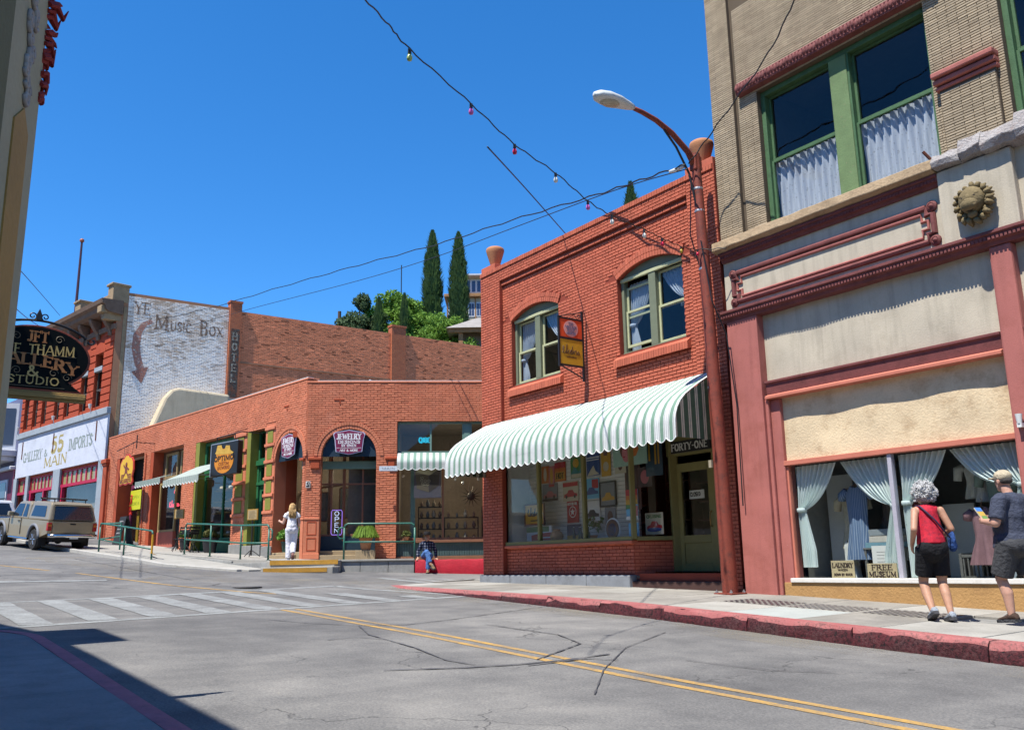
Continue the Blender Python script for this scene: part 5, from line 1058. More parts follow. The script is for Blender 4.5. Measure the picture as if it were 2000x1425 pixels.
cb=FA.thing('brown_cabinet','dark brown wooden cabinet behind the cream blouse','cabinet',(9.85,1.3,1.161));mb=MB();mb.box(-.3,.3,-.2,.2,0,.62);mb.build('carcass',mb_('brown_wood',(.08,.035,.018)),cb,bevel=.01)
for s in (-1,1):mb=MB();mb.box(.02*s if s>0 else-.28,.28 if s>0 else-.02,-.215,-.2,.05,.58);mb.build('cabinet_door',mb_('brown_wood',(.08,.035,.018)),cb,bevel=.006)
tb=FA.thing('washstand','small old table stacked with folded linen and a blue tray','table',(10.55,.62,1.161));WDK=mb_('grey_wood',(.11,.11,.1))
mb=MB();mb.box(-.36,.36,-.2,.2,.46,.49);mb.build('table_top',WDK,tb,bevel=.006)
for sx_ in (-1,1):
    for sy_ in (-1,1):mb=MB();mb.box(sx_*.33-.02,sx_*.33+.02,sy_*.17-.02,sy_*.17+.02,0,.46);mb.build('leg',WDK,tb)
for k,(lab,m,z) in enumerate((('blue painted tray under the folded linen',mb_('blue_tray',(.15,.28,.33)),.491),('stack of folded white linen on the blue tray',mb_('linen',(.45,.42,.36)),.575),('grey folded cloth on top of the linen stack',mb_('grey_linen',(.22,.25,.26)),.68))):
    o=FA.thing(('tray','linen_stack','folded_cloth')[k],lab,('tray','linen','cloth')[k],(10.55,.62,1.161+z));mb=MB()
    if k==0:mb.box(-.33,.33,-.17,.17,0,.02);mb.box(-.33,.33,-.17,-.15,.02,.08);mb.box(-.33,.33,.15,.17,.02,.08);mb.box(-.33,-.31,-.15,.15,.02,.08);mb.box(.31,.33,-.15,.15,.02,.08)
    else:
        n=3
        for j in range(n):mb.grid(lambda a,b:(-.27+.54*a,-.14+.28*b,.1/n*(j+.6)+.012*math.sin(a*9+j)+.006*math.cos(b*8)),10,6)
        mb.box(-.27,.27,-.14,.14,0,.095)
    mb.build(('tray_body','folds','folds')[k],m,o,smooth=k>0,angle=30)
nt_=FA.thing('paper_note','white typed notice hanging from the washstand','notice',(10.52,.4,1.24));mb=MB();mb.box(-.16,.16,-.002,0,0,.44);mb.build('sheet',plain('white_card',(.6,.6,.56),.7),nt_);mb=MB()
for k in range(4):mb.box(-.08,.08+.02*(k % 2),-.003,-.002,.34-.05*k,.345-.05*k)
mb.build('typed_lines',M_BLK,nt_)
for nm,lab,u,w_,h,lines in (('window_sign','cream card reading LAUNDRY in the museum window',9.97,.42,.27,(('LAUNDRY',.19,.6,.85),('WAGON',.09,.4,.52),('DOWN BY RIVER',.17,.12,.26))),('window_sign','tan card reading FREE MUSEUM below the washstand',10.66,.5,.22,(('FREE',.18,.56,.9),('MUSEUM',.23,.08,.44)))):
    o=FA.thing(nm,lab,'sign',(u,.165,1.192));o.rotation_euler[0]=0;mb=MB();mb.box(-w_/2,w_/2,-.006,.006,0,h);mb.build('card',worn('tan_card',(.42,.34,.2),.8,.1,8),o);mb=MB()
    for s,hw,za,zb_ in lines:
        if ' ' in s or s=='WAGON':letter(mb,s,-hw,hw,za*h,zb_*h,-.006,.26,.18,.0)
        else:letter(mb,s,-hw,hw,za*h,zb_*h,-.006,.24,.1,.1)
    mb.build('lettering',plain('brown_ink',(.035,.02,.015),.7),o,fix=False)
ch=FA.thing('toy_crib','small slatted wooden crib on the museum window floor','crib',(11.95,.6,1.161))
mb=MB();mb.box(-.26,.26,-.02,.02,.32,.36);mb.box(-.26,.26,-.02,.02,.02,.05);mb.build('rails',WDK,ch)
for k in range(8):mb=MB();mb.box(-.24+k*.066,-.22+k*.066,-.012,.012,.05,.32);mb.build('slat',WDK,ch)
for s in (-1,1):mb=MB();mb.box(s*.27-.02,s*.27+.02,-.02,.3,0,.38);mb.build('end_post',WDK,ch)
bo=FA.thing('tilted_board','blue-grey board leaning on the museum window floor','board',(12.42,.5,1.161));bo.rotation_euler[0]=R_(-14);mb=MB();mb.ext([(-.2,0),(.05,0),(.2,.3),(-.05,.34)],-.015,.015);mb.build('panel',mb_('blue_grey_board',(.2,.24,.27)),bo,bevel=.005)
# ================================================================== salmon corner shop
M_SB=worn('salmon_painted_brick',(.53,.175,.092),.8,.24,1.2,60,.35,.008,streak=.25,dirt=(.5,.22,.15),dirt_amt=.35,rnd=.18)
M_SJ=worn('salmon_joint',(.41,.128,.066),.9,.2,1.5,50,.3);M_SD=worn('deep_orange_paint',(.34,.065,.025),.8,.18,2,50,.3)
M_TEAL=worn('teal_trim',(.13,.23,.2),.6,.15,4,40,.15);M_TEALD=worn('dark_teal_board',(.05,.085,.085),.6,.2,4,40,.2);M_NAVY=worn('navy_board',(.012,.03,.05),.5,.2,4)
M_GREEN=worn('deep_green_trim',(.02,.12,.05),.55,.2,5,40,.15);M_LIME=worn('olive_lime_paint',(.20,.20,.035),.7,.15,4,40,.2);M_BRNF=worn('brown_frame',(.2,.09,.05),.6,.2,5)
b1=FR.thing('salmon_corner_shop','single-storey salmon painted brick shop on the corner with two round arches','building')
ang=R_(-46.5-5.0)
wing=None
def toR(u,d,z):p=FL.w(u,d);x,y=FR.loc(p);return (x,y,z)
class LMB(MB):
    """geometry given in the street-side frame, stored in the shop's own frame"""
    def build(s,name,m,parent=None,**k):
        if parent is b1:s.v=[toR(x,y,z) for x,y,z in s.v]
        return MB.build(s,name,m,parent,**k)
ZT1=7.38
# --- side facing the crossing
AR=(.48,2.22,4.95,.87)
ops=[(AR[0],AR[1],1.2,AR[2]+AR[3]),(2.87,6.6,1.2,6.08)]
mb=MB();wall(mb,0,7.5,.9,ZT1,ops,0,.42);spandrel(mb,AR[0],AR[1],AR[2],AR[3],0,.42);mb.build('wall',M_SJ,b1)
gR=[arch_gap(*AR,1.0,.24),rect_gap(2.87,6.6,1,6.08)]
bkw=dict(bl=.215,bh=.062,joint=.011,jx=.006)
lst=lay_bricks(.02,7.5,1.75,ZT1-.07,gR+[rect_gap(0,.48,1.7,2.95)],**bkw)
place_bricks(b1,lst,0,M_SB,.008,300,lambda b:abs(b[0]-2)+abs(b[2]-4)*.5,bl=.215,jit=.006,rag=.005)
mb=MB();voussoirs(mb,*AR,0,.11,0,.012);voussoirs(mb,*AR,0,.11,.12,.03);mb.build('brick_arch',M_SB,b1,stuff=True)
mb=MB();mb.box(-.02,7.5,-.03,.42,ZT1-.07,ZT1);mb.build('parapet_cap',M_SB,b1,bevel=.02)
mb=MB();mb.box(.3,7.5,-.012,.2,ZT1+.001,ZT1+.022);mb.build('roof_flashing',worn('white_flashing',(.5,.5,.48),.6,.2,5),b1)
# impost brackets
for x in (.34,2.5):mb=MB();mb.box(x-.26 if x<1 else x-.0,x+.16 if x<1 else x+.42,-.1,0,4.82,4.9);mb.box(x-.18 if x<1 else x+.1,x+.1 if x<1 else x+.3,-.07,0,4.55,4.82);mb.build('impost_bracket',M_SD,b1,bevel=.015)
# pillar panels
for fr_,rng in ((MB,((.05,.22),(.28,.45))),):
    mb=fr_();mb.box(.0,.48,-.03,0,1.74,2.95);mb.box(-.0,.49,-.05,0,2.95,3.02);mb.box(-.0,.5,-.06,0,1.74,1.92);mb.build('pillar_casing',M_SB,b1,bevel=.012)
    for a,c in (((.1,.4)),):
        for z0,z1 in ((2.0,2.4),(2.48,2.9)):
            mb=MB();mb.box(a,c,-.04,-.028,z0,z0+.03);mb.box(a,c,-.04,-.028,z1-.03,z1);mb.box(a,a+.03,-.04,-.028,z0+.03,z1-.03);mb.box(c-.03,c,-.04,-.028,z0+.03,z1-.03);mb.build('panel_trim',M_SD,b1,bevel=.004)
# --- street side
AL=(-1.95,-.17,4.95,.87)
OPL=[(-16.3,-13.2,1.5,6.38),(-12.5,-9.25,1.5,6.30),(-8.15,-4.92,1.5,6.24),(-3.98,-2.66,1.5,6.2),(AL[0],AL[1],1.5,AL[2]+AL[3])]
mb=LMB();wall(mb,-17.5,0,1.2,7.5,OPL,0,.42);spandrel(mb,AL[0],AL[1],AL[2],AL[3],0,.42);mb.build('wall',M_SJ,b1)
gL=[arch_gap(*AL,1.0,.24)]+[rect_gap(*o) for o in OPL[:4]]
lst=lay_bricks(-17.48,-.02,1.8,7.43,gL+[rect_gap(-4.92,-3.98,3.2,6.3),rect_gap(-2.66,-1.97,3.2,6.3)],zfloor=lambda u:flr_l(u)-.1,**bkw)
mb=LMB();rnd=random.Random(1)
for xa,xb,za,zb_ in lst:
    p=.008+rnd.uniform(0,.009);j=lambda:rnd.uniform(-.006,.006);v=[(xa+j(),.01,za+j()),(xb+j(),.01,za+j()),(xb+j(),.01,zb_+j()),(xa+j(),.01,zb_+j())];u=[(v[0][0]+.003,-p,v[0][2]+.003),(v[1][0]-.003,-p,v[1][2]+.003),(v[2][0]-.003,-p,v[2][2]-.003),(v[3][0]+.003,-p,v[3][2]-.003)]
    mb.add(v+u,[(4,5,6,7),(0,1,5,4),(1,2,6,5),(2,3,7,6),(3,0,4,7)])
mb.build('brick_courses',M_SB,b1,fix=False,stuff=True)
mb=LMB();voussoirs(mb,*AL,0,.11,0,.012);voussoirs(mb,*AL,0,.11,.12,.03);mb.build('brick_arch',M_SB,b1,stuff=True)
mb=LMB();mb.box(-17.5,.02,-.03,.42,7.43,7.5);mb.build('parapet_cap',M_SB,b1,bevel=.02)
mb=LMB();mb.box(-6,.0,-.012,.2,7.501,7.525);mb.build('roof_flashing',MATS['white_flashing'],b1)
mb=LMB();mb.box(-.17,0,-.03,0,1.74,2.95);mb.box(-.2,.03,-.05,0,2.95,3.02);mb.build('pillar_casing',M_SB,b1,bevel=.01)
mb=LMB();mb.box(-.24,.0,-.1,0,4.82,4.9);mb.build('impost_bracket',M_SD,b1,bevel=.012)
# roof deck and body behind
mb=MB();pl=[(.1,.43),(7.5,.43),(9.5,12),(-4,12)]+[toR(-17.4,.43,0)[:2]];mb.extz(pl,6.95,7.05);mb.build('roof_deck',worn('roof_felt',(.35,.34,.32),.9,.2,1),b1)
# orange wall-end pilaster and its lantern-shaped cap at the far end
mb=LMB();mb.box(-17.75,-17.3,-.12,.3,2.3,6.3);mb.box(-17.85,-17.2,-.2,.3,6.3,6.5);mb.box(-17.8,-17.25,-.16,.3,6.2,6.3);mb.build('end_pilaster',M_SD,b1,bevel=.02)
# checker piers
def checks(a,b):
    mb=LMB();mb.box(a,b,-.008,0,3.1,6.24);mb.build('pier_face',M_SB,b1)
    c=(a+b)/2;w_=(b-a)*.28
    for k in range(5):
        z=5.62-k*.56;mb=LMB();mb.box(c-w_,c+w_,-.03,-.009,z,z+.42);mb.build('lime_inset',M_LIME,b1,bevel=.006)
    for k in range(6):z=6.16-k*.56;mb=LMB();mb.box(a-.01,b+.01,-.06,-.008,z-.1,z);mb.build('pier_band',M_SB,b1,bevel=.01)
checks(-4.9,-4.0);checks(-2.64,-1.99)
for a,b,c in ((-4.95,-3.95,2.32),(-2.7,-1.95,2.2)):mb=LMB();mb.box(a,b,-.05,0,1.6,c);mb.build('pier_plinth',M_CONCD,b1,bevel=.01)
# --- recessed shop fronts
M_BACK=worn('corner_room',(.22,.19,.16),.9,.3,1,10,.1)
def room(LL,x0,x1,y0,y1,z0,z1,m=None,tgt=b1):
    mb=LL();mb.box(x0,x1,y0,y1,z0,z1);mb.f=[f for f in mb.f if not all(abs(mb.v[k][1]-y0)<1e-6 for k in f)];mb.mi=[0]*len(mb.f);mb.build('room',m or M_BACK,tgt,fix=False)
def fr_rect(LL,x0,x1,z0,z1,y,t,m,name='frame',d=.08,pane=True,gl=None,cols=(),rows=()):
    mb=LL();mb.box(x0,x0+t,y,y+d,z0,z1);mb.box(x1-t,x1,y,y+d,z0,z1);mb.box(x0+t,x1-t,y,y+d,z0,z0+t);mb.box(x0+t,x1-t,y,y+d,z1-t,z1)
    o=mb.build(name,m,b1,bevel=.006);tt=t*.8
    xs=[x0+t]+list(cols)+[x1-t];zs=[z0+t]+list(rows)+[z1-t]
    for c in cols:mb=LL();mb.box(c-tt/2,c+tt/2,y+.003,y+d-.003,z0+t,z1-t);mb.build('mullion',m,b1)
    for i,r in enumerate(rows):
        for a,b in zip(xs,xs[1:]):mb=LL();mb.box(a+(tt/2 if a in cols else 0),b-(tt/2 if b in cols else 0),y+.003,y+d-.003,r-tt/2,r+tt/2);mb.build('transom_bar',m,b1)
    if pane:
        for a,b in zip(xs,xs[1:]):
            for c,e in zip(zs,zs[1:]):mb=LL();mb.q((a,y+d/2,c),(b,y+d/2,c),(b,y+d/2,e),(a,y+d/2,e));mb.build('pane',gl or GLASS,b1)
# crossing side: arch shop front set back
fr_rect(MB,.0,2.75,2.45,5.6,.75,.07,M_BRNF,cols=(.75,1.75),rows=(4.12,));mb=MB();mb.box(-.1,2.8,.68,.9,2.0,2.45);mb.build('bulkhead',M_NAVY,b1,bevel=.006);mb=MB();mb.box(-.2,2.85,.6,.76,4.6,4.85);mb.build('awning_box',M_TEAL,b1,bevel=.01);mb=MB();mb.box(-.5,2.86,.42,3,5.62,5.8);mb.build('porch_ceiling',M_SD,b1)
mb=MB();mb.box(.48,2.22,-.02,.62,1.2,1.86);mb.box(.2,2.6,.3,.9,1.2,2.0);mb.build('threshold',worn('tan_step',(.30,.23,.14),.9,.2,3),b1,bevel=.015)
room(MB,-.4,2.8,.95,4,1.9,5.6)
mb=MB();mb.box(2.3,2.86,.425,.95,1.8,5.8);mb.build('side_partition',M_BRNF,b1)
# crossing side: big shop window
fr_rect(MB,2.88,6.55,5.02,6.06,.12,.07,M_TEAL,cols=(3.95,5.0,5.25),gl=glass('sky_glass',(.35,.38,.4)))
mb=MB();mb.box(5.03,5.22,.11,.14,5.09,6.0);mb.build('teal_panel',M_TEAL,b1)
fr_rect(MB,2.88,6.55,2.28,5.0,.16,.07,M_BRNF,cols=(4.34,5.72));
mb=MB();mb.box(2.88,6.55,.2,.3,1.5,2.27);mb.build('bulkhead',M_TEALD,b1)
for k in range(46):x=2.9+k*.079;mb=MB();mb.box(x,x+.07,.185,.2,1.78,2.2);mb.build('bead_board',M_TEALD,b1,bevel=.008)
mb=MB();mb.box(2.88,6.55,.1,.3,2.2,2.285);mb.box(2.88,6.55,.12,.3,1.5,1.78);mb.build('bulkhead_rail',M_BRNF,b1,bevel=.008)
mb=MB();mb.box(3.3,3.45,.5,.56,2.3,4.9);mb.build('curtain_strip',M_TEAL,b1)
room(MB,2.88,6.6,.43,4.5,1.9,6.2)
# arch on the street side
fr_rect(LMB,-2.6,.2,2.3,5.6,1.3,.07,M_BRNF,cols=(-1.6,-.7),rows=(4.1,));mb=LMB();mb.box(-2.6,-.0,1.22,1.5,1.8,2.3);mb.build('bulkhead',M_TEALD,b1);mb=LMB();mb.box(AL[0],AL[1],.0,1.3,1.5,1.98);mb.box(-1.6,-.4,-.3,0,1.5,1.9);mb.build('threshold',MATS['tan_step'],b1,bevel=.015)
mb=LMB();mb.box(AL[0]-.2,AL[1]+.1,.43,1.3,5.6,5.7);mb.build('porch_ceiling',M_SD,b1);mb=LMB();mb.box(-2.1,-1.96,.42,1.3,1.9,5.7);mb.build('jamb_wall',M_SD,b1)
room(LMB,-2.6,.1,1.55,3.5,1.9,5.6)
# green door
mb=LMB();mb.box(-3.98,-3.72,.0,.45,1.8,6.2);mb.build('lime_jamb',M_LIME,b1);fr_rect(LMB,-3.7,-2.68,5.15,6.18,.3,.08,M_GREEN)
mb=LMB();mb.box(-3.72,-2.66,.22,.4,4.98,5.15);mb.box(-3.72,-2.66,.26,.4,4.3,4.4);mb.box(-3.72,-3.6,.28,.4,1.9,5);mb.box(-2.78,-2.66,.28,.4,1.9,5);mb.build('door_frame',M_GREEN,b1,bevel=.008)
fr_rect(LMB,-3.6,-2.78,4.4,4.98,.32,.06,M_GREEN)
mb=LMB();z0=2.26;mb.box(-3.58,-3.44,.34,.4,z0,4.3);mb.box(-2.94,-2.8,.34,.4,z0,4.3);mb.box(-3.44,-2.94,.34,.4,z0,3.05);mb.box(-3.44,-2.94,.34,.4,4.1,4.3);dd=mb.build('door',M_GREEN,b1,bevel=.006)
mb=LMB();mb.v=[];mb.q((-3.44,.37,3.05),(-2.94,.37,3.05),(-2.94,.37,4.1),(-3.44,.37,4.1));mb.build('pane',GLASS,b1)
mb=LMB();mb.box(-3.4,-3.15,.325,.338,2.35,2.95);mb.build('kick_panel',worn('gold_wood',(.3,.17,.03),.5,.2,4),b1)
mb=LMB();mb.box(-4,-2.6,-.1,.5,1.5,2.25);mb.build('door_step',M_CONCD,b1,bevel=.01);room(LMB,-4.2,-2.5,.6,2.5,2.2,6.2)
# hat shop window
mb=LMB();mb.box(-8.15,-7.82,.0,.42,2.0,6.24);mb.build('lime_jamb',M_LIME,b1)
fr_rect(LMB,-7.8,-4.94,5.02,6.2,.22,.12,M_GREEN,cols=(-6.4,));fr_rect(LMB,-7.8,-4.94,2.5,5.0,.25,.1,M_GREEN,cols=(-6.2,));mb=LMB();mb.box(-7.8,-4.94,.2,.4,1.6,2.5);mb.build('bulkhead',M_GREEN,b1,bevel=.01)
mb=LMB();mb.box(-7.5,-6.6,.9,.95,5.1,6.1);mb.box(-6.2,-5.2,.9,.95,5.1,6.1);mb.build('blind',worn('old_blind',(.22,.17,.12),.9,.2,3),b1);room(LMB,-8.1,-4.9,.5,3.5,2.4,6.2,worn('hat_room',(.32,.22,.14),.9,.3,2))
# second bay: brown windows with boarded transom
fr_rect(LMB,-11.8,-10.6,5.15,6.2,.35,.1,worn('buff_frame',(.3,.22,.1),.6,.15,4));fr_rect(LMB,-10.3,-9.3,5.15,6.2,.35,.1,MATS['buff_frame']);mb=LMB();mb.box(-12.5,-9.25,.44,.5,5.0,6.3);mb.build('transom_board',worn('brown_board',(.14,.09,.06),.9,.2,3),b1)
mb=LMB();mb.box(-12.5,-12.2,.0,.42,2.3,6.3);mb.build('jamb_lining',M_SD,b1)
fr_rect(LMB,-12.1,-10.5,3.0,5.0,.3,.09,MATS['buff_frame']);mb=LMB();mb.box(-12.1,-10.5,.28,.42,2.2,3.0);mb.build('bulkhead',worn('rose_bulkhead',(.36,.1,.07),.7,.15,3),b1,bevel=.008)
mb=LMB();mb.box(-10.4,-9.9,.5,.56,2.4,4.9);mb.box(-9.75,-9.3,.5,.56,2.4,4.9);mb.box(-9.9,-9.75,.5,.56,4.4,4.9);mb.build('door',worn('honey_door',(.30,.15,.035),.5,.2,3),b1);mb=LMB();mb.q((-9.9,.53,2.4),(-9.75,.53,2.4),(-9.75,.53,4.4),(-9.9,.53,4.4));mb.build('pane',GLASS,b1)
room(LMB,-12.4,-9.3,.6,3.5,2.4,5.0);mb=LMB();mb.box(-12.5,-9.2,.0,.6,1.8,2.36);mb.build('door_step',M_CONCD,b1)
# first bay: maroon doorway with yellow posts
mb=LMB();mb.box(-16.3,-16.0,.0,.6,2.4,6.38);mb.build('jamb_lining',M_SD,b1);mb=LMB();mb.box(-15.9,-13.3,.55,.7,5.05,5.2);mb.box(-15.9,-15.78,.55,.65,2.6,5.05);mb.box(-14.5,-14.36,.55,.65,2.6,5.05);mb.box(-13.45,-13.3,.55,.65,2.6,5.05);mb.box(-14.36,-13.45,.55,.65,4.5,4.6);mb.build('door_frame',worn('maroon_frame',(.16,.03,.07),.6,.2,4),b1,bevel=.008)
mb=LMB();mb.box(-15.2,-14.95,.62,.7,2.6,5.0);mb.build('yellow_post',worn('mustard_paint',(.34,.2,.02),.6,.15,4),b1);mb=LMB();mb.box(-14.3,-13.5,.64,.7,2.6,4.5);mb.build('door',worn('maroon_door',(.09,.012,.02),.5,.2,4),b1)
mb=LMB();mb.q((-15.78,.6,2.7),(-14.5,.6,2.7),(-14.5,.6,5.0),(-15.78,.6,5.0));mb.build('pane',GLASS,b1);mb=LMB();mb.box(-16.3,-13.2,.75,.8,5.0,6.38);mb.build('transom_board',M_DARK,b1);room(LMB,-16.2,-13.2,.8,3.5,2.4,5.1);mb=LMB();mb.box(-16.3,-13.2,0,.8,2.0,2.62);mb.build('door_step',M_CONCD,b1)
# pipes on the brick
for u,z0,z1 in ((-12.9,2.5,6.3),(-17.1,2.6,6.2)):mb=LMB();mb.tube([(u,-.05,z0),(u,-.05,z1)],.022,6);mb.build('pipe',M_SD,b1)
# anchor plates
for LL,u,z in ((MB,1.0,6.75),(LMB,-1.3,6.72)):mb=LL();mb.box(u-.16,u+.16,-.03,0,z,z+.04);mb.box(u+.02,u+.05,-.028,0,z-.14,z);mb.build('anchor_plate',M_SD,b1)
# crossing-side number plate, sign hooks
npl=FR.thing('number_plate','small white and black plate on the arch pillar','plate',(.1,-.035,3.95));mb=MB();mb.box(-.07,.07,-.012,0,0,.2);mb.build('plate',plain('white_card',(.6,.6,.56)),npl);mb=MB();mb.box(-.055,.055,-.015,-.012,.02,.07);letter(mb,'43',-.05,.05,.09,.18,-.012,.25,.15,0);mb.build('print',M_BLK,npl)
# --- roof things
def vent(x,y,h,lab,cap_=True):
    o=FR.thing('roof_vent',lab,'vent',(x,y,7.05));G=plain('galvanised',(.4,.4,.4),.45,.8);mb=MB();mb.lathe([(.05,0),(.05,h)],(0,0,0),10);mb.build('pipe',G,o)
    mb=MB();mb.lathe([(.1,h),(.1,h+.08),(.03,h+.14)],(0,0,0),12);mb.build('cap',G,o)
vent(.0,2.2,.62,'left of the two small pipe vents on the corner shop roof');vent(.35,2.4,.7,'right of the two small pipe vents on the corner shop roof');vent(1.8,2.5,.75,'tall thin pipe vent above the round arch')
o=FR.thing('roof_ventilator','grey sheet metal drum ventilator on the corner shop roof','vent',(4.1,3.0,7.05));mb=MB();mb.lathe([(.22,0),(.22,.62),(.25,.63),(.25,.68),(.1,.76)],(0,0,0),20);mb.build('drum',worn('sheet_metal',(.4,.44,.48),.4,.2,3,metal=.6),o,smooth=True,angle=40)
o=FR.thing('chimney','white painted brick chimney behind the corner shop roof','chimney',(6.2,4.6,7.05));W_=worn('white_painted_brick',(.52,.50,.46),.9,.2,4,40,.3,chip=(.3,.16,.1),chip_amt=.02);mb=MB();mb.box(-.45,.45,-.3,.3,0,1.1);mb.build('core',worn('chimney_joint',(.26,.22,.2),.9),o)
for r in range(14):
    x=-.47
    for k in range(5):
        l=.185;mb=MB();mb.box(x,min(.47,x+l-.012),-.325,-.3,.01+r*.077,.075+r*.077);mb.build('brick',W_,o);x += l if not (r % 2 and k==0) else l*.5
# --- signs
def hung(parent,pts,r=.008,m=M_BLK,name='hook'):mb=MB();mb.tube(pts,r,6);return mb.build(name,m,parent)
PURP,PRP2=plain('plum_sign',(.16,.012,.05),.4),plain('pale_sign_edge',(.42,.42,.55),.5)
def jewel(frame,x,z,w_,h,label,back_w):
    o=frame.thing('jewelry_sign',label,'sign',(x,-.01,z))
    pts,_=arc_pts(-back_w/2,back_w/2,.0,back_w/2*.98);mb=MB();mb.ext([(-back_w/2,-.04)]+[(px,pz) for px,pz in pts]+[(back_w/2,-.04)],.12,.14);mb.build('arch_board',M_NAVY,o)
    def shape(s):a,b=w_/2*s,h*s;dz=h*(1-s)/2;return [(x_*a,dz+z_*b) for x_,z_ in ((-.82,.12),(-.3,.04),(0,0),(.3,.04),(.82,.12),(.9,.6),(1,.82),(.92,.9),(.6,.93),(0,1),(-.6,.93),(-.92,.9),(-1,.82),(-.9,.6))]
    mb=MB();mb.ext(shape(1.0),-.03,0);mb.build('edge_board',PRP2,o);mb=MB();mb.ext(shape(.94),-.038,-.03);mb.build('face_board',PURP,o)
    mb=MB();k=w_/1.05
    letter(mb,'JEWELRY',-.4*k,.4*k,h*.62,h*.84,-.038,.24,.1,.1);letter(mb,'DESIGNS',-.36*k,.36*k,h*.45,h*.57,-.038,.26,.12,.1);letter(mb,'BY OWEN',-.24*k,.24*k,h*.32,h*.42,-.038,.26,.12,.1);letter(mb,'ART & MORE',-.3*k,.3*k,h*.13,h*.22,-.038,.24,.12,.06);mb.box(-.4*k,-.3*k+.0,-.042,-.038,h*.265,h*.28);mb.box(-.28*k,.4*k,-.042,-.038,h*.265,h*.28);mb.build('lettering',plain('white_letter',(.62,.6,.62),.5),o,fix=False)
    hung(o,[(0,-.015,h),(0,.0,h+.12)]);return o
jewel(FR,1.35,4.98,1.02,.8,'plum JEWELRY DESIGNS sign in the larger arch facing the crossing',1.7);jewel(FL,-1.06,4.98,.98,.8,'plum JEWELRY DESIGNS sign in the narrow arch on the street side',1.7)
# yellow shield sign with a dancing figure
ys=FL.thing('shield_sign','round yellow and red shop sign hanging over the first doorway','sign',(-13.05,-.75,4.95))
mb=MB();mb.tube([(.9,0,1.75),(-1.3,0,1.55)],.02,6);mb.tube([(.88,0,1.45),(.88,0,2.0)],.025,6);mb.tube([(-.45,0,1.6),(-.35,0,1.25)],.008,5);mb.tube([(.55,0,1.7),(.45,0,1.25)],.008,5);mb.tube([(.9,0,1.7),(.9,.75,1.7)],.018,6);mb.build('iron_bracket',M_BLK,ys)
shp=[(-.72,.1),(-.62,.0),(-.3,.06),(0,.0),(.3,.06),(.62,0),(.72,.1),(.66,.3),(.78,.6),(.72,.95),(.5,1.15),(.3,1.18),(.12,1.3),(-.12,1.3),(-.3,1.18),(-.5,1.15),(-.72,.95),(-.78,.6),(-.66,.3)]
mb=MB();mb.ext(shp,-.02,.03);mb.build('red_edge',plain('sign_red',(.42,.03,.015),.5),ys);mb=MB();mb.ext([(x*.9,.06+z*.9) for x,z in shp],-.028,-.02);mb.build('yellow_face',plain('sign_yellow',(.62,.36,.01),.5),ys)
mb=MB();mb.ball((.0,-.035,.86),.1,12,8,1,.2,1);mb.ext([(-.14,.5),(.14,.5),(.1,.78),(-.1,.78)],-.036,-.028);mb.ext([(-.14,.52),(-.05,.5),(-.2,.36),(-.28,.38)],-.036,-.028);mb.ext([(.14,.52),(.05,.5),(.2,.36),(.28,.4)],-.036,-.028);mb.ext([(-.1,.76),(-.1,.66),(-.32,.82),(-.3,.9)],-.036,-.028);mb.ext([(.1,.76),(.1,.66),(.3,.6),(.32,.66)],-.036,-.028);mb.build('figure',plain('sign_brown',(.16,.03,.01),.5),ys)
mb=MB();letter(mb,'HOT',-.5,-.22,.3,.46,-.028,.26,.12,.1);letter(mb,'LICKS',.2,.58,.3,.44,-.028,.26,.12,.08);letter(mb,'BBQ BURRITOS',-.58,.58,.12,.26,-.028,.26,.14,.06);mb.build('lettering',plain('sign_brown',(.16,.03,.01),.5),ys,fix=False)
# hat shop box sign
op=FL.thing('hat_shop_sign','square black sign with an orange disc and hats reading OPTIMO','sign',(-3.85,-.9,4.62));op.rotation_euler[2] += R_(4)
mb=MB();mb.box(-.86,.86,.0,.2,0,1.1);mb.build('box',plain('black_gloss',(.01,.009,.009)),op,bevel=.01);mb=MB();mb.box(-.9,-.86,-.01,.2,-.02,1.12);mb.box(-.86,.86,-.005,.2,1.1,1.13);mb.build('edge_strip',worn('sheet_metal',(.4,.44,.48)),op)
mb=MB();mb.ext(ellipse(0,.48,.62,.42,40),-.008,0);mb.build('orange_disc',worn('optimo_orange',(.55,.2,.015),.5,.2,3),op);mb=MB();mb.ext([(-.6,.78),(-.5,.74),(.5,.68),(.62,.72),(.4,.82),(.34,.98),(.1,1.0),(.02,.86),(-.12,.9),(-.2,1.04),(-.46,1.05),(-.52,.86)],-.012,-.008);mb.build('hat_painting',worn('hat_yellow',(.5,.3,.05),.6,.3,8),op)
mb=MB();letter(mb,'OPTIMO',-.64,.64,.5,.66,-.013,.26,.12,.1);mb.build('lettering',M_BLK,op,fix=False);mb=MB();letter(mb,'CUSTOM',-.34,.34,.34,.44,-.009,.2,.1,.06);letter(mb,'HATWORKS',-.4,.4,.2,.3,-.009,.2,.1,.06);mb.build('small_lettering',plain('sign_brown',(.16,.03,.01)),op,fix=False)
mb=MB();mb.tube([(-.7,.1,1.12),(-.7,.1,1.35),(.9,.1,1.4)],.02,6);mb.tube([(.9,.1,1.4),(.9,.95,1.4)],.02,6);mb.tube([(.5,.1,1.38),(.5,.1,1.12)],.012,6);mb.build('iron_bracket',M_BLK,op)
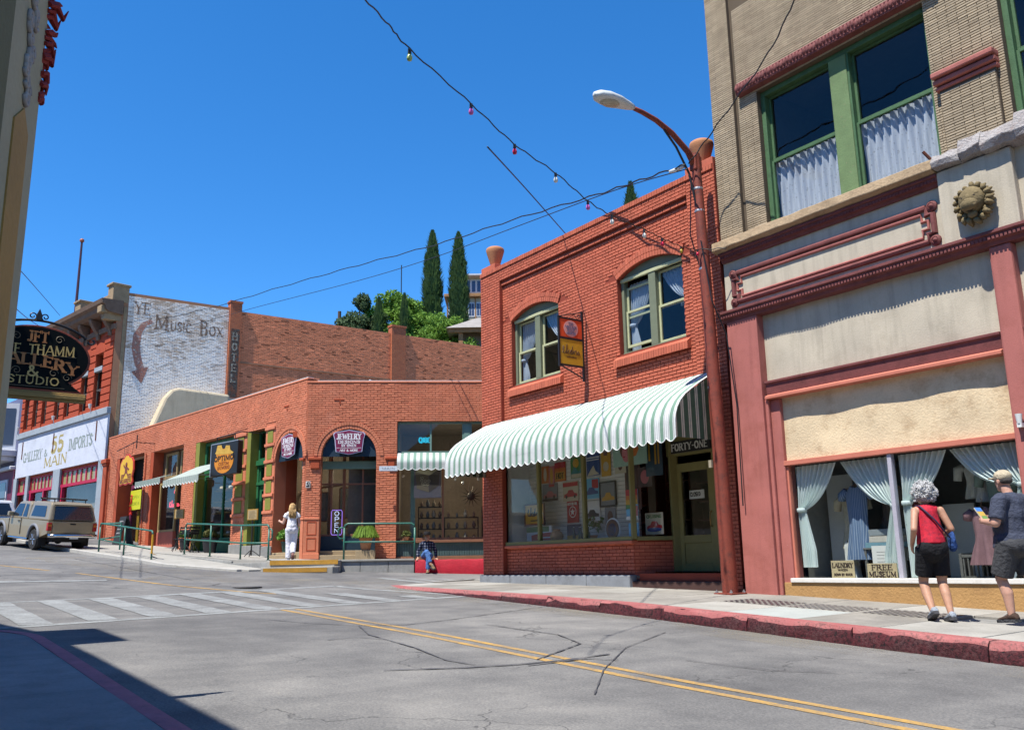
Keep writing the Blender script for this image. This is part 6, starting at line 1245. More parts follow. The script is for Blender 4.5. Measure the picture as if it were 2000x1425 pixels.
# awnings of the corner shop
M_AWN2=stripes('green_white_canvas',[(0,(.62,.65,.63)),(.55,(.24,.38,.31))],.2);M_AWN3=stripes('pale_canvas',[(0,(.50,.54,.5)),(.55,(.34,.43,.38))],.16);M_AWNG=stripes('faded_green_canvas',[(0,(.24,.33,.29)),(.5,(.4,.46,.42))],.14)
awning(FR,'small green and white striped awning above the window beside the red shop',2.9,6.5,5.02,4.62,.55,M_AWN2,.2,.3,ends=M_AWN2)
awning(FL,'small faded green awning over the brown second bay',-11.9,-9.4,5.2,4.98,.8,M_AWNG,.24,0,ends=None);awning(FL,'pale striped awning over the hat shop window',-8.0,-5.0,5.3,4.72,1.25,M_AWN3,.26,0,ends=None)
# street name plate at the pillar
o=FR.thing('street_name_plate','narrow white street name plate beside the small awning','sign',(2.62,-.4,4.42));mb=MB();mb.box(-.28,.3,-.01,.01,0,.15);mb.build('plate',plain('pale_blue_plate',(.5,.56,.62)),o);mb=MB();mb.box(.22,.25,.01,.4,.03,.06);mb.build('arm',M_BLK,o);mb=MB();letter(mb,'MAIN',-.2,.22,.04,.11,-.01,.2,.12,0);mb.build('lettering',plain('plate_grey',(.3,.33,.36)),o,fix=False)
# neon open sign, hanging poster, bulbs in the window
o=FR.thing('open_sign','upright neon OPEN sign inside the arched shop window','sign',(.95,.62,2.5));mb=MB();P=[(-.14,0,.0),(.14,0,0),(.17,0,.06),(.17,0,.72),(.14,0,.78),(-.14,0,.78),(-.17,0,.72),(-.17,0,.06),(-.14,0,0)];mb.tube(P,.012,6);mb.build('violet_tube',emis('neon_violet',(.25,.15,.6),.7),o);mb=MB()
for i,c in enumerate('OPEN'):letter(mb,c,-.09,.09,.6-.18*i,.74-.18*i,0,.12,.1,0)
mb.build('lettering',emis('neon_white',(.5,.6,.8),.7),o,fix=False)
o=FR.thing('cube_poster','dark hanging poster with a carved cube design behind the shop window','poster',(3.85,.45,3.62));mb=MB();mb.box(-.44,.44,-.01,0,0,1.1);mb.build('sheet',plain('dim_lilac',(.09,.085,.11),.6),o)
mb=MB();mb.ext([(-.4,.85),(-.02,1.08),(.4,.95),(.04,.72)],-.014,-.01);mb.build('cube_top',plain('khaki_print',(.26,.24,.15)),o);mb=MB();mb.ext([(-.4,.84),(.03,.71),(.04,.18),(-.34,.3)],-.014,-.01);mb.build('cube_left',plain('umber_print',(.12,.10,.07)),o);mb=MB();mb.ext([(.05,.71),(.4,.94),(.36,.4),(.05,.18)],-.014,-.01);mb.build('cube_right',plain('dark_umber_print',(.05,.04,.035)),o);mb=MB();rr=random.Random(6)
for k in range(9):curl(mb,(-.2+.06*rr.uniform(-1,1)+(k % 3)*.13,.45+.1*(k//3)+(.3 if k>6 else 0)),.06,.015,1.2,-.016,.007,rr.uniform(0,6))
mb.build('carving_lines',plain('pale_khaki',(.36,.34,.24)),o,fix=False)
o=FR.thing('wall_letters','small turquoise letters on the upper shop glass beside the awning','lettering',(3.75,.14,5.38));mb=MB();letter(mb,'QIBE',-.19,.19,0,.16,-.0,.3,.2,.0);mb.build('lettering',plain('turquoise',(.02,.45,.6),.5),o,fix=False)
for k,x in enumerate((3.05,3.6,4.0,4.5,4.75,5.0,5.25,5.5)):
    o=FR.thing('glass_ornament','clear hanging glass ornament in the shop window beside the awning','ornament',(x,.6,4.35-.12*(k % 3)),'hanging glass ornaments');mb=MB();mb.tube([(0,0,.06),(0,0,.6)],.006,4);mb.build('cord',M_BLK,o);mb=MB();mb.ball((0,0,0),.045,10,8,1,1,1.3);mb.build('drop',plain('frosted',(.5,.5,.47),.2),o,smooth=True)
# dark wooden shelves with pottery in the window
for k,(x,y,w_,n) in enumerate(((3.95,1.2,.8,4),(4.95,1.0,1.1,3),(6.0,1.3,.7,4))):
    o=FR.thing('display_shelf',('black shelf of pottery behind the seated man','low black cabinet of pottery behind the red wall','dark shelf of pottery at the end of the shop window')[k],'shelf',(x,y,2.28))
    for j in range(n):mb=MB();mb.box(-w_/2,w_/2,-.15,.15,j*.36,j*.36+.025);mb.build('board',M_BLK,o)
    for s in (-1,1):mb=MB();mb.box(s*w_/2-.015,s*w_/2+.015,-.15,.15,0,(n-1)*.36+.025);mb.build('upright',M_BLK,o)
    rr=random.Random(k)
    for j in range(n):
        for i in range(4):
            pr=[(.03,0),(.06,.05),(.07,.12),(.03,.2),(.04,.23)];s=rr.uniform(.6,1.1);q=FR.thing('pot','small glazed pot on a dark shelf in the shop window','pot',(x-w_/2+w_*(i+.5)/4,y-.03,2.28+j*.36+.0251),'pots on the window shelves');mb=MB();mb.lathe([(a*s,b*s) for a,b in pr],(0,0,0),10);mb.build('body',worn('glaze%d' % (i % 3),((.2,.14,.1),(.12,.14,.15),(.28,.25,.2))[i % 3],.4,.3,6),q,smooth=True)
sn=FR.thing('sunburst','black iron sunburst on the shop wall behind the glass','ornament',(5.3,1.6,3.75));mb=MB();mb.ball((0,0,0),.14,14,8,1,.4,1);mb.build('disc',M_BLK,sn);
for k in range(14):a=2*math.pi*k/14;mb=MB();mb.tube([(.13*math.cos(a),0,.13*math.sin(a)),(.36*math.cos(a),0,.36*math.sin(a))],[.02,.004],5);mb.build('ray',M_BLK,sn)
# hats in the hat shop window
M_HAT=[worn('hat%d' % i,c,.85,.15,6) for i,c in enumerate(((.45,.36,.22),(.2,.12,.06),(.5,.46,.38),(.1,.06,.04)))]
k=0
for j in range(5):
    for i in range(5):
        u,z=-7.3+i*.52+(.2 if j % 2 else 0),2.75+j*.42;o=FL.thing('hat','wide-brimmed hat on display in the hat shop window','hat',(u,.75+.1*(i % 2),z),'hats in the hat shop window');m=M_HAT[(i*2+j) % 4]
        mb=MB();mb.lathe([(.2,.03),(.17,0),(.1,.005),(.095,.11),(.06,.13),(.02,.115)],(0,0,0),16);mb.build('felt',m,o,smooth=True,angle=60);mb=MB();mb.lathe([(.101,.01),(.1,.035)],(0,0,0),16);mb.build('band',M_BLK,o)
for j in range(5):mb=LMB();mb.box(-7.75,-5.0,.6,.95,2.72+j*.42-.03,2.72+j*.42);mb.build('hat_shelf',worn('gold_wood',(.3,.17,.03)),b1)
for nm,(x,y,z),e in (('lit pendant bulb behind the small striped awning',(4.6,1.5,4.55),60),('lit spot bulb in the arched jewellery shop',(1.5,2.0,4.75),45)):
    o=FR.thing('pendant_lamp',nm,'lamp',(x,y,z));mb=MB();mb.tube([(0,0,.1),(0,0,1.0)],.008,5);mb.build('cord',M_BLK,o);mb=MB();mb.ball((0,0,0),.06,12,8);mb.build('bulb',emis('lit_bulb',(1,.78,.5),6),o,smooth=True)
    l=bpy.data.lights.new('bulb_light','POINT');l.energy=e;l.color=(1,.8,.55);l.shadow_soft_size=.12;q=bpy.data.objects.new('bulb_light',l);COL.objects.link(q);q.parent=o;q.location=(0,0,-.18)
# art in the arched window
for k,(x,z,w_,h,c) in enumerate(((1.35,3.1,.8,.95,(.25,.26,.2)),(.35,3.0,.5,.9,(.16,.14,.11)),(2.1,3.0,.5,1.0,(.1,.09,.08)))):
    o=FR.thing('framed_picture',('large grey-green picture in the arched shop window','brown picture at the left of the arched shop window','dark picture at the right of the arched shop window')[k],'picture',(x,1.6,z));mb=MB();mb.box(-w_/2,w_/2,-.02,0,0,h);mb.build('canvas',worn('art%d' % k,c,.7,.5,4),o);mb=MB();[mb.box(*s) for s in ((-w_/2-.04,-w_/2,-.04,0,0,h),(w_/2,w_/2+.04,-.04,0,0,h),(-w_/2,w_/2,-.04,0,h,h+.04),(-w_/2,w_/2,-.04,0,-.04,0))];mb.build('frame',M_BRNF,o)
o=FR.thing('display_table','brown display table with jewellery boxes in the arched shop window','table',(1.4,1.25,2.46));mb=MB();mb.box(-.6,.6,-.2,.2,.3,.34);mb.build('table_top',M_BRNF,o)
for sx_ in (-1,1):
    for sy_ in (-1,1):mb=MB();mb.box(sx_*.55-.02,sx_*.55+.02,sy_*.16-.02,sy_*.16+.02,0,.3);mb.build('leg',M_BRNF,o)
# ================================================================== three-storey brick block with painted side wall
def brickmat(name,c1,c2,cm,white=None,scale=1.0,wamt=.0,bw=.21,bh=.07):
    m,t,p=principled(name,.9,0,.2);v=xzvec(t)
    b=N(t,'ShaderNodeTexBrick');b.inputs['Color1'].default_value=c4(c1);b.inputs['Color2'].default_value=c4(c2);b.inputs['Mortar'].default_value=c4(cm)
    b.inputs['Scale'].default_value=scale;b.inputs['Mortar Size'].default_value=.009;b.inputs['Brick Width'].default_value=bw;b.inputs['Row Height'].default_value=bh;b.inputs['Bias'].default_value=-.2;b.inputs['Mortar Smooth'].default_value=.2
    L_(t,v,b.inputs['Vector']);col=b.outputs['Color'];ov=objvec(t)
    col=mixc(t,mth(t,'MULTIPLY',ramp(t,noise(t,ov,.7,5),[(.4,(0,0,0)),(.7,(1,1,1))]),.35),col,tuple(k*.5 for k in c1))
    col=mixc(t,ramp(t,noise(t,ov,14,4,.8),[(.63,(0,0,0)),(.68,(1,1,1))]),col,tuple(k*.25 for k in c1))
    if white:
        n=mth(t,'ADD',mth(t,'MULTIPLY',noise(t,ov,.55,5,.65),.6),mth(t,'MULTIPLY',noise(t,ov,9,5,.8),.4))
        sp=N(t,'ShaderNodeSeparateXYZ');L_(t,ov,sp.inputs[0])
        # paint survives best on the lower field of the wall
        n=mth(t,'ADD',n,mth(t,'MULTIPLY',mth(t,'SUBTRACT',12.6,sp.outputs[2]),.035))
        f=ramp(t,n,[(.44-wamt,(.12,.12,.12)),(.6-wamt,(.93,.93,.93))])
        mort=mth(t,'MULTIPLY',mth(t,'ADD',b.outputs['Fac'],ramp(t,noise(t,ov,22,4,.8),[(.52,(0,0,0)),(.6,(1,1,1))])),.6)
        col=mixc(t,mth(t,'SUBTRACT',f,mort,clamp=True),col,white)
    L_(t,col,p.inputs['Base Color']);bump(t,p,mth(t,'ADD',mth(t,'MULTIPLY',b.outputs['Fac'],-1),mth(t,'MULTIPLY',noise(t,ov,30,3),.5)),.6,.015)
    MATS[name]=m;return m
M_B4S=brickmat('common_red_brick',(.46,.14,.065),(.36,.10,.05),(.24,.13,.08));M_B4W=brickmat('whitewashed_brick',(.30,.17,.10),(.24,.12,.07),(.26,.2,.14),(.74,.70,.63),wamt=.0);M_B4F=worn('orange_red_brick',(.34,.055,.02),.85,.22,3,50,.3)
M_CORN=worn('brown_cornice',(.17,.11,.075),.8,.25,3,40,.3,dirt=(.09,.05,.03),dirt_amt=.5);M_CORNL=worn('buff_cornice',(.30,.22,.13),.85,.25,3,40,.3,dirt=(.15,.1,.06),dirt_amt=.5)
M_GRYP=worn('grey_blue_paint',(.28,.32,.35),.75,.15,3,40,.2,dirt=(.2,.22,.24),dirt_amt=.4);M_PALEB=worn('pale_blue_stucco',(.50,.53,.60),.9,.12,1,30,.5,.03,dirt=(.36,.38,.42),dirt_amt=.5);M_CRIM=worn('crimson_trim',(.40,.012,.05),.5,.15,4)
b4=F4.thing('brick_block','three-storey red brick block with a faded painted side wall and deep cornice','building')
S_ANG=R_(37+43.5)
def toF4(u,d,z):p=F4S.w(u,d);x,y=F4.loc(p);return (x,y,z)
class SMB(MB):
    def build(s,name,m,parent=None,**k):
        if parent is b4:s.v=[toF4(x,y,z) for x,y,z in s.v]
        return MB.build(s,name,m,parent,**k)
def side_obj(name,m,mb,**k):     # side-wall pieces keep their own frame so that courses run level
    o=MB.build(mb,name,m,None,**k);o.parent=b4;o.location=(0,0,0);o.rotation_euler=(0,0,F4S.a-F4.a);return o
W4=11.9;ZC=14.6
wins=[(-11.4+.0,-10.75),(-10.1,-9.4),(-8.75,-8.1),(-6.95,-6.25),(-5.6,-4.9),(-3.55,-2.75),(-1.95,-1.05)]
ops=[(a,b,9.25,11.9) for a,b in wins]+[(-9.6,-6.1,2.4,6.45),(-5.2,-.5,2.4,6.45),(-11.4,-10.0,2.4,6.45)]
mb=MB();wall(mb,-W4,0,1.8,13.6,ops,0,.4);mb.build('front_wall',M_B4F,b4)
# rusticated courses: every sixth row recessed -> proud bands between
xs_=[-W4]+[v for w_ in wins for v in w_]+[0]
for i in range(0,len(xs_),2):
    a,c=xs_[i],xs_[i+1]
    z=9.05
    while z<12.9:
        mb=MB();mb.box(a+.01 if i else a,c-.01 if c else c,-.05,.0,z,z+.30);mb.build('rusticated_band',M_B4F,b4,bevel=.012);z += .36
for a,b in wins:
    mb=MB();mb.box(a-.02,b+.02,-.08,.1,11.0,11.22);mb.build('stone_lintel',M_GRYP,b4,bevel=.01)
    fr=MB();fr.box(a,a+.07,.12,.2,9.25,11.0);fr.box(b-.07,b,.12,.2,9.25,11.0);fr.box(a,b,.1,.2,10.08,10.16);fr.box(a+.07,b-.07,.12,.2,9.25,9.32);fr.box(a,b,.12,.2,11.24,11.3);w_=fr.build('window',worn('dark_sash',(.06,.055,.05),.6),b4);fr=MB();fr.box(a+.07,b-.07,.11,.14,10.07,10.13);fr.build('meeting_rail',plain('white_rail',(.55,.56,.56)),w_)
    mb=MB();mb.q((a,.16,9.25),(b,.16,9.25),(b,.16,11.9),(a,.16,11.9));mb.build('pane',GLASS,w_);mb=MB();mb.box(a-.1,b+.1,.45,1.4,9.1,12);mb.f=mb.f[:];mb.build('room',M_ROOMW,b4)
mb=MB();mb.ext([(x,z) for x,z in [(-2.15,11.9),(-.85,11.9),(-.85,12.1),(-1.1,12.35),(-1.5,12.45),(-1.9,12.35),(-2.15,12.1)]],-.06,-.0);mb.build('brick_arch',M_B4F,b4)
# cornice with brackets
mould('cornice_architrave',[(.0,12.85),(-.12,12.85),(-.14,13.1),(0,13.1)],-W4,.1,M_CORN,root=b4);mould('cornice_crown',[(.2,13.55),(-.45,13.6),(-.62,13.72),(-.66,13.9),(-.8,14.0),(-.85,14.2),(.2,14.25)],-W4,.25,M_CORN,root=b4);mould('cornice_fillet',[(.2,13.9),(-.7,13.93),(-.72,13.98),(.2,14.0)],-W4,.2,M_CORNL,root=b4);mould('parapet',[(.3,14.2),(-.1,14.25),(-.1,14.75),(.3,14.75)],-W4,.0,M_CORNL,root=b4)
for k in range(9):
    x=-.45-k*1.4;mb=MB();mb.extx([(0,12.6),(-.1,12.62),(-.16,12.9),(-.3,13.1),(-.5,13.4),(-.55,13.58),(0,13.58)],x-.16,x+.16);mb.build('cornice_bracket',M_CORN,b4,bevel=.03)
for x0,x1 in ((-.5,.1),(-4.6,-3.9)):mb=MB();mb.box(x0,x1,-.3,.5,14.2,15.1);mb.box(x0-.06,x1+.06,-.38,.56,15.0,15.12);mb.build('parapet_block',M_CORNL,b4,bevel=.03)
mb=MB();mb.box(-.3,.06,-.6,.2,13.25,13.55);mb.box(-.36,.12,-.8,.2,13.55,13.9);mb.build('cornice_return',M_CORNL,b4,bevel=.03)
# shop band
mb=MB();mb.box(-W4+.2,.18,-.1,0,6.55,8.75);mb.build('sign_band',M_PALEB,b4,bevel=.01);mb=MB();mb.box(-W4+.1,.25,-.2,0,8.7,9.02);mb.build('band_cornice',M_GRYP,b4,bevel=.02)
for a,b in ((-.5,.15),(-6.1,-5.2),(-10.0,-9.6),(-W4,-11.4)):mb=MB();mb.box(a,b,-.1,.1,2.0,6.55);mb.build('shop_pier',M_GRYP,b4,bevel=.015)
for a,b,n in ((-9.6,-6.1,7),(-5.2,-.5,8),(-11.4,-10.0,2)):
    [MB().box(a,b,y_,.15,p,q).build('transom_rail',M_CRIM,b4) for y_,p,q in ((.05,6.38,6.46),(0,5.62,5.76))]
    for k in range(n+1):x=a+(b-a)*k/n;mb=MB();mb.box(max(a,x-.06),min(b,x+.06),.06,.14,5.76,6.38);mb.build('transom_mullion',M_CRIM,b4)
    for k in range(n):x0,x1=a+(b-a)*k/n,a+(b-a)*(k+1)/n;mb=MB();mb.q((x0+.06,.1,5.76),(x1-.06,.1,5.76),(x1-.06,.1,6.38),(x0+.06,.1,6.38));mb.build('pane',worn('amber_glass',(.3,.26,.12),.2,.5,1.2),b4)
    mb=MB();mb.q((a,.12,3.2),(b,.12,3.2),(b,.12,5.62),(a,.12,5.62));mb.build('pane',GLASS,b4);mb=MB();mb.box(a,b,.05,.3,2.0,3.2);mb.build('bulkhead',M_GRYP,b4);room_=MB();room_.box(a,b,.45,3,2.2,6.5);room_.build('room',M_BACK,b4)
mb=MB();mb.box(-7.6,-7.45,.0,.15,2.5,5.62);mb.box(-9.5,-9.3,.0,.15,2.5,5.62);mb.box(-9.3,-7.6,.0,.15,4.6,4.75);mb.box(-5.1,-4.95,0,.15,3.2,5.62);mb.build('crimson_door_frame',M_CRIM,b4)
sg=plain('sage_letter',(.22,.26,.24),.7);yg=plain('ochre_letter',(.33,.27,.10),.7)
for s in (('GALLERY',-10.7,-7.9,7.35,7.85),('IMPORTS',-4.3,-1.4,7.4,7.95),('&',-7.6,-7.1,7.4,7.75)):mb=MB();letter(mb,*s,-.1,.2,.09,.1);mb.build('lettering',sg,b4,fix=False)
for s in (('55',-6.75,-5.0,7.5,8.3),('MAIN',-7.5,-4.4,6.82,7.32)):mb=MB();letter(mb,*s,-.1,.26,.14,.1);mb.build('lettering',yg,b4,fix=False)
for x in (-10.9,-6.4,-1.0):mb=MB();mb.box(x-.04,x+.04,-.13,-.1,7.55,8.5);mb.build('rust_streak_iron',worn('rust',(.12,.04,.025)),b4)
for k,x in enumerate((-11.5,-6.3,-1.6)):
    o=F4.thing('band_spotlight',('small spotlight on the ledge at the far end of the gallery band','small spotlight on the ledge above the number 55','small spotlight on the ledge at the near end of the gallery band')[k],'light',(x,-.22,9.02),'gallery band spotlights');mb=MB();mb.tube([(0,0,0),(0,-.05,.2)],.02,6);mb.build('stem',plain('white_metal',(.6,.62,.6)),o);mb=MB();mb.lathe([(.05,0),(.09,.2),(.02,.22)],(0,-.05,.15),10);mb.build('head',plain('white_metal',(.6,.62,.6)),o)
# side wall
def brickunit(name,c,white=None):
    m,t,p=principled(name,.9,0,.2);ov=objvec(t);isl=N(t,'ShaderNodeNewGeometry').outputs['Random Per Island']
    col=ramp(t,isl,[(.0,tuple(k*.3 for k in c)),(.03,tuple(k*.5 for k in c)),(.07,tuple(k*.88 for k in c)),(.9,tuple(k*1.12 for k in c)),(1,tuple(k*1.4 for k in c))])
    col=mixc(t,mth(t,'MULTIPLY',ramp(t,noise(t,ov,.6,5),[(.45,(0,0,0)),(.75,(1,1,1))]),.3),col,tuple(k*.5 for k in c))
    if white:
        sp=N(t,'ShaderNodeSeparateXYZ');L_(t,ov,sp.inputs[0])
        n=mth(t,'ADD',mth(t,'ADD',mth(t,'MULTIPLY',noise(t,ov,.6,5,.65),.55),mth(t,'MULTIPLY',noise(t,ov,12,4,.8),.25)),mth(t,'MULTIPLY',isl,.16));n=mth(t,'ADD',n,mth(t,'MULTIPLY',mth(t,'SUBTRACT',12.8,sp.outputs[2]),.03))
        col=mixc(t,ramp(t,n,[(.36,(.15,.15,.15)),(.54,(.97,.97,.97))]),col,white)
    L_(t,col,p.inputs['Base Color']);bump(t,p,noise(t,ov,25,3),.4,.01);return m
M_BU,M_BW,M_BJ=brickunit('brick_unit',(.68,.24,.12)),brickunit('washed_brick_unit',(.52,.37,.24),(.90,.87,.80)),worn('lime_joint',(.34,.175,.10),.95,.2,2)
for nm,a_,b_,za,m,gp in (('washed_brick_courses',.5,5.4,7.4,M_BW,[]),('side_brick_courses',6.03,25,8.6,M_BU,[rect_gap(14.74,15.66,0,20)])):
    mb=MB();rnd=random.Random(5)
    for xa,xb,z0,z1 in lay_bricks(a_,b_,za,14.6,gp,.215,.062,.013):
        p=.012+rnd.uniform(0,.008);mb.add([(xa,.0,z0),(xb,.0,z0),(xb,.0,z1),(xa,.0,z1),(xa,-p,z0),(xb,-p,z0),(xb,-p,z1),(xa,-p,z1)],[(4,5,6,7),(0,1,5,4),(1,2,6,5),(2,3,7,6),(3,0,4,7)])
    side_obj(nm,m,mb,fix=False,stuff=True)
M_B4S=M_BJ
mb=MB();mb.q((.0,0,2),(5.6,0,2),(5.6,0,14.75),(.0,0,14.75));mb.q((0,.0,14.75),(5.6,0,14.75),(5.6,.4,14.75),(0,.4,14.75));side_obj('painted_side_wall',M_BJ,mb)
mb=MB();mb.q((5.6,0,2),(26,0,2),(26,0,14.62),(5.6,0,14.62));mb.q((5.6,0,14.62),(26,0,14.62),(26,.4,14.62),(5.6,.4,14.62));side_obj('side_wall',M_B4S,mb)
for a,b,m in ((5.42,6.02,MATS['common_red_brick']),(14.75,15.65,MATS['common_red_brick'])):mb=MB();mb.box(a,b,-.16,.3,2,15.0);mb.box(a-.04,b+.04,-.2,.34,15.0,15.1);side_obj('side_pilaster',m,mb)
mb=MB();mb.box(.3,.46,-.03,.0,7,14.0);side_obj('edge_band',M_CORNL,mb);mb=MB();mb.box(6.02,14.75,-.06,0,11.85,11.93);side_obj('ledge_course',M_B4S,mb)
mb=MB();mb.box(5.5,6.0,-.2,.1,9.3,9.95);side_obj('stone_block',M_CONC2,mb)
mb=MB();mb.box(-W4,.0,.41,2.0,13.2,13.4);mb.build('roof_deck',M_CORNL,b4)
# ghost lettering and arrow
def faded(name,c,dens):
    m,t,p=principled(name,.95,0,.1);v=objvec(t);p.inputs['Base Color'].default_value=c4(c);o=t.nodes['Material Output'];tr=N(t,'ShaderNodeBsdfTransparent');mx=N(t,'ShaderNodeMixShader')
    L_(t,ramp(t,noise(t,v,9,6,.8),[(dens-.12,(0,0,0)),(dens+.1,(1,1,1))]),mx.inputs[0]);L_(t,tr.outputs[0],mx.inputs[2]);L_(t,p.outputs[0],mx.inputs[1]);L_(t,mx.outputs[0],o.inputs[0]);return m
GB=faded('ghost_brown',(.26,.17,.12),.5);mb=MB();letter(mb,'YE',.75,1.55,13.75,14.35,-.02,.14,.07,.1);side_obj('ghost_lettering',GB,mb,fix=False);mb=MB();letter(mb,'M',1.75,2.45,13.1,13.85,-.02,.16,.1,.1);letter(mb,'USIC',2.5,3.55,13.12,13.6,-.02,.16,.1,.0);letter(mb,'B',3.95,4.35,13.05,13.85,-.02,.16,.1,.06);letter(mb,'OX',4.4,5.15,13.1,13.6,-.02,.16,.1,.0);side_obj('ghost_lettering',GB,mb,fix=False)
arr=[(1.55,13.55),(1.15,13.3),(.82,12.7),(.78,12.0),(.95,11.3),(1.1,10.95),(.85,10.85),(1.35,10.3),(1.62,11.15),(1.42,11.1),(1.25,11.6),(1.15,12.2),(1.2,12.8),(1.4,13.2),(1.75,13.4)]
mb=MB()
lft,rgt=arr[:6],list(reversed(arr[9:]))
for i in range(5):mb.q((lft[i][0],-.024,lft[i][1]),(lft[i+1][0],-.024,lft[i+1][1]),(rgt[min(i+1,5)][0],-.024,rgt[min(i+1,5)][1]),(rgt[i][0],-.024,rgt[i][1]))
mb.ext([(.85,10.85),(1.35,10.3),(1.62,11.15),(1.42,11.1),(1.1,10.95)],-.0242,-.018);side_obj('painted_arrow',faded('ghost_red',(.40,.19,.14),.56),mb)
mb=MB();mb.q((5.5,-.165,10),(5.95,-.165,10),(5.95,-.165,13.6),(5.5,-.165,13.6));side_obj('painted_panel',faded('ghost_dark',(.09,.08,.07),.56),mb)
mb=MB()
for i,c in enumerate('HOTEL'):letter(mb,c,5.57,5.87,13.0-i*.55,13.38-i*.55,-.167,.2,.12,.06)
side_obj('ghost_lettering',faded('ghost_cream',(.4,.37,.3),.5),mb,fix=False)
# cream plastered ramp-shaped chimney breast on the side wall
mb=MB();mb.ext([(1.5,7.0),(1.75,8.1),(2.3,9.6),(2.6,10.0),(2.9,10.12),(5.4,10.0),(5.4,7.0)],-.9,-.001);side_obj('plastered_lean_to',worn('cream_plaster',(.50,.42,.29),.9,.15,1.2,30,.4,.02,dirt=(.3,.22,.14),dirt_amt=.4,streak=.3),mb,bevel=.12)
# flagpole on the roof
fp=thing('flagpole','dark flagpole with a ball finial on the brick block roof','flagpole',(-23.25,46.0,13.4));mb=MB();mb.tube([(0,0,0),(0,0,5.55)],[.09,.055],8);mb.build('pole',plain('maroon_pole',(.06,.02,.03),.5),fp);mb=MB();mb.ball((0,0,5.63),.12,10,8);mb.build('finial',plain('copper_ball',(.3,.09,.05),.5),fp)
# ================================================================== purple-blue house beyond
M_VIO=worn('violet_blue_paint',(.10,.11,.19),.7,.15,3);M_PLUM=worn('plum_paint',(.13,.02,.05),.6,.2,3);M_WTR=worn('white_trim',(.5,.52,.56),.6,.1,4)
b5=F4.thing('violet_house','violet-blue house with white bay window beyond the brick block','building',(-W4-.05,0,0))
mb=MB();mb.box(-12,0,0,5,2,11.2);mb.build('upper_wall',M_VIO,b5);mb=MB();mb.box(-12,-.02,-.08,-.001,3,7.1);mb.build('plum_shopfront',M_PLUM,b5)
mb=MB();mb.extz([(-3.3,0),(-2.8,-.8),(-1.0,-.8),(-.5,0)],8.2,10.9);mb.build('bay_window',M_WTR,b5)
for P,Q in (((-2.75,-.82),(-1.95,-.82)),((-1.85,-.82),(-1.05,-.82)),((-.95,-.75),(-.58,-.12))):
    mb=MB();d=Vector((Q[0]-P[0],Q[1]-P[1])).normalized();n=Vector((d.y,-d.x))*.02;mb.q((P[0]+n.x,P[1]+n.y,8.5),(Q[0]+n.x,Q[1]+n.y,8.5),(Q[0]+n.x,Q[1]+n.y,10.6),(P[0]+n.x,P[1]+n.y,10.6));mb.build('pane',plain('bay_pane',(.05,.06,.09),.1),b5)
mb=MB();mb.box(-4,-.2,-1.1,0,7.85,8.2);mb.box(-3.6,-.4,-.9,0,7.6,7.85);mb.box(-5,-.1,-.3,0,7.1,7.3);mb.build('bay_base',M_WTR,b5,bevel=.04)
for x0,x1,z0,z1 in ((-3.2,-.8,5.0,6.6),(-3.2,-.8,2.6,4.2)):mb=MB();mb.box(x0,x1,-.15,-.08,z0,z1);w_=mb.build('window',M_WTR,b5);mb=MB();mb.box(x0+.15,(x0+x1)/2-.08,-.17,-.15,z0+.15,z1-.15);mb.box((x0+x1)/2+.08,x1-.15,-.17,-.15,z0+.15,z1-.15);mb.build('pane',plain('bay_pane',(.05,.06,.09)),w_)
gl=F4.thing('globe_lamp','white globe lamp hanging from the violet house front','lamp',(-W4-.9,-.8,4.75));mb=MB();mb.ball((0,0,0),.26,14,10);mb.build('globe',plain('opal',(.7,.7,.7),.3),gl,smooth=True);mb=MB();mb.tube([(0,0,.25),(0,0,.7),(0,.7,.8)],.03,6);mb.build('arm',M_BLK,gl)
# ================================================================== shaded building beside the camera
lb=thing('corner_store','shaded cream storefront close by on the left edge of the picture','building',(-8.05,8.6,0),R_(125.5-180))
M_CRM=worn('cream_boards',(.35,.30,.19),.8,.15,2,40,.2,dirt=(.22,.18,.11),dirt_amt=.3);M_GLD=worn('gold_panel',(.36,.2,.05),.7,.2,3)
HL=7.9
mb=MB();w0=FST.loc((-8.05,8.6));far=Vector((-.7,.7)).normalized()
lbF=Fr((-8.05,8.6),125.5-180)
pf=[(0,0),(16,0),(16,-9),(-10,-9)]
e1=lbF.loc(Vector((-8.05,8.6))+far*14);e2=lbF.loc(Vector((-8.05,8.6))+far*14+Vector((-6,-6)))
mb.extz([(16,0),(0,0),e1,e2,(0,-8),(16,-8)],0,HL);mb.build('main_block',M_CRM,lb)
mb=MB();mb.extz([(16.1,.06),(-.1,.06),(e1[0],e1[1]+.06),e1,(0,-.02),(16.1,-.02)],HL-.5,HL+.05);mb.box(-.5,1.2,-1.0,.02,HL-.1,HL+1.4);mb.build('roof_cornice',M_CRM,lb)
for k in range(4):
    x=1.5+k*3.6;mb=MB();mb.box(x,x+1.6,.0,.02,4.6,7.2);w_=mb.build('window',M_GRN,lb);mb=MB();mb.box(x+.12,x+1.48,.02,.03,4.75,7.05);mb.build('pane',plain('bay_pane',(.05,.06,.09)),w_)
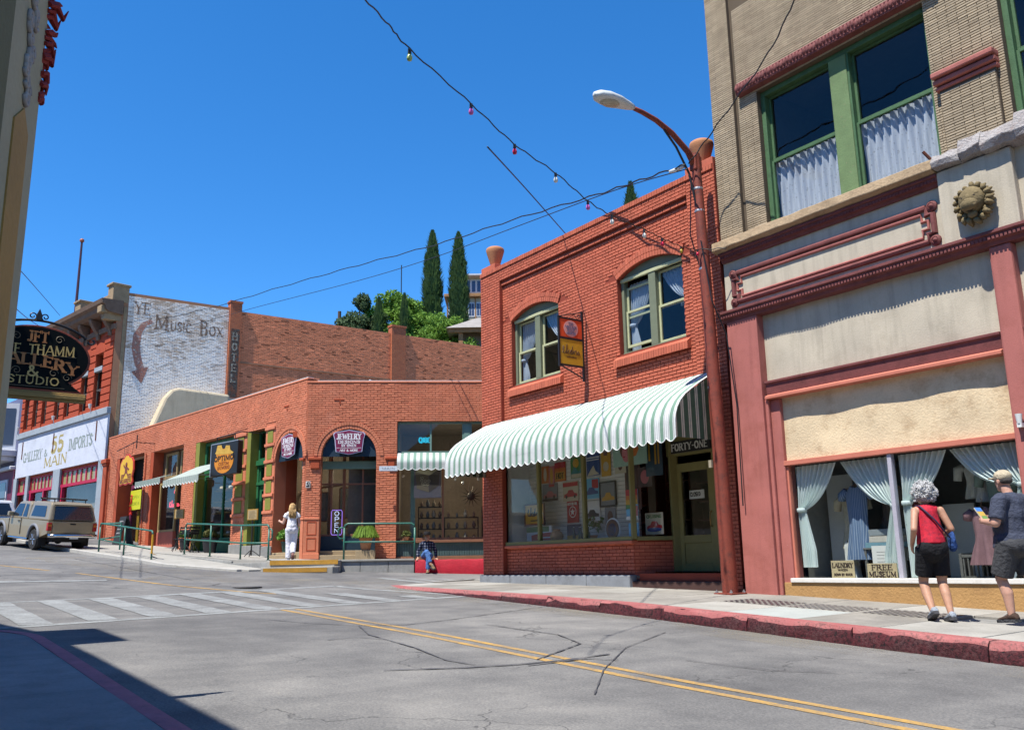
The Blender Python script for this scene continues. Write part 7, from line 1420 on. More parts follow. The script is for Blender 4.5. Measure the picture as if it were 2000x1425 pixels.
# projecting decorated pilaster seen edge-on
PF=Fr((-1.72,3.0),108)
pl_=PF.thing('porch_pilaster','tall cream porch pilaster with a gold panel and carved red crest','pilaster')
mb=MB();mb.box(-1.3,.0,.0,.5,.1,4.0);mb.build('shaft',M_CRM,pl_,bevel=.006);mb=MB();mb.box(-1.3,-.48,-.004,.0,.5,4.0);mb.build('olive_field',worn('dim_olive',(.14,.125,.06),.8,.2,2),pl_)
mb=MB();mb.ext([(-.32,.6),(-.14,.6),(-.14,2.98),(-.23,3.04),(-.345,2.95)],-.006,.0);mb.build('gold_panel',M_GLD,pl_)
mb=MB();rr=random.Random(12);z=3.08
while z<3.95:s_=rr.choice((-1,1));curl(mb,(-.2-rr.uniform(0,.1),z),.03,.006,1.3,-.006,.009,rr.uniform(0,6),s_,14);z += .03
mb.build('carved_ornament',worn('grey_carving',(.30,.27,.25),.9,.3,9),pl_,smooth=True,stuff=True)
mb=MB();z=3.16
while z<4.0:
    l=max(.006,(z-3.1)*.085)*rr.uniform(.6,1.3);y=rr.uniform(-.01,.08);mb.tube([(-.03,y,z),(.01,y-l*.3,z+.02),(.02+l*.5,y-l*.7,z+rr.uniform(-.02,.05)),(.02+l*.7,y-l,z+rr.uniform(-.04,.06))],[.008,.014,.01,.002],6);z += .008
mb.build('red_leaf_crest',worn('crest_red',(.22,.02,.015),.7,.3,9),pl_,stuff=True)
# oval gallery sign hung across the pavement
gs=thing('gallery_sign','black oval GALLERY and STUDIO sign with gold letters hanging at the left edge','sign',(-3.165,6.5,2.77),R_(35.5))
M_SBK=plain('sign_black',(.004,.006,.007),.8,0,.1);M_SRD=worn('sign_rust_edge',(.22,.045,.02),.5,.2,5);M_SGD=plain('sign_gold',(.52,.36,.12),.5);M_SOR=plain('sign_copper',(.36,.14,.035),.5)
a_,c_=.365,.235;cx=-.345;cz=.245
el=[(cx+a_*math.cos(t),cz+c_*math.sin(t)) for t in [R_(-50+i*280/48) for i in range(49)]]
foot=[(cx-a_*.93,-.002),(cx+a_*.93,-.002)]
mb=MB();mb.ext(el+foot,-.02,.02);mb.build('rust_edge',M_SRD,gs,bevel=.003);el2=[(cx+(x-cx)*.955,cz+(z-cz)*.94) for x,z in el]
mb=MB();mb.ext(el2+[(cx-a_*.84,.014),(cx+a_*.84,.014)],-.026,-.02);mb.build('black_face',M_SBK,gs)
mb=MB()
for z0,z1,p in ((-.018,-.002,.03),(-.05,-.018,.042),(-.066,-.05,.025)):mb.box(-.7,.005,-p,p,z0,z1)
mb.build('foot_moulding',worn('sign_moulding',(.30,.19,.06),.6,.15,4),gs,bevel=.004)
mb=MB();letter(mb,'J. F. THAMM',-.575,-.09,.262,.335,-.026,.14,.07,.06,bend=lambda x:.04*(x+.3));mb.build('name_lettering',M_SGD,gs,fix=False)
mb=MB();letter(mb,'GALLERY',-.62,-.055,.185,.262,-.026,.26,.12,.1,bend=lambda x:-.55*max(0,x+.4)**2);mb.build('gallery_lettering',M_SOR,gs,fix=False)
mb=MB();letter(mb,'STUDIO',-.515,-.175,.045,.1,-.026,.15,.08,.06);letter(mb,'&',-.395,-.31,.102,.178,-.026,.16,.1,0);mb.build('studio_lettering',M_SGD,gs,fix=False)
mb=MB();letter(mb,'JFT',-.41,-.27,.355,.43,-.026,.2,.1,.12);mb.build('monogram',M_SOR,gs,fix=False)
mb=MB()
for x,z,s in ((-.2,.385,1),(-.48,.385,-1),(-.22,.135,1),(-.46,.135,-1),(-.13,.11,1)):curl(mb,(x,z),.032,.007,1.3,-.027,.002,0 if s>0 else math.pi,s)
for x0,x1,z in ((-.6,-.08,.265),(-.56,-.14,.028)):mb.tube([(x0,-.027,z),(x1,-.027,z)],.0018,4)
mb.build('scrolls',plain('dim_gold',(.2,.16,.1),.5),gs,fix=False)
mb=MB();arc=[(cx+(a_+.03)*math.cos(R_(t)),0,cz+.045+(c_-.005)*math.sin(R_(t))) for t in range(34,181,6)];mb.tube(arc,.009,6);curl(mb,(.02,.41),.03,.008,.7,0,.008,R_(200),1);mb.tube([(-.03,0,.42),(-.03,0,.34)],.007,6)
fx=cx;fz=cz+.04+c_;curl(mb,(fx-.042,fz+.03),.028,.008,1.2,0,.005,R_(-60),1);curl(mb,(fx+.042,fz+.03),.028,.008,1.2,0,.005,R_(240),-1);mb.build('iron_scrollwork',M_BLK,gs)
mb=MB();mb.ext([(fx-.016,fz),(fx+.016,fz),(fx+.022,fz+.035),(fx,fz+.09),(fx-.022,fz+.035)],-.01,.01);mb.build('finial',M_BLK,gs,bevel=.004)
mb=MB();mb.tube([(-.74,0,.3),(-2.2,0,.3)],.018,6);mb.build('wall_arm',M_BLK,gs)
# ================================================================== houses and trees on the hill
def leafball(mb,c,r,n,size,rr,sq=(1,1,1),up=.3):
    for _ in range(n):
        d=Vector((rr.gauss(0,1),rr.gauss(0,1),rr.gauss(0,1))).normalized();p=Vector(c)+Vector((d.x*sq[0],d.y*sq[1],d.z*sq[2]))*r*(rr.random()**.35)
        a=Vector((rr.uniform(-1,1),rr.uniform(-1,1),rr.uniform(-1,1)+up)).normalized()*size*rr.uniform(.6,1.4);b=a.orthogonal().normalized()*size*rr.uniform(.3,.7);b=Matrix.Rotation(rr.uniform(0,6.28),3,a.normalized()) @ b
        mb.q(p-a*.5,p+b*.5,p+a*.5,p-b*.5)
def leafmat(name,c1,c2):
    m,t,p=principled(name,.7,0,.2);v=objvec(t);c=ramp(t,mth(t,'ADD',mth(t,'MULTIPLY',noise(t,v,.8,4),.5),mth(t,'MULTIPLY',noise(t,v,9,2),.5)),[(.35,c1),(.65,c2)]);L_(t,c,p.inputs['Base Color'])
    o=t.nodes['Material Output'];tl=N(t,'ShaderNodeBsdfTranslucent');L_(t,c,tl.inputs[0]);mx=N(t,'ShaderNodeMixShader');mx.inputs[0].default_value=.3;L_(t,p.outputs[0],mx.inputs[1]);L_(t,tl.outputs[0],mx.inputs[2]);L_(t,mx.outputs[0],o.inputs[0]);return m
LF_C=leafmat('cypress_leaf',(.03,.07,.025),(.11,.18,.06));LF_L=leafmat('lime_leaf',(.10,.2,.025),(.2,.34,.06));LF_D=leafmat('dark_leaf',(.02,.05,.022),(.06,.105,.04));LF_P=leafmat('pine_leaf',(.04,.08,.035),(.11,.16,.07));BARK=worn('bark',(.08,.055,.04),.9,.3,6)
def cypress(x,y,ztop,h,r,lab,seed,n=7000):
    rr=random.Random(seed);o=thing('cypress_tree',lab,'tree',(x,y,ztop-h),0,'cypresses on the hill');mb=MB();mb.tube([(0,0,0),(0,0,h*.85)],[.18,.04],7);mb.build('trunk',BARK,o);mb=MB()
    for k in range(n):
        t=rr.random();z=h*(.04+.96*t);R0=r*min(1,(1-t)*2.3+.01)**.6*min(1,.8+t)*(.93+.07*math.sin(z*2.3+seed)+.05*math.sin(z*5+2*seed));a=rr.uniform(0,6.28);q=R0*(.5+.5*rr.random()**.4)*(1+.16*math.sin(a*5+z*3.1)*math.sin(z*4.3+a*2));p=Vector((q*math.cos(a),q*math.sin(a),z));up=Vector((.35*math.cos(a),.35*math.sin(a),1)).normalized()*rr.uniform(.25,.55);sd=Vector((-math.sin(a),math.cos(a),rr.uniform(-.4,.4)))*rr.uniform(.06,.13);mb.q(p-up*.5,p+sd,p+up*.5,p-sd)
    for k in range(n//8):
        t=rr.random()**.8;z=h*(.05+.92*t);R0=r*min(1,(1-t)*2.3+.01)**.6;a=rr.uniform(0,6.28);p=Vector((R0*math.cos(a),R0*math.sin(a),z));up=Vector((.75*math.cos(a),.75*math.sin(a),1)).normalized()*rr.uniform(.25,.5);sd=Vector((-math.sin(a),math.cos(a),0))*.06;mb.q(p-up*.3,p+sd,p+up,p-sd)
    mb.build('crown',LF_C,o,fix=False)
cypress(-7.3,80,32.3,11.5,.95,'left of the two tall dark cypresses on the hill',1);cypress(-4.85,80,32.1,11.5,.95,'right of the two tall dark cypresses before the hill house',2);cypress(-6.2,92,30.9,7,.35,'slim far cypress peeping between the two tall ones',3,900);cypress(-11.65,76,24.6,5.5,.45,'small dark conifer left of the thin mast',4,2000);cypress(-9.4,76,24.9,5.5,.4,'small dark conifer right of the thin mast',5,2000);cypress(-16.9+7,79,24.4,4,.4,'little dark conifer in the lime foliage',6,1500)
cypress(9.0,62,28.9,13,.95,'dark conifer top rising behind the red brick parapet',7,6000)
def tree(x,y,z0,blobs,m,lab,seed,leaf=.34,dens=260,name='leafy_tree'):
    rr=random.Random(seed);o=thing(name,lab,'tree',(x,y,z0),0,'trees on the hill');mb=MB();top=max(b[2] for b in blobs);mb.tube([(0,0,0),(.1,0,top*.5),(0,0,top)],[.25,.16,.05],7)
    for bx,by,bz,r in blobs:mb.tube([(0,0,top*.35),(bx*.6,by*.6,bz*.8),(bx,by,bz)],[.1,.07,.02],5)
    mb.build('trunk',BARK,o);mb=MB()
    for bx,by,bz,r in blobs:
        for k in range(12):d=Vector((rr.gauss(0,1),rr.gauss(0,1),rr.gauss(0,.8))).normalized()*r*rr.uniform(.4,.95);leafball(mb,(bx+d.x,by+d.y,bz+d.z),r*.5,dens//4,leaf,rr)
    mb.build('crown',m,o,fix=False)
tree(-13.7,78,16.5,[(0,0,6.6,1.2),(.3,0,8.3,.8),(-.5,0,5.2,1.4),(.9,0,5.6,1.1),(-1.2,0,6.0,.8),(1.7,0,6.9,.8),(1.5,0,4.6,1.1)],LF_P,'grey-green pine at the left end of the hill trees',21,.3,420,'pine_tree')
tree(-15.3,80,16.5,[(0,0,4.6,1.2),(.7,0,5.6,1),(-.4,0,3.6,1)],LF_D,'low dark tree beside the wooden pole',22,.3,380)
tree(-10.7,79,16,[(-.3,0,8.7,1.5),(-1.6,0,7.4,1.4),(1.3,0,8.3,1.4),(.2,-.6,6.5,1.7),(2.4,0,7.2,1.3),(-1.4,0,5.6,1.4),(1.6,0,5.6,1.4)],LF_L,'bright lime green tree in the middle of the hill',23,.34,560)
tree(-7.9,77,15.5,[(0,0,7.1,1.3),(1.3,0,6.6,1.2),(-1.2,0,6.6,1.3),(2.3,0,5.7,1.2),(-.6,-.5,5,1.4),(1,-.4,4.6,1.3)],LF_L,'lime green bush under the left cypress',24,.32,480)
tree(-5.2,74,14.5,[(0,0,6.7,1.2),(1.1,0,6.2,1.0),(-1.3,0,6.4,1.3),(.3,-.4,5,1.3)],LF_L,'lime green bush below the hill house',25,.3,460)
tree(-8.6,81,17,[(0,0,7.2,1.1),(.8,0,6.4,1),(-.4,0,5.6,1)],LF_D,'dark olive tree behind the left cypress',26,.3,380)
tree(-3.6,71,14,[(0,0,4.2,1.2),(-1.3,0,3.8,1.1),(1,0,3.6,1)],LF_L,'green shrub beside the small porch house',27,.28,420)
M_HC=worn('hill_house_cream',(.45,.41,.31),.8,.12,2);M_HB=worn('hill_house_brown',(.3,.16,.07),.8,.2,3);M_HR=worn('hill_house_roof',(.26,.24,.22),.9,.2,2);PAN=plain('blue_pane',(.05,.08,.16),.15)
hh=thing('hill_house','cream house with brown trim and hipped roof on the hill','house',(-6.3,88,20),0)
mb=MB();mb.box(0,9,0,6,1,8.1);mb.build('lower_wall',M_HC,hh);mb=MB();mb.box(1.2,9,.6,6,8.1,10.6);mb.build('upper_wall',M_HC,hh);mb=MB();mb.box(-.5,9.4,-.5,6,8.1,8.45);mb.build('eaves',M_HB,hh,bevel=.05);mb=MB();mb.extx([(-.2,10.6),(3,11.4),(6.4,10.6)],1.4,9.6);mb.build('roof',M_HR,hh);mb=MB();mb.box(1.3,9.6,-.3,6.4,10.45,10.6);mb.build('roof_fascia',M_WTR,hh);mb=MB();mb.ext([(-.2,8.46),(.9,10.45),(1.2,10.45),(1.2,8.46)],.5,3);mb.build('side_roof',M_HR,hh)
for x0,x1,z0,z1 in ((.0,.5,6.2,7.5),(.75,1.2,6.2,7.5),(2.0,2.55,6.2,7.5),(2.8,3.35,6.2,7.5)):
    mb=MB();mb.box(x0-.12,x1+.12,-.06,0,z0-.12,z1+.12);w_=mb.build('window',M_WTR,hh)
    for i in range(2):
        for j in range(2):dx,dz=(x1-x0)/2,(z1-z0)/2;mb=MB();mb.box(x0+i*dx+.03,x0+(i+1)*dx-.03,-.08,-.06,z0+j*dz+.03,z0+(j+1)*dz-.03);mb.build('pane',PAN,w_)
for x0,x1 in ((1.75,2.1),(2.3,2.65),(2.85,3.2)):mb=MB();mb.box(x0-.1,x1+.1,.54,.6,8.8,10.2);w_=mb.build('window',M_WTR,hh);mb=MB();mb.box(x0,x1,.52,.54,8.9,10.1);mb.build('pane',PAN,w_)
mb=MB();mb.box(0,9,-.12,0,4.2,5.2);mb.build('balcony_band',worn('ochre_band',(.36,.2,.05),.8),hh);mb=MB();mb.box(-.1,9,-.3,0,5.2,5.35);mb.build('sill_band',M_HB,hh)
for x in (-.25,1.5,2.62,3.6):mb=MB();mb.box(x,x+.12,-.1,0,1,8.1);mb.build('timber_post',M_HB,hh)
ph=thing('porch_house','small brick porch house with wide grey roof half hidden by the red shop','house',(-4.4,71,13.5));mb=MB();mb.box(.3,6,.4,5,0,6.6);mb.build('wall',worn('dim_porch_wall',(.2,.15,.11),.9,.2,2),ph);mb=MB();mb.rings([[(-.9,-.8,6.75),(7,-.8,6.75),(7,6,6.75),(-.9,6,6.75)],[(1.6,1.6,8.2),(5,1.6,8.2),(5,4,8.2),(1.6,4,8.2)]]);mb.build('roof',M_HR,ph);mb=MB();mb.box(-.7,7,-.6,-.4,6.4,6.75);mb.build('fascia',M_HB,ph)
for x in (.0,2.6):mb=MB();mb.box(x,x+.55,-.5,0,0,5.3);mb.build('pillar',M_HC,ph,bevel=.03);mb=MB();mb.box(x+.1,x+.45,-.45,-.1,5.3,6.4);mb.build('post',M_HB,ph)
mb=MB();mb.box(.55,2.6,-.4,-.2,2.0,3.2);mb.build('railing_wall',M_HC,ph)
for x in (.9,1.9):mb=MB();mb.box(x,x+.6,.34,.4,3.3,5.6);mb.build('window',M_WTR,ph);mb=MB();mb.box(x+.08,x+.52,.32,.34,3.4,5.5);mb.build('pane',PAN,ph)
o=thing('wooden_pole','short dark wooden pole above the brick side wall','pole',(-15.9,80,18));mb=MB();mb.tube([(0,0,0),(0,0,6.6)],.16,7);mb.build('shaft',BARK,o);mb=MB();mb.box(.15,.5,-.05,.05,5.6,5.8);mb.build('insulator_arm',M_WTR,o)
o=thing('radio_mast','thin dark mast rising out of the lime tree','mast',(-10.2,80,17));mb=MB();mb.tube([(0,0,0),(0,0,12)],.05,6);mb.build('shaft',M_BLK,o);mb=MB();mb.tube([(0,0,7.2),(4.4,5,9.5)],.015,4);mb.build('guy_wire',M_BLK,o)
# ================================================================== lamp post, wires, festoon
M_POLE=worn('oxide_red_pole',(.20,.042,.025),.65,.3,5,50,.3,dirt=(.04,.025,.022),dirt_amt=.75,chip=(.03,.025,.025),chip_amt=.05)
lp_=FA.thing('street_lamp','tall oxide red street lamp with curved arm in front of the brick shops','street lamp',(8.12,-.42,.92))
mb=MB();mb.tube([(.0,0,0),(-.03,0,2.5),(-.08,0,5.5),(-.14,0,8.2)],[.135,.125,.105,.085],12);mb.build('pole',M_POLE,lp_,smooth=True,angle=60)
mb=MB();mb.box(-.2,.2,-.2,.2,.0,.035);mb.build('base_plate',M_POLE,lp_,bevel=.008)
for sx_ in (-1,1):
    for sy_ in (-1,1):mb=MB();mb.lathe([(.028,.035),(.028,.06),(.012,.062),(.012,.085)],(sx_*.16,sy_*.16,0),6);mb.build('anchor_bolt',plain('galvanised',(.4,.4,.4)),lp_)
for z in (7.45,7.0,5.85,3.6):mb=MB();x=-.14*z/8.2;mb.lathe([(.125-z*.004,0),(.128-z*.004,.02),(.125-z*.004,.045)],(x,0,z),14);mb.build('strap',plain('galvanised',(.4,.4,.4)),lp_)
arm=[(-.14,-.0,7.9),(-.14,-.2,8.2),(-.15,-.6,8.48),(-.15,-1.0,8.63),(-.15,-1.35,8.69),(-.15,-1.62,8.71)]
mb=MB();mb.tube(arm,[.065,.06,.055,.05,.045,.04],10);mb.build('arm',M_POLE,lp_,smooth=True);mb=MB();mb.tube([(-.13,-.04,7.0),(-.14,-.2,7.75),(-.15,-.5,8.22),(-.15,-.8,8.5)],.022,6);mb.build('arm_brace',M_BLK,lp_)
mb=MB();mb.box(-.22,-.06,-.1,.09,7.85,8.15);mb.build('arm_bracket',M_POLE,lp_,bevel=.02)
mb=MB();rs=[]
for t,a,h0,h1 in ((0,.05,-.04,.06),(.12,.09,-.06,.09),(.4,.17,-.08,.12),(.65,.19,-.08,.13),(.85,.14,-.06,.11),(.95,.04,-.02,.06)):
    y=-1.56-t*1.0;z=8.71-.03*t;rs.append([(-.15+a*math.cos(q),y,z+(h1 if math.sin(q)>0 else-h0)*math.sin(q)) for q in [2*math.pi*k/14 for k in range(14)]])
mb.rings(rs);mb.build('lamp_head',worn('pale_lamp_metal',(.50,.54,.54),.5,.12,4),lp_,smooth=True)
mb=MB();mb.ball((-.15,-2.15,8.65),.15,16,8,.95,1.5,.5);mb.build('lens',worn('lamp_lens',(.36,.34,.27),.25,.2,6),lp_,smooth=True)
# loose cables on the pole
for k,P in enumerate(([(-.2,-.1,7.6),(-.32,-.08,6.6),(-.25,.1,5.8),(-.28,.2,5.0),(-.2,.35,4.4)],[(-.05,-.1,6.4),(.1,-.08,5.2),(.14,.2,4.6),(.2,.28,3.3),(.2,.25,1.5)])):mb=MB();mb.tube(P,.012,5);mb.build('cable',M_BLK,lp_)
ob=FA.thing('conduit_box','small pale junction box on the oxide red pole','box',(7.99,-.56,3.1));mb=MB();mb.box(-.03,.03,-.02,.02,0,.13);mb.build('cover',plain('buff_box',(.3,.26,.18)),ob)
def pix(px,py,dist):
    d=_fw+_r*((px-1000)/1750)-_u*((py-712.5)/1750);return Vector((0,0,CAMZ))+d*(dist/d.y)
def cable(name,label,pts,r,m=M_BLK,cat='cable',twist=False,group=None):
    o=thing(name,label,cat,pts[0],0,group);P=[]
    for i in range(len(pts)-1):
        p0,p1,p2,p3=pts[max(i-1,0)],pts[i],pts[i+1],pts[min(i+2,len(pts)-1)]
        for k in range(8):t=k/8;P.append(.5*((2*p1)+(-p0+p2)*t+(2*p0-5*p1+4*p2-p3)*t*t+(-p0+3*p1-3*p2+p3)*t**3)-pts[0])
    P.append(pts[-1]-pts[0])
    if twist:P=[p+Vector((0,.5,1)).normalized()*r*2.2*math.sin(i*1.7) for i,p in enumerate(P)]
    mb=MB();mb.tube(P,r,5);mb.build('line',m,o,smooth=True);return o,P
W1=[pix(*p) for p in ((1338,322,15.6),(1250,352,17),(1150,385,19),(1000,430,22),(850,478,26),(700,518,31),(550,560,36),(400,604,41),(235,640,44),(150,664,44.6))]
cable('service_cable','upper black service cable running from the street lamp to the brick block',W1,.016,twist=True)
W2=[pix(*p) for p in ((1342,330,15.6),(1200,372,18),(1000,446,22),(850,502,26),(700,548,31),(500,600,37),(400,628,41),(235,672,44),(165,684,44.6))]
cable('service_cable','lower thin service cable sagging from the street lamp to the brick block',W2,.011)
cable('phone_wire','black wire slanting down onto the red brick parapet',[pix(952,287,12),pix(1030,372,16),pix(1105,457,20.6)],.012);cable('phone_wire','loose cable rising from the lamp post across the tan brick corner',[pix(1345,320,15.8),pix(1400,245,15.3),pix(1500,105,13.6),pix(1560,-20,12.5)],.013,twist=True)
cable('phone_wire','thin wire in the sky above the gallery sign',[pix(25,512,20),pix(70,562,30),pix(117,616,44)],.012);cable('phone_wire','second thin wire just above the iron scroll of the gallery sign',[pix(15,588,20),pix(60,626,30),pix(100,650,44)],.012)
o=thing('insulator','white porcelain insulator hanging on the cable near the lamp','insulator',pix(1322,331,15.9));mb=MB();mb.tube([(-.14,.05,-.03),(0,0,0),(.14,-.05,.04)],[.03,.045,.03],8);mb.build('porcelain',plain('porcelain',(.6,.62,.62),.3),o,smooth=True)
# festoon of coloured bulbs over the street
fp_=[(700,-15,7.5),(760,50,8.6),(800,96,9.2),(920,203,10.6),(1005,282,11.6),(1085,338,12.5),(1148,392,13.2),(1195,421,13.8),(1258,448,14.5),(1293,465,15.0),(1330,481,15.4),(1362,487,15.8),(1420,484,15.6)]
FP=[pix(*p) for p in fp_]
cable('festoon_cable','festoon cable with coloured bulbs slanting over the street',FP,.009,twist=True)
BC={'clear':glass('bulb_clear',(.8,.82,.78)),'green':plain('bulb_green',(.35,.42,.12),.15),'pink':plain('bulb_pink',(.55,.1,.35),.15),'red':plain('bulb_red',(.5,.01,.04),.15),'yellow':plain('bulb_yellow',(.5,.35,.04),.15),'white':plain('bulb_white',(.62,.6,.52),.15)}
for i,(k,col,lab) in enumerate(((2,'green','topmost yellow-green bulb of the festoon'),(3,'pink','pink bulb below the topmost one on the festoon'),(4,'red','dark red bulb third from the top of the festoon'),(5,'white','clear bulb fourth from the top of the festoon'),(6,'pink','magenta bulb where the festoon crosses the service cables'),(7,'white','grey bulb just against the red brick parapet'),(8,'white','clear bulb above the right arched window'),(9,'red','bright red bulb at the low end of the festoon'),(10,'yellow','small yellow bulb left of the lamp post'),(11,'red','last small red bulb beside the lamp post'))):
    s=1.0 if i<8 else .8;o=thing('festoon_bulb',lab,'bulb',FP[k],0,'festoon bulbs');mb=MB();mb.lathe([(.02*s,.0),(.022*s,-.06*s),(.017*s,-.065*s)],(0,0,0),10);mb.build('socket',M_BLK,o);mb=MB();mb.lathe([(.014*s,-.06*s),(.028*s,-.09*s),(.034*s,-.115*s),(.026*s,-.145*s),(.004,-.155*s)],(0,0,0),12);mb.build('glass',BC[col],o,smooth=True)
# ================================================================== green rails
M_RAIL=worn('green_rail_paint',(.022,.12,.085),.45,.2,8,60,.15,spec=.5)
def rail(frame,label,pts,top=1.02,mid=.5,yellow=None,loop=None,r=.028,ret=None):
    """pts: (u, dep, zfoot) of each post"""
    o=frame.thing('handrail',label,'railing',pts[0]);b=Vector(pts[0]);V=[Vector(p)-b for p in pts];H=[v+Vector((0,0,top)) for v in V]
    for i,v in enumerate(V):
        m=M_RAIL
        if yellow is not None and i==yellow:mb=MB();mb.tube([v+Vector((0,0,.32)),v+Vector((0,0,top-.1))],r+.004,10);mb.build('yellow_sleeve',worn('yellow_rail',(.5,.26,.02),.5),o)
        mb=MB();mb.tube([v,v+Vector((0,0,top-.12 if i in (0,len(V)-1) else top-.01))],r,10);mb.build('post',m,o,smooth=True)
        mb=MB();mb.lathe([(.06,0),(.06,.01)],tuple(v),12);mb.build('foot_flange',m,o)
    d0=(V[1]-V[0]).normalized();d1=(V[-1]-V[-2]).normalized();P=[V[0]+Vector((0,0,top-.12)),V[0]+Vector((0,0,top-.05))+d0*.03,V[0]+Vector((0,0,top-.005))+d0*.1]+[h+Vector((0,0,.0)) for h in H[1:-1]]+[H[-1]-d1*.1,H[-1]-d1*.03-Vector((0,0,.04)),V[-1]+Vector((0,0,top-.12))]
    mb=MB();mb.tube(P,r,10);mb.build('top_rail',M_RAIL,o,smooth=True);mb=MB();mb.tube([v+Vector((0,0,mid)) for v in V],r*.9,10);mb.build('mid_rail',M_RAIL,o,smooth=True)
    if loop is not None:
        e,d=(V[0],-d0) if loop==0 else (V[-1],d1);mb=MB();mb.tube([e+Vector((0,0,top-.12)),e+d*.1+Vector((0,0,top-.12)),e+d*.17+Vector((0,0,top-.17)),e+d*.18+Vector((0,0,top-.35)),e+d*.13+Vector((0,0,top-.43)),e+Vector((0,0,top-.43))],r*.85,8);mb.build('end_loop',M_RAIL,o,smooth=True)
    if ret:w_=[Vector(p)-b for p in ret];mb=MB();mb.tube([H[0]-Vector((0,0,.02)),w_[1]],r,8);mb.tube([V[0]+Vector((0,0,mid)),(w_[0]+w_[1])/2],r*.9,8);mb.build('return_rail',M_RAIL,o);mb=MB();mb.tube(w_,r,8);mb.build('post',M_RAIL,o)
    return o
rail(FR,'green pipe rail right of the concrete steps',[(1.46,-2.02,1.70),(3.5,-2.02,1.68)],1.03,.5,loop=0)
rail(FL,'long green pipe rail along the raised walk before the hat shop',[(u,-1.9,flr_l(u)+.005) for u in (-4.3,-2.4,-.35)]+[(1.25,-1.85,1.72)],1.0,.48,loop=1)
rail(FL,'green ramp rail with a yellow end post near the parked pickup',[(-7.6,-3.5,2.12),(-5.3,-3.5,1.90),(-3.0,-3.5,1.68)],1.0,.45,yellow=2,ret=[(-6.9,-3.05,2.2),(-6.9,-3.05,3.1)])
# ================================================================== things on the walk
def planter(name,label,frame,at,r,h,m,leaf,n,spread,seed,leafsize=.07,grassy=False):
    o=frame.thing(name,label,'plant',at);mb=MB();mb.lathe([(r*.7,0),(r*.95,h*.85),(r*1.05,h*.86),(r*1.05,h),(r*.9,h),(r*.85,h*.9)],(0,0,0),18);mb.build('pot',m,o,smooth=True,angle=40);mb=MB();rr=random.Random(seed)
    for k in range(n):
        a=rr.uniform(0,6.28);L=rr.uniform(.6,1)*spread;e=rr.uniform(.25,1.25)
        if grassy:
            P=[Vector((0,0,h)),Vector((L*.35*math.cos(a)*math.cos(e),L*.35*math.sin(a)*math.cos(e),h+L*.8*math.sin(e))),Vector((L*.75*math.cos(a)*(.5+.5*math.cos(e)),L*.75*math.sin(a)*(.5+.5*math.cos(e)),h+L*.85*math.sin(e))),Vector((L*1.0*math.cos(a)*(.6+.4*math.cos(e)),L*1.0*math.sin(a)*(.6+.4*math.cos(e)),h+L*.35*math.sin(e)-.05))];w_=Vector((-math.sin(a),math.cos(a),0))*.0065
            for p,q in zip(P,P[1:]):mb.q(p-w_,p+w_,q+w_,q-w_)
        else:
            p=Vector((L*.8*math.cos(a)*math.cos(e),L*.8*math.sin(a)*math.cos(e),h+L*math.sin(e)));d=Vector((rr.uniform(-1,1),rr.uniform(-1,1),rr.uniform(-.3,1))).normalized()*leafsize;s=d.orthogonal().normalized()*leafsize*.45;mb.q(p-d,p+s,p+d,p-s)
    mb.build('foliage',leaf,o,fix=False);return o
planter('potted_fern','bright green fern in a terracotta pot under the larger arch',FR,(1.95,-.22,1.99),.2,.38,M_TERRA,leafmat('fern_leaf',(.11,.2,.02),(.24,.36,.06)),1300,.48,1,grassy=True)
o=FR.thing('pedestal','low stone block under the fern pot','block',(1.95,-.22,1.70));mb=MB();mb.box(-.3,.3,-.22,.22,0,.288);mb.build('block',MATS['tan_step'],o,bevel=.015)
planter('potted_shrub','dark pot with a bushy green plant behind the woman in white',FL,(-.95,.55,1.985),.17,.42,plain('dark_pot',(.02,.02,.025),.4),leafmat('shrub_leaf',(.05,.15,.02),(.14,.28,.05)),420,.5,2)
planter('potted_shrub','green potted plant at the left jamb of the narrow arch',FL,(-1.6,.3,1.985),.15,.35,plain('green_pot',(.04,.09,.07),.4),MATS.get('x') or leafmat('shrub_leaf2',(.05,.15,.02),(.16,.28,.05)),300,.4,3)
planter('potted_flowers','dark tub of low flowers before the hat shop window',FL,(-5.6,-.42,2.07),.28,.5,plain('dark_pot',(.02,.02,.025)),leafmat('dull_leaf',(.04,.07,.02),(.16,.13,.04)),360,.32,4);planter('potted_flowers','small dark pot with a green plant beside the brick pier of the hat shop',FL,(-7.75,-.4,2.2),.2,.4,plain('dark_pot',(.02,.02,.025)),leafmat('dull_leaf2',(.03,.08,.02),(.1,.16,.04)),300,.35,5)
planter('potted_flowers','small potted plant on the window ledge behind the rail',FR,(3.2,.05,2.286),.08,.1,M_TERRA,leafmat('dull_leaf3',(.03,.07,.02),(.14,.13,.03)),160,.2,6,.05)
def menu_stand(label,frame,at,face=0):
    o=frame.thing('menu_stand',label,'menu stand',at,turn=face);mb=MB();mb.tube([(0,0,.03),(0,0,1.15)],.022,8);mb.build('stem',M_BLK,o)
    for a in (30,150,270):mb=MB();mb.tube([(0,0,.2),(.16*math.cos(R_(a)),.16*math.sin(R_(a)),.1),(.28*math.cos(R_(a)),.28*math.sin(R_(a)),.0)],.014,6);mb.build('leg',M_BLK,o)
    mb=MB();mb.ext([(-.24,1.15),(.24,1.15),(.24,1.5),(-.24,1.5)],-.02,.02);mb.build('board',worn('gold_wood',(.3,.17,.03)),o,bevel=.008);mb=MB();mb.box(-.2,.2,-.024,-.02,1.18,1.47);mb.build('menu_card',plain('menu_card',(.34,.25,.12),.7),o);mb=MB();[mb.box(-.15,.1+.03*(k % 3),-.026,-.024,1.42-k*.035,1.428-k*.035) for k in range(7)];mb.build('print',M_BLK,o)
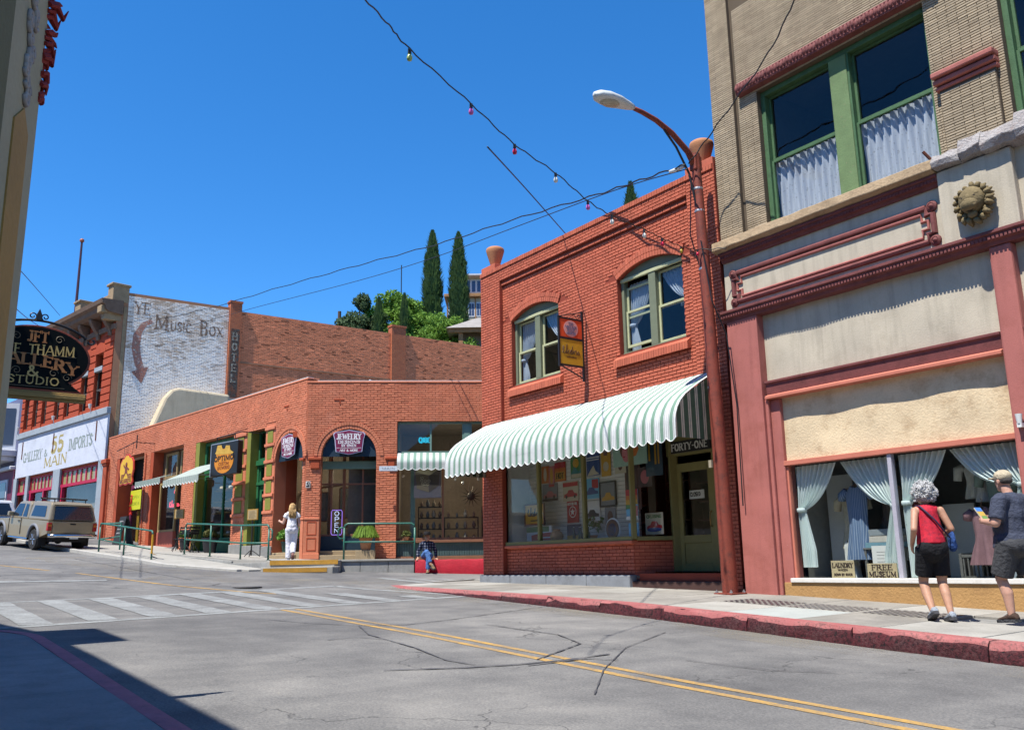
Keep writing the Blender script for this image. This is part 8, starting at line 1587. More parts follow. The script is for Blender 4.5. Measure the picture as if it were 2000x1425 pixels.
menu_stand('menu stand between the second bay and the hat shop',FL,(-7.9,-.6,2.2),20);menu_stand('menu stand in front of the green door',FL,(-1.9,-.75,1.87),15)
o=FL.thing('sandwich_board','black chalk sandwich board on the walk by the first doorway','sign',(-13.3,-.6,2.54));
for s in (-1,1):
    mb=MB();mb.add([(-.35,s*.3-.015,0),(.35,s*.3-.015,0),(.35,-.015+s*.03,1.15),(-.35,-.015+s*.03,1.15),(-.35,s*.3+.015,0),(.35,s*.3+.015,0),(.35,.015+s*.03,1.15),(-.35,.015+s*.03,1.15)],[(0,1,2,3),(7,6,5,4),(0,4,5,1),(2,6,7,3),(1,5,6,2),(3,7,4,0)]);mb.build('leaf',plain('chalk_black',(.015,.016,.018),.8),o)
mb=MB();rr=random.Random(3)
for k in range(5):
    z=.95-k*.16;y=-.3+.27*z/1.15-.02;x0=-.24+rr.uniform(0,.08);mb.tube([(x0+i*.045,y-.005+0*i,z+.03*math.sin(i*2.1+k)) for i in range(9)],.008,4)
mb.build('chalk_writing',plain('chalk',(.5,.5,.5),.9),o)
# black folding bistro chairs and table by the hat shop
def bistro_chair(label,at,turn):
    o=FL.thing('bistro_chair',label,'chair',at,'bistro chairs',turn)
    for s in (-1,1):mb=MB();mb.tube([(s*.2,-.22,0),(s*.2,.05,.42),(s*.2,.2,.9)],.014,6);mb.build('leg',M_BLK,o);mb=MB();mb.tube([(s*.18,.24,0),(s*.18,-.18,.45)],.014,6);mb.build('leg',M_BLK,o)
    for k in range(5):mb=MB();mb.box(-.2,.2,-.2+k*.08,-.14+k*.08,.44,.46);mb.build('seat_slat',M_BLK,o)
    for k in range(3):mb=MB();mb.box(-.2,.2,.17+k*.012,.185+k*.012,.62+k*.1,.68+k*.1);mb.build('back_slat',M_BLK,o)
bistro_chair('left black bistro chair before the hat shop',(-7.0,-.85,2.13),30);bistro_chair('right black bistro chair before the hat shop',(-5.9,-1.0,2.08),-70)
o=FL.thing('bistro_table','round black bistro table before the hat shop','table',(-6.5,-.75,2.1));mb=MB();mb.lathe([(.3,.7),(.3,.72)],(0,0,0),20);mb.build('table_top',M_BLK,o)
for a in (0,120,240):mb=MB();mb.tube([(.22*math.cos(R_(a)),.22*math.sin(R_(a)),0),(.04*math.cos(R_(a)),.04*math.sin(R_(a)),.4),(.15*math.cos(R_(a)),.15*math.sin(R_(a)),.7)],.013,6);mb.build('leg',M_BLK,o)
# notices inside the left bays
o=FL.thing('menu_banner','lime yellow banner in the first doorway window','banner',(-15.1,.5,4.1));mb=MB();mb.box(-.65,.55,-.01,0,0,.85);mb.build('sheet',plain('lime_yellow',(.5,.5,.02),.6),o);mb=MB();letter(mb,'OPEN',-.4,.35,.48,.62,-.01,.18,.1,0);letter(mb,'COME IN',-.4,.4,.2,.34,-.01,.18,.1,0);mb.build('lettering',plain('lime_ink',(.25,.3,.02)),o,fix=False)
o=FL.thing('chilli_string','hanging string of red chillies beside the yellow banner','ornament',(-15.6,.48,3.9));mb=MB();rr=random.Random(5)
for k in range(46):z=rr.uniform(0,.8);a=rr.uniform(0,6.28);mb.tube([(0,0,z+.1),(.08*math.cos(a),.08*math.sin(a)*.6,z+.04),(.13*math.cos(a),.13*math.sin(a)*.6,z-.03)],[.02,.018,.004],5)
mb.build('chillies',plain('chilli_red',(.4,.015,.01),.35),o)
o=FL.thing('neon_sign','red neon scrawl in the dark window under the small awning','sign',(-11.3,.62,4.0));mb=MB();script(mb,-.5,.5,.0,.25,0,.014);curl(mb,(.0,.62),.12,.02,1.3,0,.014);mb.build('tube',emis('neon_red',(.7,.05,.08),.8),o,fix=False)
# ================================================================== vehicles
def carpaint(name,col,rough=.35,metal=.3):
    m,t,p=principled(name,rough,metal,.5);v=objvec(t);n=noise(t,v,1.5,5);sp=N(t,'ShaderNodeSeparateXYZ');L_(t,v,sp.inputs[0])
    dust=mth(t,'MULTIPLY',ramp(t,mth(t,'ADD',mth(t,'MULTIPLY',n,.5),mth(t,'MULTIPLY',sp.outputs[2],-.5)),[(-.0,(0,0,0)),(.2,(1,1,1))]),.4)
    L_(t,mixc(t,dust,col,(.28,.22,.15)),p.inputs['Base Color']);p.inputs['Coat Weight'].default_value=.4;p.inputs['Coat Roughness'].default_value=.15;return m
M_CG=plain('car_glass',(.012,.016,.024),.06,0,.6);M_TYRE=worn('tyre',(.025,.025,.026),.85,.3,9);M_RIM=plain('alloy_rim',(.5,.5,.5),.3,.9);M_CHR=plain('chrome',(.6,.6,.6),.15,1.);M_BPL=worn('grey_plastic',(.16,.17,.19),.6,.15,6);M_UND=plain('underbody',(.02,.018,.016),.9)
def prof(mb,poly,wf):
    n=len(poly);b=len(mb.v);mb.v += [(x,wf(x,z),z) for x,z in poly]+[(x,-wf(x,z),z) for x,z in poly]
    mb.f.append(tuple(range(b,b+n)));mb.f.append(tuple(range(b+2*n-1,b+n-1,-1)));mb.mi += [0,0]
    for i in range(n):j=(i+1) % n;mb.f.append((b+i,b+n+i,b+n+j,b+j));mb.mi.append(0)
def arch(cx,r,z0,n=9):return [(cx+r*math.cos(math.pi*i/n),z0+r*math.sin(math.pi*i/n)*.98) for i in range(n+1)]
def wheel(root,x,y,r,w_):
    s=1 if y>0 else-1;o=MB();o.lathe([(r*.6,-w_/2),(r*.93,-w_/2),(r,-w_*.3),(r,w_*.3),(r*.93,w_/2),(r*.6,w_/2)],(0,0,0),28,'y');wo=o.build('wheel',M_TYRE,root,smooth=True,angle=40);wo.location=(x,y,r)
    mb=MB();mb.lathe([(r*.62,-.02),(r*.62,w_*.46),(r*.57,w_*.47),(r*.55,w_*.3),(r*.2,w_*.28)],(0,0,0),28,'y')
    if s>0:mb.v=[(a,-b,c) for a,b,c in mb.v]
    else:mb.v=[(a,b*1,c) for a,b,c in mb.v];
    yy=[v[1] for v in mb.v]
    if s>0:mb.v=[(a,abs(b),c) for a,b,c in mb.v]
    else:mb.v=[(a,-abs(b),c) for a,b,c in mb.v]
    mb.build('rim',M_RIM,wo,smooth=True,angle=30)
    mb=MB()
    for k in range(6):a=2*math.pi*k/6;mb.tube([(.05*math.cos(a),s*w_*.36,.05*math.sin(a)),(r*.56*math.cos(a),s*w_*.42,r*.56*math.sin(a))],[.045,.035],6)
    mb.lathe([(.07,0),(.06,.02)],(0,0,0),12,'y');mb.v=[(a,b if abs(b)>.05 else s*(w_*.38+abs(b)),c) for a,b,c in mb.v];mb.build('spokes',M_RIM,wo,smooth=True,angle=50)
def side_pane(mb,pts,wf,off=.006):
    for s in (1,-1):P=[(x,s*(wf(x,z)+off),z) for x,z in pts];mb.q(*(P if s>0 else P[::-1]))
# ---- pickup with canopy
tk_p=pix(67,1077,33.0);TA=R_(139)
fwd=Vector((math.cos(TA),math.sin(TA),0));lf=Vector((-math.sin(TA),math.cos(TA),0));
base=tk_p- lf*.76;base.z=0
def slopez(p):return zroad(p.x,p.y)
z_r,z_f=slopez(base),slopez(base+fwd*3.1)
tk=thing('pickup_truck','dusty gold pickup truck with a canopy parked by the gallery','truck',(base.x,base.y,z_r),0);tk.rotation_euler=(0,-math.atan2(z_f-z_r,3.1),TA)
GOLD=carpaint('gold_paint',(.29,.235,.145));
wf=lambda x,z:.86-.02*abs(z-.8) if z<1.08 else .86-(z-1.08)*.22
r=.37
low=[(-1.12,.62),(-1.15,1.06),(.55,1.08),(2.3,1.08),(2.45,1.06),(3.75,.98),(3.95,.85),(3.98,.5)]+[(3.55,.42)]+arch(3.1,.46,.42)+[(2.5,.40),(.6,.40)]+arch(0,.46,.42)+[(-.6,.5)]
mb=MB();prof(mb,low,wf);mb.build('body',GOLD,tk,bevel=.035)
cabp=[(.72,1.07),(.82,1.62),(1.0,1.7),(1.75,1.71),(1.95,1.66),(2.48,1.07)];mb=MB();prof(mb,cabp,wf);mb.build('cab',GOLD,tk,bevel=.05)
capp=[(-1.13,1.07),(-.95,1.64),(-.82,1.72),(.5,1.74),(.7,1.70),(.71,1.07)];mb=MB();prof(mb,capp,wf);mb.build('canopy',GOLD,tk,bevel=.05)
mb=MB();side_pane(mb,[(-.75,1.2),(.5,1.2),(.45,1.58),(-.62,1.58)],wf);mb.build('canopy_window',M_CG,tk);mb=MB();side_pane(mb,[(1.36,1.16),(2.25,1.16),(1.9,1.6),(1.38,1.62)],wf);mb.build('door_window',M_CG,tk);mb=MB();side_pane(mb,[(.86,1.16),(1.24,1.16),(1.24,1.62),(.98,1.6)],wf);mb.build('quarter_window',M_CG,tk)
mb=MB();mb.q((-1.145,-.68,1.12),(-1.145,.68,1.12),(-.985,.6,1.6),(-.985,-.6,1.6));mb.build('rear_window',M_CG,tk);mb=MB();mb.tube([(-1.15,-.72,1.1),(-1.15,.72,1.1),(-.98,.64,1.63),(-.98,-.64,1.63),(-1.15,-.72,1.1)],.018,6);mb.build('window_rubber',M_UND,tk)
mb=MB();mb.box(-1.17,-1.148,-.7,.7,.64,1.04);mb.build('tailgate',GOLD,tk,bevel=.012);mb=MB();mb.box(-1.178,-1.165,-.1,.1,.94,.99);mb.build('tailgate_handle',M_UND,tk)
for s in (-1,1):
    mb=MB();mb.box(-1.172,-1.04,s*.8-.07,s*.8+.07,.72,1.0);mb.build('tail_lamp',plain('lamp_red',(.35,.012,.012),.2),tk,bevel=.01);mb=MB();mb.box(-1.176,-1.05,s*.8-.06,s*.8+.06,.87,.95);mb.build('indicator',plain('lamp_amber',(.5,.14,.02),.2),tk)
mb=MB();mb.tube([(-1.2,-.85,.55),(-1.3,-.6,.55),(-1.32,0,.55),(-1.3,.6,.55),(-1.2,.85,.55)],.07,8);mb.build('rear_bumper',M_CHR,tk,smooth=True);mb=MB();mb.box(-1.35,-1.2,-.3,.3,.5,.62);mb.build('bumper_step',M_UND,tk,bevel=.01)
mb=MB();mb.box(-1.366,-1.35,-.15,.15,.45,.56);mb.build('number_plate',plain('white_card',(.6,.6,.56)),tk)
for cx in (0,3.1):
    for s in (-1,1):mb=MB();P=[(cx+.47*math.cos(t),s*.87,.42+.47*math.sin(t)) for t in [math.pi*i/12 for i in range(13)]];mb.tube(P,.055,8);mb.build('wheel_flare',M_BPL,tk,smooth=True)
for x in (0,3.1):
    for s in (-1,1):wheel(tk,x,s*.76,r,.24)
for x in (-.52,2.55):
    for s in (-1,1):mb=MB();mb.box(x-.015,x+.0,s*.76-.14,s*.76+.14,.16,.48);mb.build('mud_flap',M_UND,tk)
mb=MB();mb.box(-1.0,3.6,-.6,.6,.32,.5);mb.build('chassis',M_UND,tk);mb=MB();mb.tube([(-.05,-.7,.35),(-.05,.7,.35)],.06,8);mb.ball((-.05,.0,.35),.14,10,8);mb.build('axle',M_UND,tk)
mb=MB();mb.tube([(.6,.82,.36),(2.4,.82,.36)],.045,8);mb.build('side_step',M_CHR,tk);mb=MB();mb.box(1.27,1.31,.868,.876,.5,1.1);mb.box(2.42,2.44,.862,.874,.5,1.05);mb.build('door_gap',M_UND,tk);mb=MB();mb.box(1.42,1.56,.866,.885,.96,1.0);mb.build('door_handle',M_UND,tk);mb=MB();mb.box(2.1,2.28,.84,1.02,1.14,1.3);mb.build('wing_mirror',GOLD,tk,bevel=.03)
mb=MB();mb.q((1.9,-.62,1.64),(1.9,.62,1.64),(2.5,.74,1.1),(2.5,-.74,1.1));mb.v=[(x+.012,y,z+.012) for x,y,z in mb.v];mb.build('windscreen',M_CG,tk)
# roof rack
rk=MB()
for s in (-1,1):rk.tube([(-.75,s*.55,1.83),(.45,s*.55,1.83)],.02,6);[rk.tube([(x,s*.55,1.72),(x,s*.55,1.83)],.02,6) for x in (-.7,.4)]
for x in (-.7,-.15,.4):rk.tube([(x,-.62,1.85),(x,.62,1.85)],.022,6)
rk.build('roof_rack',M_UND,tk)
# ---- white estate car ahead
sv=base+fwd*6.4+lf*.35;zr_=slopez(sv)
su=thing('white_car','white estate car with red tail lamps parked ahead of the pickup','car',(sv.x,sv.y,zr_),0);su.rotation_euler=(0,-.06,TA)
WHP=carpaint('white_paint',(.55,.56,.56));wf2=lambda x,z:.88 if z<1.0 else .88-(z-1.0)*.26
low=[(-1.0,.4),(-1.05,.95),(-.98,1.02),(2.6,1.0),(3.5,.9),(3.6,.5),(3.2,.38)]+arch(2.7,.4,.38)+[(2.2,.34),(.5,.34)]+arch(0,.4,.38)+[(-.5,.36)]
mb=MB();prof(mb,low,wf2);mb.build('body',WHP,su,bevel=.05);mb=MB();prof(mb,[(-1.0,1.0),(-.75,1.58),(-.6,1.66),(1.4,1.66),(1.7,1.58),(2.5,1.0)],wf2);mb.build('cabin',WHP,su,bevel=.05)
mb=MB();mb.q((-1.0,-.68,1.06),(-1.0,.68,1.06),(-.79,.56,1.54),(-.79,-.56,1.54));mb.v=[(x-.03,y,z) for x,y,z in mb.v];mb.build('rear_window',M_CG,su);mb=MB();side_pane(mb,[(-.6,1.08),(1.9,1.08),(1.5,1.54),(-.5,1.54)],wf2);mb.build('side_window',M_CG,su)
for s in (-1,1):mb=MB();mb.box(-1.09,-.9,s*.78-.1,s*.78+.1,.72,.98);mb.build('tail_lamp',plain('lamp_red',(.35,.012,.012)),su,bevel=.02)
mb=MB();mb.box(-1.14,-1.0,-.85,.85,.36,.6);mb.build('rear_bumper',WHP,su,bevel=.05);mb=MB();mb.box(-1.12,-1.06,-.25,.25,.7,.84);mb.build('number_plate',plain('white_card',(.6,.6,.56)),su)
for x in (0,2.7):
    for s in (-1,1):wheel(su,x,s*.78,.33,.21)
mb=MB();mb.box(-.7,3.2,-.6,.6,.25,.4);mb.build('chassis',M_UND,su)
# ================================================================== people
def capsule(mb,p0,p1,r0,r1,n=12,flat=False):
    p0,p1=Vector(p0),Vector(p1);d=p1-p0;l=d.length;d=d/l if l>1e-6 else Vector((0,0,1));up=d.orthogonal().normalized();sd=d.cross(up);rs=[]
    prof_=[(0,r0),(l,r1)] if flat else [(-r0*math.cos(t),r0*math.sin(t)) for t in (.06,.45,.9,1.3)]+[(l*k/4,r0+(r1-r0)*k/4) for k in range(5)]+[(l+r1*math.sin(t),r1*math.cos(t)) for t in (.27,.67,1.12,1.51)]
    for h,rr in prof_:rs.append([p0+d*h+(up*math.cos(2*math.pi*k/n)+sd*math.sin(2*math.pi*k/n))*rr for k in range(n)])
    mb.rings(rs)
def ellip(mb,c,r,rot=None,n=16,m=12):
    b=len(mb.v);mb.ball((0,0,0),1,n,m,*r);M=rot or Matrix.Identity(3);mb.v[b:]=[tuple(M @ Vector(v)+Vector(c)) for v in mb.v[b:]]
def solid(name,parts,mat,parent,voxel=.012,sm=4,fac=.5):
    """overlapping volumes fused to one continuous skin"""
    mb=MB()
    for p in parts:
        if p[0]=='c':capsule(mb,*p[1:5])
        elif p[0]=='t':capsule(mb,*p[1:5],flat=True)
        elif p[0]=='e':ellip(mb,p[1],p[2],Matrix.Rotation(p[3],3,p[4]) if len(p)>3 else None)
    o=mb.build(name,mat,None);r=o.modifiers.new('r','REMESH');r.mode='VOXEL';r.voxel_size=voxel;s=o.modifiers.new('s','SMOOTH');s.iterations=sm;s.factor=fac
    dg_=bpy.context.evaluated_depsgraph_get();me=bpy.data.meshes.new_from_object(o.evaluated_get(dg_));me.name=name
    if not me.materials:me.materials.append(mat)
    for p in me.polygons:p.use_smooth=True
    bpy.data.objects.remove(o);q=bpy.data.objects.new(name,me);COL.objects.link(q);q.parent=parent;return q
def hand(P,wrist,d,side,palm,curl=.6,s=1.0):
    """palm and five bent fingers; d = pointing direction, side = towards the thumb, palm = towards the palm face"""
    w=Vector(wrist);d=Vector(d).normalized();sd=Vector(side);sd=(sd-d*sd.dot(d)).normalized();pm=Vector(palm);pm=(pm-d*pm.dot(d)-sd*pm.dot(sd)).normalized()
    for k in (-1.2,-.4,.4,1.2):P.append(('c',w+d*.01*s+sd*k*.014*s,w+d*.085*s+sd*k*.019*s,.016*s,.013*s))
    for k,ln in ((1.5,.07),(.5,.08),(-.5,.075),(-1.5,.058)):
        a=w+d*.085*s+sd*k*.018*s;b=a+(d*math.cos(curl*.6)+pm*math.sin(curl*.6))*ln*.5*s;c=b+(d*math.cos(curl*1.5)+pm*math.sin(curl*1.5))*ln*.5*s;P += [('c',a,b,.0095*s,.009*s),('c',b,c,.009*s,.0075*s)]
    a=w+d*.03*s+sd*.03*s;b=a+(d*.6+sd*.7+pm*.3)*.035*s;c=b+(d*.9+sd*.1+pm*.5)*.032*s;P += [('c',a,b,.013*s,.011*s),('c',b,c,.0105*s,.009*s)]
def skin(name,c):
    m,t,p=principled(name,.55,0,.35);v=objvec(t);L_(t,ramp(t,noise(t,v,14,4),[(.35,tuple(k*.86 for k in c)),(.65,c)]),p.inputs['Base Color']);p.inputs['Subsurface Weight'].default_value=.12;p.inputs['Subsurface Radius'].default_value=(.02,.008,.004);return m
SK1,SK2,SK3=skin('skin_tan',(.42,.23,.15)),skin('skin_pink',(.46,.26,.19)),skin('skin_fair',(.55,.33,.25))
def head(P,c,yaw=0.,s=1.0,pitch=0.):
    c=Vector(c);M=Matrix.Rotation(yaw,3,'Z') @ Matrix.Rotation(pitch,3,'Y');q=lambda x,y,z:c+M @ Vector((x*s,y*s,z*s))
    P += [('e',q(-.01,0,.025),(.095*s,.076*s,.092*s),yaw,'Z'),('e',q(.025,0,-.045),(.062*s,.058*s,.075*s),yaw,'Z'),('e',q(.06,0,-.085),(.03*s,.035*s,.025*s),yaw,'Z'),('c',q(.088,0,.015),q(.112,0,-.02),.009*s,.014*s),('e',q(.082,0,-.058),(.016*s,.026*s,.011*s),yaw,'Z'),('c',q(.08,-.04,.03),q(.08,.04,.03),.012*s,.012*s)]
    for k in (-1,1):P += [('e',q(-.005,k*.078,-.01),(.02*s,.011*s,.034*s),yaw,'Z')]
    return q
def eyes(root,q):
    for k in (-1,1):p=q(.083,k*.03,.008);mb=MB();mb.ball(tuple(p),.0105,8,6);mb.build('eye',plain('eye_dark',(.03,.02,.015),.2),root)
def shoe(name,heel,toe,w_,h,m,root,sole=None,up=(0,0,1)):
    heel,toe,up=Vector(heel),Vector(toe),Vector(up);d=toe-heel;l=d.length;d.normalize();up=(up-d*up.dot(d)).normalized();sd=up.cross(d);mb=MB();rs=[]
    for t,ww,hh in ((-.02,.5,.45),(.05,.75,.85),(.2,.8,1.0),(.38,.78,.95),(.5,.85,.7),(.7,1.0,.5),(.88,.85,.38),(1.0,.35,.2)):
        c=heel+d*l*t;rs.append([c+sd*(w_/2*ww*math.cos(a))+up*(max(0,hh*h*(math.sin(a)*.5+.5))) for a in [2*math.pi*k/14 for k in range(14)]])
    mb.rings(rs);o=mb.build(name,m,root,smooth=True)
    mb=MB();rs=[]
    for t,ww in ((-.03,.6),(.1,.85),(.4,.82),(.7,1.06),(.92,.85),(1.02,.4)):c=heel+d*l*t;rs.append([c+sd*w_/2*ww*s_*1.04+up*z for s_,z in ((-1,-.02),(1,-.02),(1,.018),(-1,.018))])
    mb.rings(rs);mb.build('sole',sole or m,o)
    mb=MB();[mb.tube([heel+d*l*(.42+.07*k)-sd*w_*.2+up*h*(.92-.11*k),heel+d*l*(.42+.07*k)+up*h*(1.0-.11*k),heel+d*l*(.42+.07*k)+sd*w_*.2+up*h*(.92-.11*k)],.004,4) for k in range(4)];mb.build('laces',plain('lace_white',(.5,.5,.5)),o)
def cloth(name,c,var=.25,sc=9,**k):return worn(name,c,.9,var,sc,22,.8,.03,**k)
# ---- grey-haired woman in a red top
wo_=thing('person','grey curly-haired woman in red sleeveless top and black shorts walking past the museum window','person',FA.w(12.68,-1.88,.728),FA.a+R_(140))
P=[('c',(-.01,0,.90),(.03,0,1.16),.15,.132),('c',(.03,0,1.16),(.03,0,1.28),.132,.12),('c',(.03,-.1,1.33),(.03,.1,1.33),.062,.062),('c',(.04,0,1.33),(.085,0,1.45),.05,.046),
     ('e',(-.05,.06,.87),(.1,.095,.1)),('e',(-.05,-.06,.87),(.1,.095,.1)),
     ('c',(0,.09,.86),(.13,.1,.47),.095,.058),('c',(.13,.1,.47),(.06,.1,.33),.056,.058),('c',(.06,.1,.33),(-.08,.095,.11),.058,.036),('c',(-.08,.095,.11),(-.03,.095,.07),.036,.034),
     ('c',(0,-.09,.86),(.04,-.09,.47),.095,.058),('c',(.04,-.09,.47),(-.04,-.09,.32),.056,.058),('c',(-.04,-.09,.32),(-.14,-.085,.1),.058,.036),('c',(-.14,-.085,.1),(-.1,-.085,.07),.036,.034),
     ('c',(.02,.15,1.33),(-.12,.23,1.1),.047,.04),('c',(-.12,.23,1.1),(.09,.2,.92),.04,.027),('c',(.02,-.16,1.33),(-.04,-.24,1.1),.05,.042),('c',(-.04,-.24,1.1),(.16,-.2,1.02),.041,.028)]
q=head(P,(.11,.0,1.535),R_(15),.98);hand(P,(.09,.2,.92),(.5,-.1,-.8),(.8,.2,.5),(0,-1,0),.4,.9);hand(P,(.16,-.2,1.02),(1,.3,.1),(0,.1,1),(0,1,0),.9,.9)
solid('body',P,SK1,wo_,.0095,5);eyes(wo_,q)
REDT=worn('red_print_cloth',(.42,.012,.03),.8,.35,16,60,.3,dirt=(.06,.01,.03),dirt_amt=.8)
solid('sleeveless_top',[('c',(0,0,.98),(.03,0,1.18),.16,.145),('c',(.03,0,1.18),(.03,0,1.29),.145,.127),('c',(.03,-.085,1.335),(.03,.085,1.335),.066,.066),('e',(.11,.06,1.2),(.075,.075,.08)),('e',(.11,-.06,1.2),(.075,.075,.08)),('t',(-.005,0,.92),(.0,0,1.0),.172,.162)],REDT,wo_,.011,4)
solid('shorts',[('e',(-.05,.06,.87),(.118,.115,.125)),('e',(-.05,-.06,.87),(.118,.115,.125)),('c',(-.01,0,.86),(.0,0,.9),.168,.165),('t',(-.01,0,.8),(.0,0,.975),.16,.155),('t',(.0,.085,.88),(.105,.1,.545),.112,.098),('t',(0,-.085,.88),(.035,-.095,.545),.112,.098)],cloth('black_cotton',(.008,.008,.01)),wo_,.0105,4)
GR=worn('grey_curls',(.46,.46,.46),.8,.1,9,30,.05)
mb=MB();rr=random.Random(31);c=Vector((.095,0,1.56));Mh=Matrix.Rotation(R_(15),3,'Z')
for k in range(900):
    d=Vector((rr.gauss(0,1),rr.gauss(0,1),rr.gauss(0,1))).normalized()
    if d.x>.45 and d.z<.35:continue
    if d.z<-.75:continue
    f_=1+.14*math.sin(d.x*7+1)*math.sin(d.y*8+d.z*6)+rr.uniform(-.06,.1);p=c+Mh @ Vector((d.x*.132*f_-.018,d.y*.135*f_,d.z*.132*f_+.0));rr_=rr.uniform(.007,.016);a0=rr.uniform(0,6.28);ax=Vector((rr.uniform(-1,1),rr.uniform(-1,1),rr.uniform(-1,1))).normalized();e1=ax.orthogonal().normalized();e2=ax.cross(e1)
    mb.tube([p+(e1*math.cos(a0+t*1.25)+e2*math.sin(a0+t*1.25))*rr_+ax*(t-2)*.006 for t in range(6)],[.0045,.0055,.0055,.0055,.005,.003],4)
mb.build('curly_hair',GR,wo_,smooth=True);solid('hair_base',[('e',c+Mh @ Vector((-.025,0,.01)),(.115,.115,.115)),('e',c+Mh @ Vector((-.05,0,-.06)),(.08,.1,.07))],worn('grey_hair_base',(.40,.40,.40),.8,.12,9),wo_,.012,2)
GS,GS2=cloth('grey_trainer',(.24,.27,.31)),cloth('dark_sole',(.05,.05,.055))
shoe('shoe',(-.17,.095,.12),(.05,.095,.025),.095,.085,GS,wo_,GS2,(.35,0,1));shoe('shoe',(-.22,-.085,.05),(.02,-.085,.02),.095,.09,GS,wo_,GS2)
bg_=thing('shoulder_bag','blue cloth bag slung across the grey-haired woman','bag',FA.w(12.68,-1.88,.728),FA.a+R_(140));BLU=cloth('blue_bag',(.02,.06,.2))
solid('pouch',[('e',(-.02,-.24,.96),(.1,.035,.13)),('e',(-.02,-.245,.9),(.09,.045,.08))],BLU,bg_,.012,3)
mb=MB();S=[(.06,.12,1.39),(-.04,.1,1.38),(-.11,.05,1.3),(-.14,-.03,1.2),(-.13,-.12,1.08),(-.07,-.2,1.0)];mb.tube(S,.012,6);mb.build('strap',plain('dark_strap',(.03,.012,.04),.7),bg_,smooth=True)
# ---- man with cap and brochure
mn=thing('person','man in navy t-shirt, khaki cap and dark shorts holding a brochure at the right edge','person',FA.w(13.5,-1.5,.712),FA.a+R_(168))
P=[('c',(0,0,.98),(.03,0,1.22),.17,.175),('e',(.08,0,1.12),(.14,.15,.15)),('c',(.0,0,1.25),(-.01,0,1.38),.165,.14),('c',(-.02,-.13,1.43),(-.02,.13,1.43),.075,.075),('c',(-.01,0,1.44),(.02,0,1.57),.062,.058),
     ('c',(0,.1,.93),(.16,.11,.52),.105,.065),('c',(.16,.11,.52),(.1,.11,.35),.062,.066),('c',(.1,.11,.35),(.08,.11,.11),.064,.042),('c',(0,-.1,.93),(-.06,-.1,.52),.105,.065),('c',(-.06,-.1,.52),(-.16,-.1,.36),.062,.066),('c',(-.16,-.1,.36),(-.28,-.1,.14),.064,.042),
     ('c',(-.02,.2,1.42),(.0,.28,1.16),.065,.054),('c',(.0,.28,1.16),(.25,.17,1.19),.052,.034),('c',(-.02,-.2,1.42),(.02,-.27,1.17),.065,.054),('c',(.02,-.27,1.17),(.27,-.1,1.23),.052,.034)]
q=head(P,(.05,0,1.66),R_(-8),1.05,.1);hand(P,(.25,.17,1.19),(.9,-.45,.1),(.2,.1,1),(.3,-1,0),1.0,1.05);hand(P,(.27,-.1,1.23),(.95,.25,.1),(.2,.1,1),(.3,1,0),1.0,1.05)
solid('body',P,SK2,mn,.0105,5);eyes(mn,q)
NAV=cloth('navy_jersey',(.042,.05,.078),.2)
solid('t_shirt',[('c',(.01,0,1.0),(.03,0,1.22),.185,.19),('e',(.085,0,1.12),(.152,.165,.165)),('c',(0,0,1.25),(-.01,0,1.38),.18,.153),('c',(-.02,-.17,1.425),(-.02,.17,1.425),.092,.092),('c',(-.02,.19,1.41),(-.01,.24,1.3),.088,.088),('c',(-.02,-.19,1.41),(0,-.235,1.3),.088,.088),('t',(.02,0,.87),(.02,0,1.02),.228,.205),('t',(-.02,.19,1.44),(-.005,.265,1.2),.09,.092),('t',(-.02,-.19,1.44),(.01,-.262,1.2),.09,.092)],NAV,mn,.012,4)
solid('shorts',[('t',(0,0,.82),(0,0,.98),.2,.195),('e',(-.02,0,.9),(.19,.225,.15)),('t',(0,.1,.95),(.14,.112,.55),.135,.125),('t',(0,-.1,.95),(-.05,-.102,.55),.135,.125)],cloth('charcoal_cotton',(.045,.047,.052)),mn,.012,4)
CAPM=cloth('khaki_cap',(.40,.34,.24));c=q(-.012,0,.05)
solid('cap',[('e',c,(.112,.095,.085),R_(-8),'Z'),('e',tuple(q(.12,0,.052)),(.075,.075,.012),R_(-8),'Z')],CAPM,mn,.008,3)
solid('short_hair',[('e',tuple(q(-.04,0,-.0)),(.078,.081,.05),R_(-8),'Z')],cloth('dark_grey_hair',(.05,.045,.042)),mn,.01,2)
BR=cloth('brown_shoe',(.05,.03,.022));shoe('shoe',(.0,.11,.045),(.27,.11,.03),.105,.1,BR,mn,GS2);shoe('shoe',(-.36,-.1,.14),(-.12,-.1,.03),.105,.1,BR,mn,GS2,(.4,0,1))
br=thing('brochure','folded colour brochure held by the man in the cap','brochure',mn.matrix_basis @ Vector((.33,.02,1.2)),FA.a+R_(168));br.rotation_euler[1]=R_(35)
mb=MB();mb.box(-.008,.004,-.055,.055,-.05,.2);mb.build('cover',plain('brochure_paper',(.45,.42,.3),.4),br)
for k,(z0,z1,cc) in enumerate(((.14,.2,(.05,.2,.6)),(.07,.14,(.5,.35,.08)),(-.0,.07,(.15,.3,.1)))):mb=MB();mb.box(.004,.006,-.05,.05,z0+.003,z1);mb.box(-.01,-.008,-.05,.05,z0+.003,z1);mb.build('printed_band',plain('brochure_%d' % k,cc,.4),br)
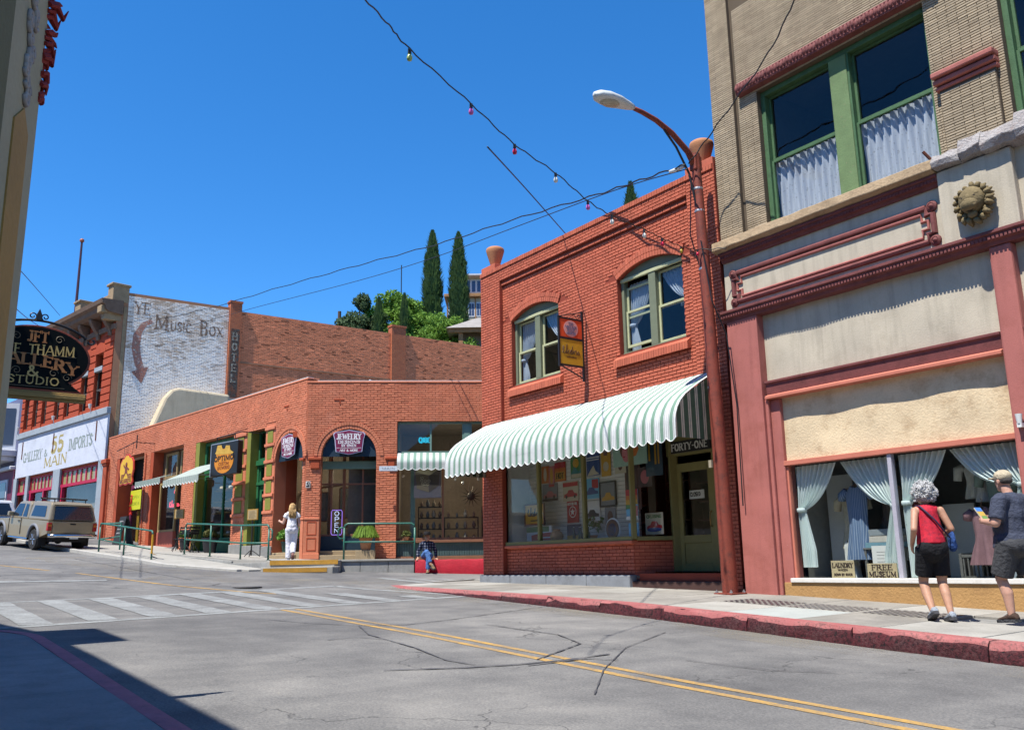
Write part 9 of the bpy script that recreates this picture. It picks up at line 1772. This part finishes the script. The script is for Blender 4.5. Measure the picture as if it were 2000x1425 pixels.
# ---- blonde woman in white
ww=thing('person','blonde long-haired woman all in white stepping up to the arched entrance','person',FR.w(-.12,-1.55,1.722),FR.a+R_(100))
P=[('c',(0,0,.9),(.01,0,1.15),.14,.12),('c',(.01,0,1.15),(.0,0,1.3),.12,.115),('c',(0,-.1,1.33),(0,.1,1.33),.06,.06),('c',(0,0,1.33),(.02,0,1.44),.048,.045),('c',(0,.09,.88),(.03,.08,.47),.095,.06),('c',(.03,.08,.47),(-.0,.07,.1),.058,.038),('c',(0,-.09,.88),(.02,-.07,.47),.095,.06),('c',(.02,-.07,.47),(-.18,-.05,.16),.058,.038),('c',(-.18,-.05,.16),(-.14,-.05,.11),.036,.034),('c',(0,.165,1.32),(.02,.25,1.07),.05,.042),('c',(.02,.25,1.07),(.2,.34,1.12),.04,.028),('c',(0,-.165,1.32),(-.02,-.21,1.06),.05,.042),('c',(-.02,-.21,1.06),(.12,-.18,.9),.04,.028)]
q=head(P,(.02,0,1.52),R_(6),.97);hand(P,(.2,.34,1.12),(.8,.5,.2),(0,0,1),(.3,-1,0),.7,.9);hand(P,(.12,-.18,.9),(.5,0,-.8),(.8,.2,.4),(0,1,0),.4,.9)
solid('body',P,SK3,ww,.012,4);eyes(ww,q)
WC,WC2=cloth('white_cotton',(.66,.67,.70)),cloth('white_linen',(.62,.62,.68))
solid('shirt',[('c',(0,0,1.0),(.01,0,1.16),.15,.135),('c',(.01,0,1.16),(0,0,1.31),.135,.125),('c',(0,-.11,1.34),(0,.11,1.34),.066,.066),('t',(0,0,.94),(0,0,1.02),.16,.155),('t',(0,.15,1.33),(.005,.2,1.22),.068,.07),('t',(0,-.15,1.33),(-.005,-.19,1.22),.068,.07)],WC,ww,.013,4)
solid('trousers',[('t',(0,0,.86),(0,0,.99),.16,.15),('e',(-.04,.055,.87),(.12,.105,.12)),('e',(-.04,-.055,.87),(.12,.105,.12)),('c',(0,.085,.86),(.03,.08,.47),.11,.085),('t',(.03,.08,.5),(-.01,.07,.05),.085,.085),('c',(0,-.085,.86),(.02,-.07,.47),.11,.085),('t',(.02,-.07,.5),(-.16,-.05,.19),.085,.075)],WC2,ww,.013,4)
mb=MB();rr=random.Random(17);hc=Vector((.01,0,1.545))
for k in range(420):
    a=rr.uniform(R_(50),R_(310));e=rr.uniform(.0,1.35);d=Vector((math.cos(a)*math.cos(e),math.sin(a)*math.cos(e),math.sin(e)));p=hc+Vector((d.x*.1,d.y*.088,d.z*.105));L=rr.uniform(.2,.36);out=Vector((-.075-.05*rr.random(),d.y*.09+rr.uniform(-.02,.02),0));e1=hc+Vector((min(d.x*.1,-.02)-.02,d.y*.1,-.06));e2=hc+Vector((out.x-.03,out.y*1.05,-L*.62));e3=hc+Vector((out.x-.03+rr.uniform(-.015,.015),out.y*.95+rr.uniform(-.02,.02),-L));mb.tube([p,e1,e2,e3],[.006,.008,.007,.003],4)
mb.build('long_hair',worn('blonde_hair',(.42,.27,.11),.55,.4,12,80,.3),ww,smooth=True);solid('hair_base',[('e',(.0,0,1.545),(.1,.088,.1)),('c',(-.05,0,1.5),(-.1,0,1.28),.075,.06)],worn('blonde_hair_base',(.34,.21,.08),.6,.4,12),ww,.013,3)
WS=cloth('white_shoe',(.6,.6,.62));shoe('shoe',(-.06,.07,.02),(.16,.07,.02),.085,.08,WS,ww);shoe('shoe',(-.26,-.05,.15),(-.06,-.05,.03),.085,.08,cloth('tan_shoe',(.2,.1,.09)),ww,None,(.5,0,1))
# ---- seated man on the red wall
sm_=thing('person','seated man in dark plaid shirt and jeans on the bright red wall','person',FR.w(3.86,-1.98,1.662),FR.a+R_(-88))
P=[('c',(0,0,.1),(.04,0,.34),.13,.12),('c',(.04,0,.34),(.05,0,.44),.12,.11),('c',(.05,-.1,.46),(.05,.1,.46),.06,.06),('c',(.06,0,.47),(.1,0,.57),.048,.045),('c',(0,.085,.09),(.34,.04,.13),.09,.065),('c',(.34,.04,.13),(.31,.02,-.3),.062,.045),('c',(0,-.085,.1),(.34,-.02,.2),.09,.065),('c',(.34,-.02,.2),(.42,.1,-.14),.06,.042),('c',(.05,.16,.45),(-.02,.25,.24),.05,.042),('c',(-.02,.25,.24),(.06,.26,.06),.04,.03),('c',(.05,-.16,.45),(-.02,-.25,.24),.05,.042),('c',(-.02,-.25,.24),(.06,-.26,.06),.04,.03)]
q=head(P,(.13,0,.635),0,.95,.2);hand(P,(.06,.26,.05),(.8,.3,-.35),(0,-1,0),(0,0,-1),.2,.9);hand(P,(.06,-.26,.05),(.8,-.3,-.35),(0,1,0),(0,0,-1),.2,.9)
solid('body',P,SK1,sm_,.011,4);eyes(sm_,q)
def plaid():
    m,t,p=principled('plaid_cloth',.9,0,.15);s=N(t,'ShaderNodeSeparateXYZ');L_(t,objvec(t),s.inputs[0]);f=lambda o,per,d:mth(t,'LESS_THAN',mth(t,'FRACT',mth(t,'DIVIDE',s.outputs[o],per)),d);g=mth(t,'MULTIPLY',mth(t,'ADD',f(1,.075,.3),f(2,.075,.3)),.5)
    L_(t,ramp(t,g,[(0,(.008,.012,.03)),(.5,(.05,.06,.10)),(1,(.32,.34,.36))]),p.inputs['Base Color']);return m
solid('plaid_shirt',[('c',(0,0,.12),(.04,0,.34),.142,.134),('c',(.04,0,.34),(.05,0,.44),.134,.122),('c',(.05,-.11,.465),(.05,.11,.465),.068,.068),('c',(.05,.155,.455),(-.02,.25,.24),.06,.053),('t',(-.02,.25,.25),(.05,.26,.08),.053,.045),('c',(.05,-.155,.455),(-.02,-.25,.24),.06,.053),('t',(-.02,-.25,.25),(.05,-.26,.08),.053,.045)],plaid(),sm_,.011,3)
solid('jeans',[('e',(-.01,0,.09),(.13,.15,.09)),('c',(0,.08,.1),(.34,.04,.14),.102,.08),('t',(.34,.04,.14),(.31,.02,-.27),.078,.068),('c',(0,-.08,.11),(.34,-.02,.21),.102,.08),('t',(.34,-.02,.21),(.405,.08,-.08),.076,.064)],cloth('blue_denim',(.07,.16,.38),.35,8),sm_,.011,4)
BT=cloth('tan_boot',(.18,.12,.06));shoe('boot',(.26,.02,-.385),(.5,.0,-.385),.09,.12,BT,sm_,GS2);shoe('boot',(.38,.11,-.2),(.58,.2,-.28),.09,.11,BT,sm_,GS2,(.5,.1,1))
HT=cloth('black_felt',(.012,.011,.012));mb=MB();mb.lathe([(.17,.0),(.172,.008),(.1,.012),(.098,.07),(.075,.1),(.02,.092)],tuple(q(0,0,.075)),20);mb.build('hat',HT,sm_,smooth=True,angle=60)
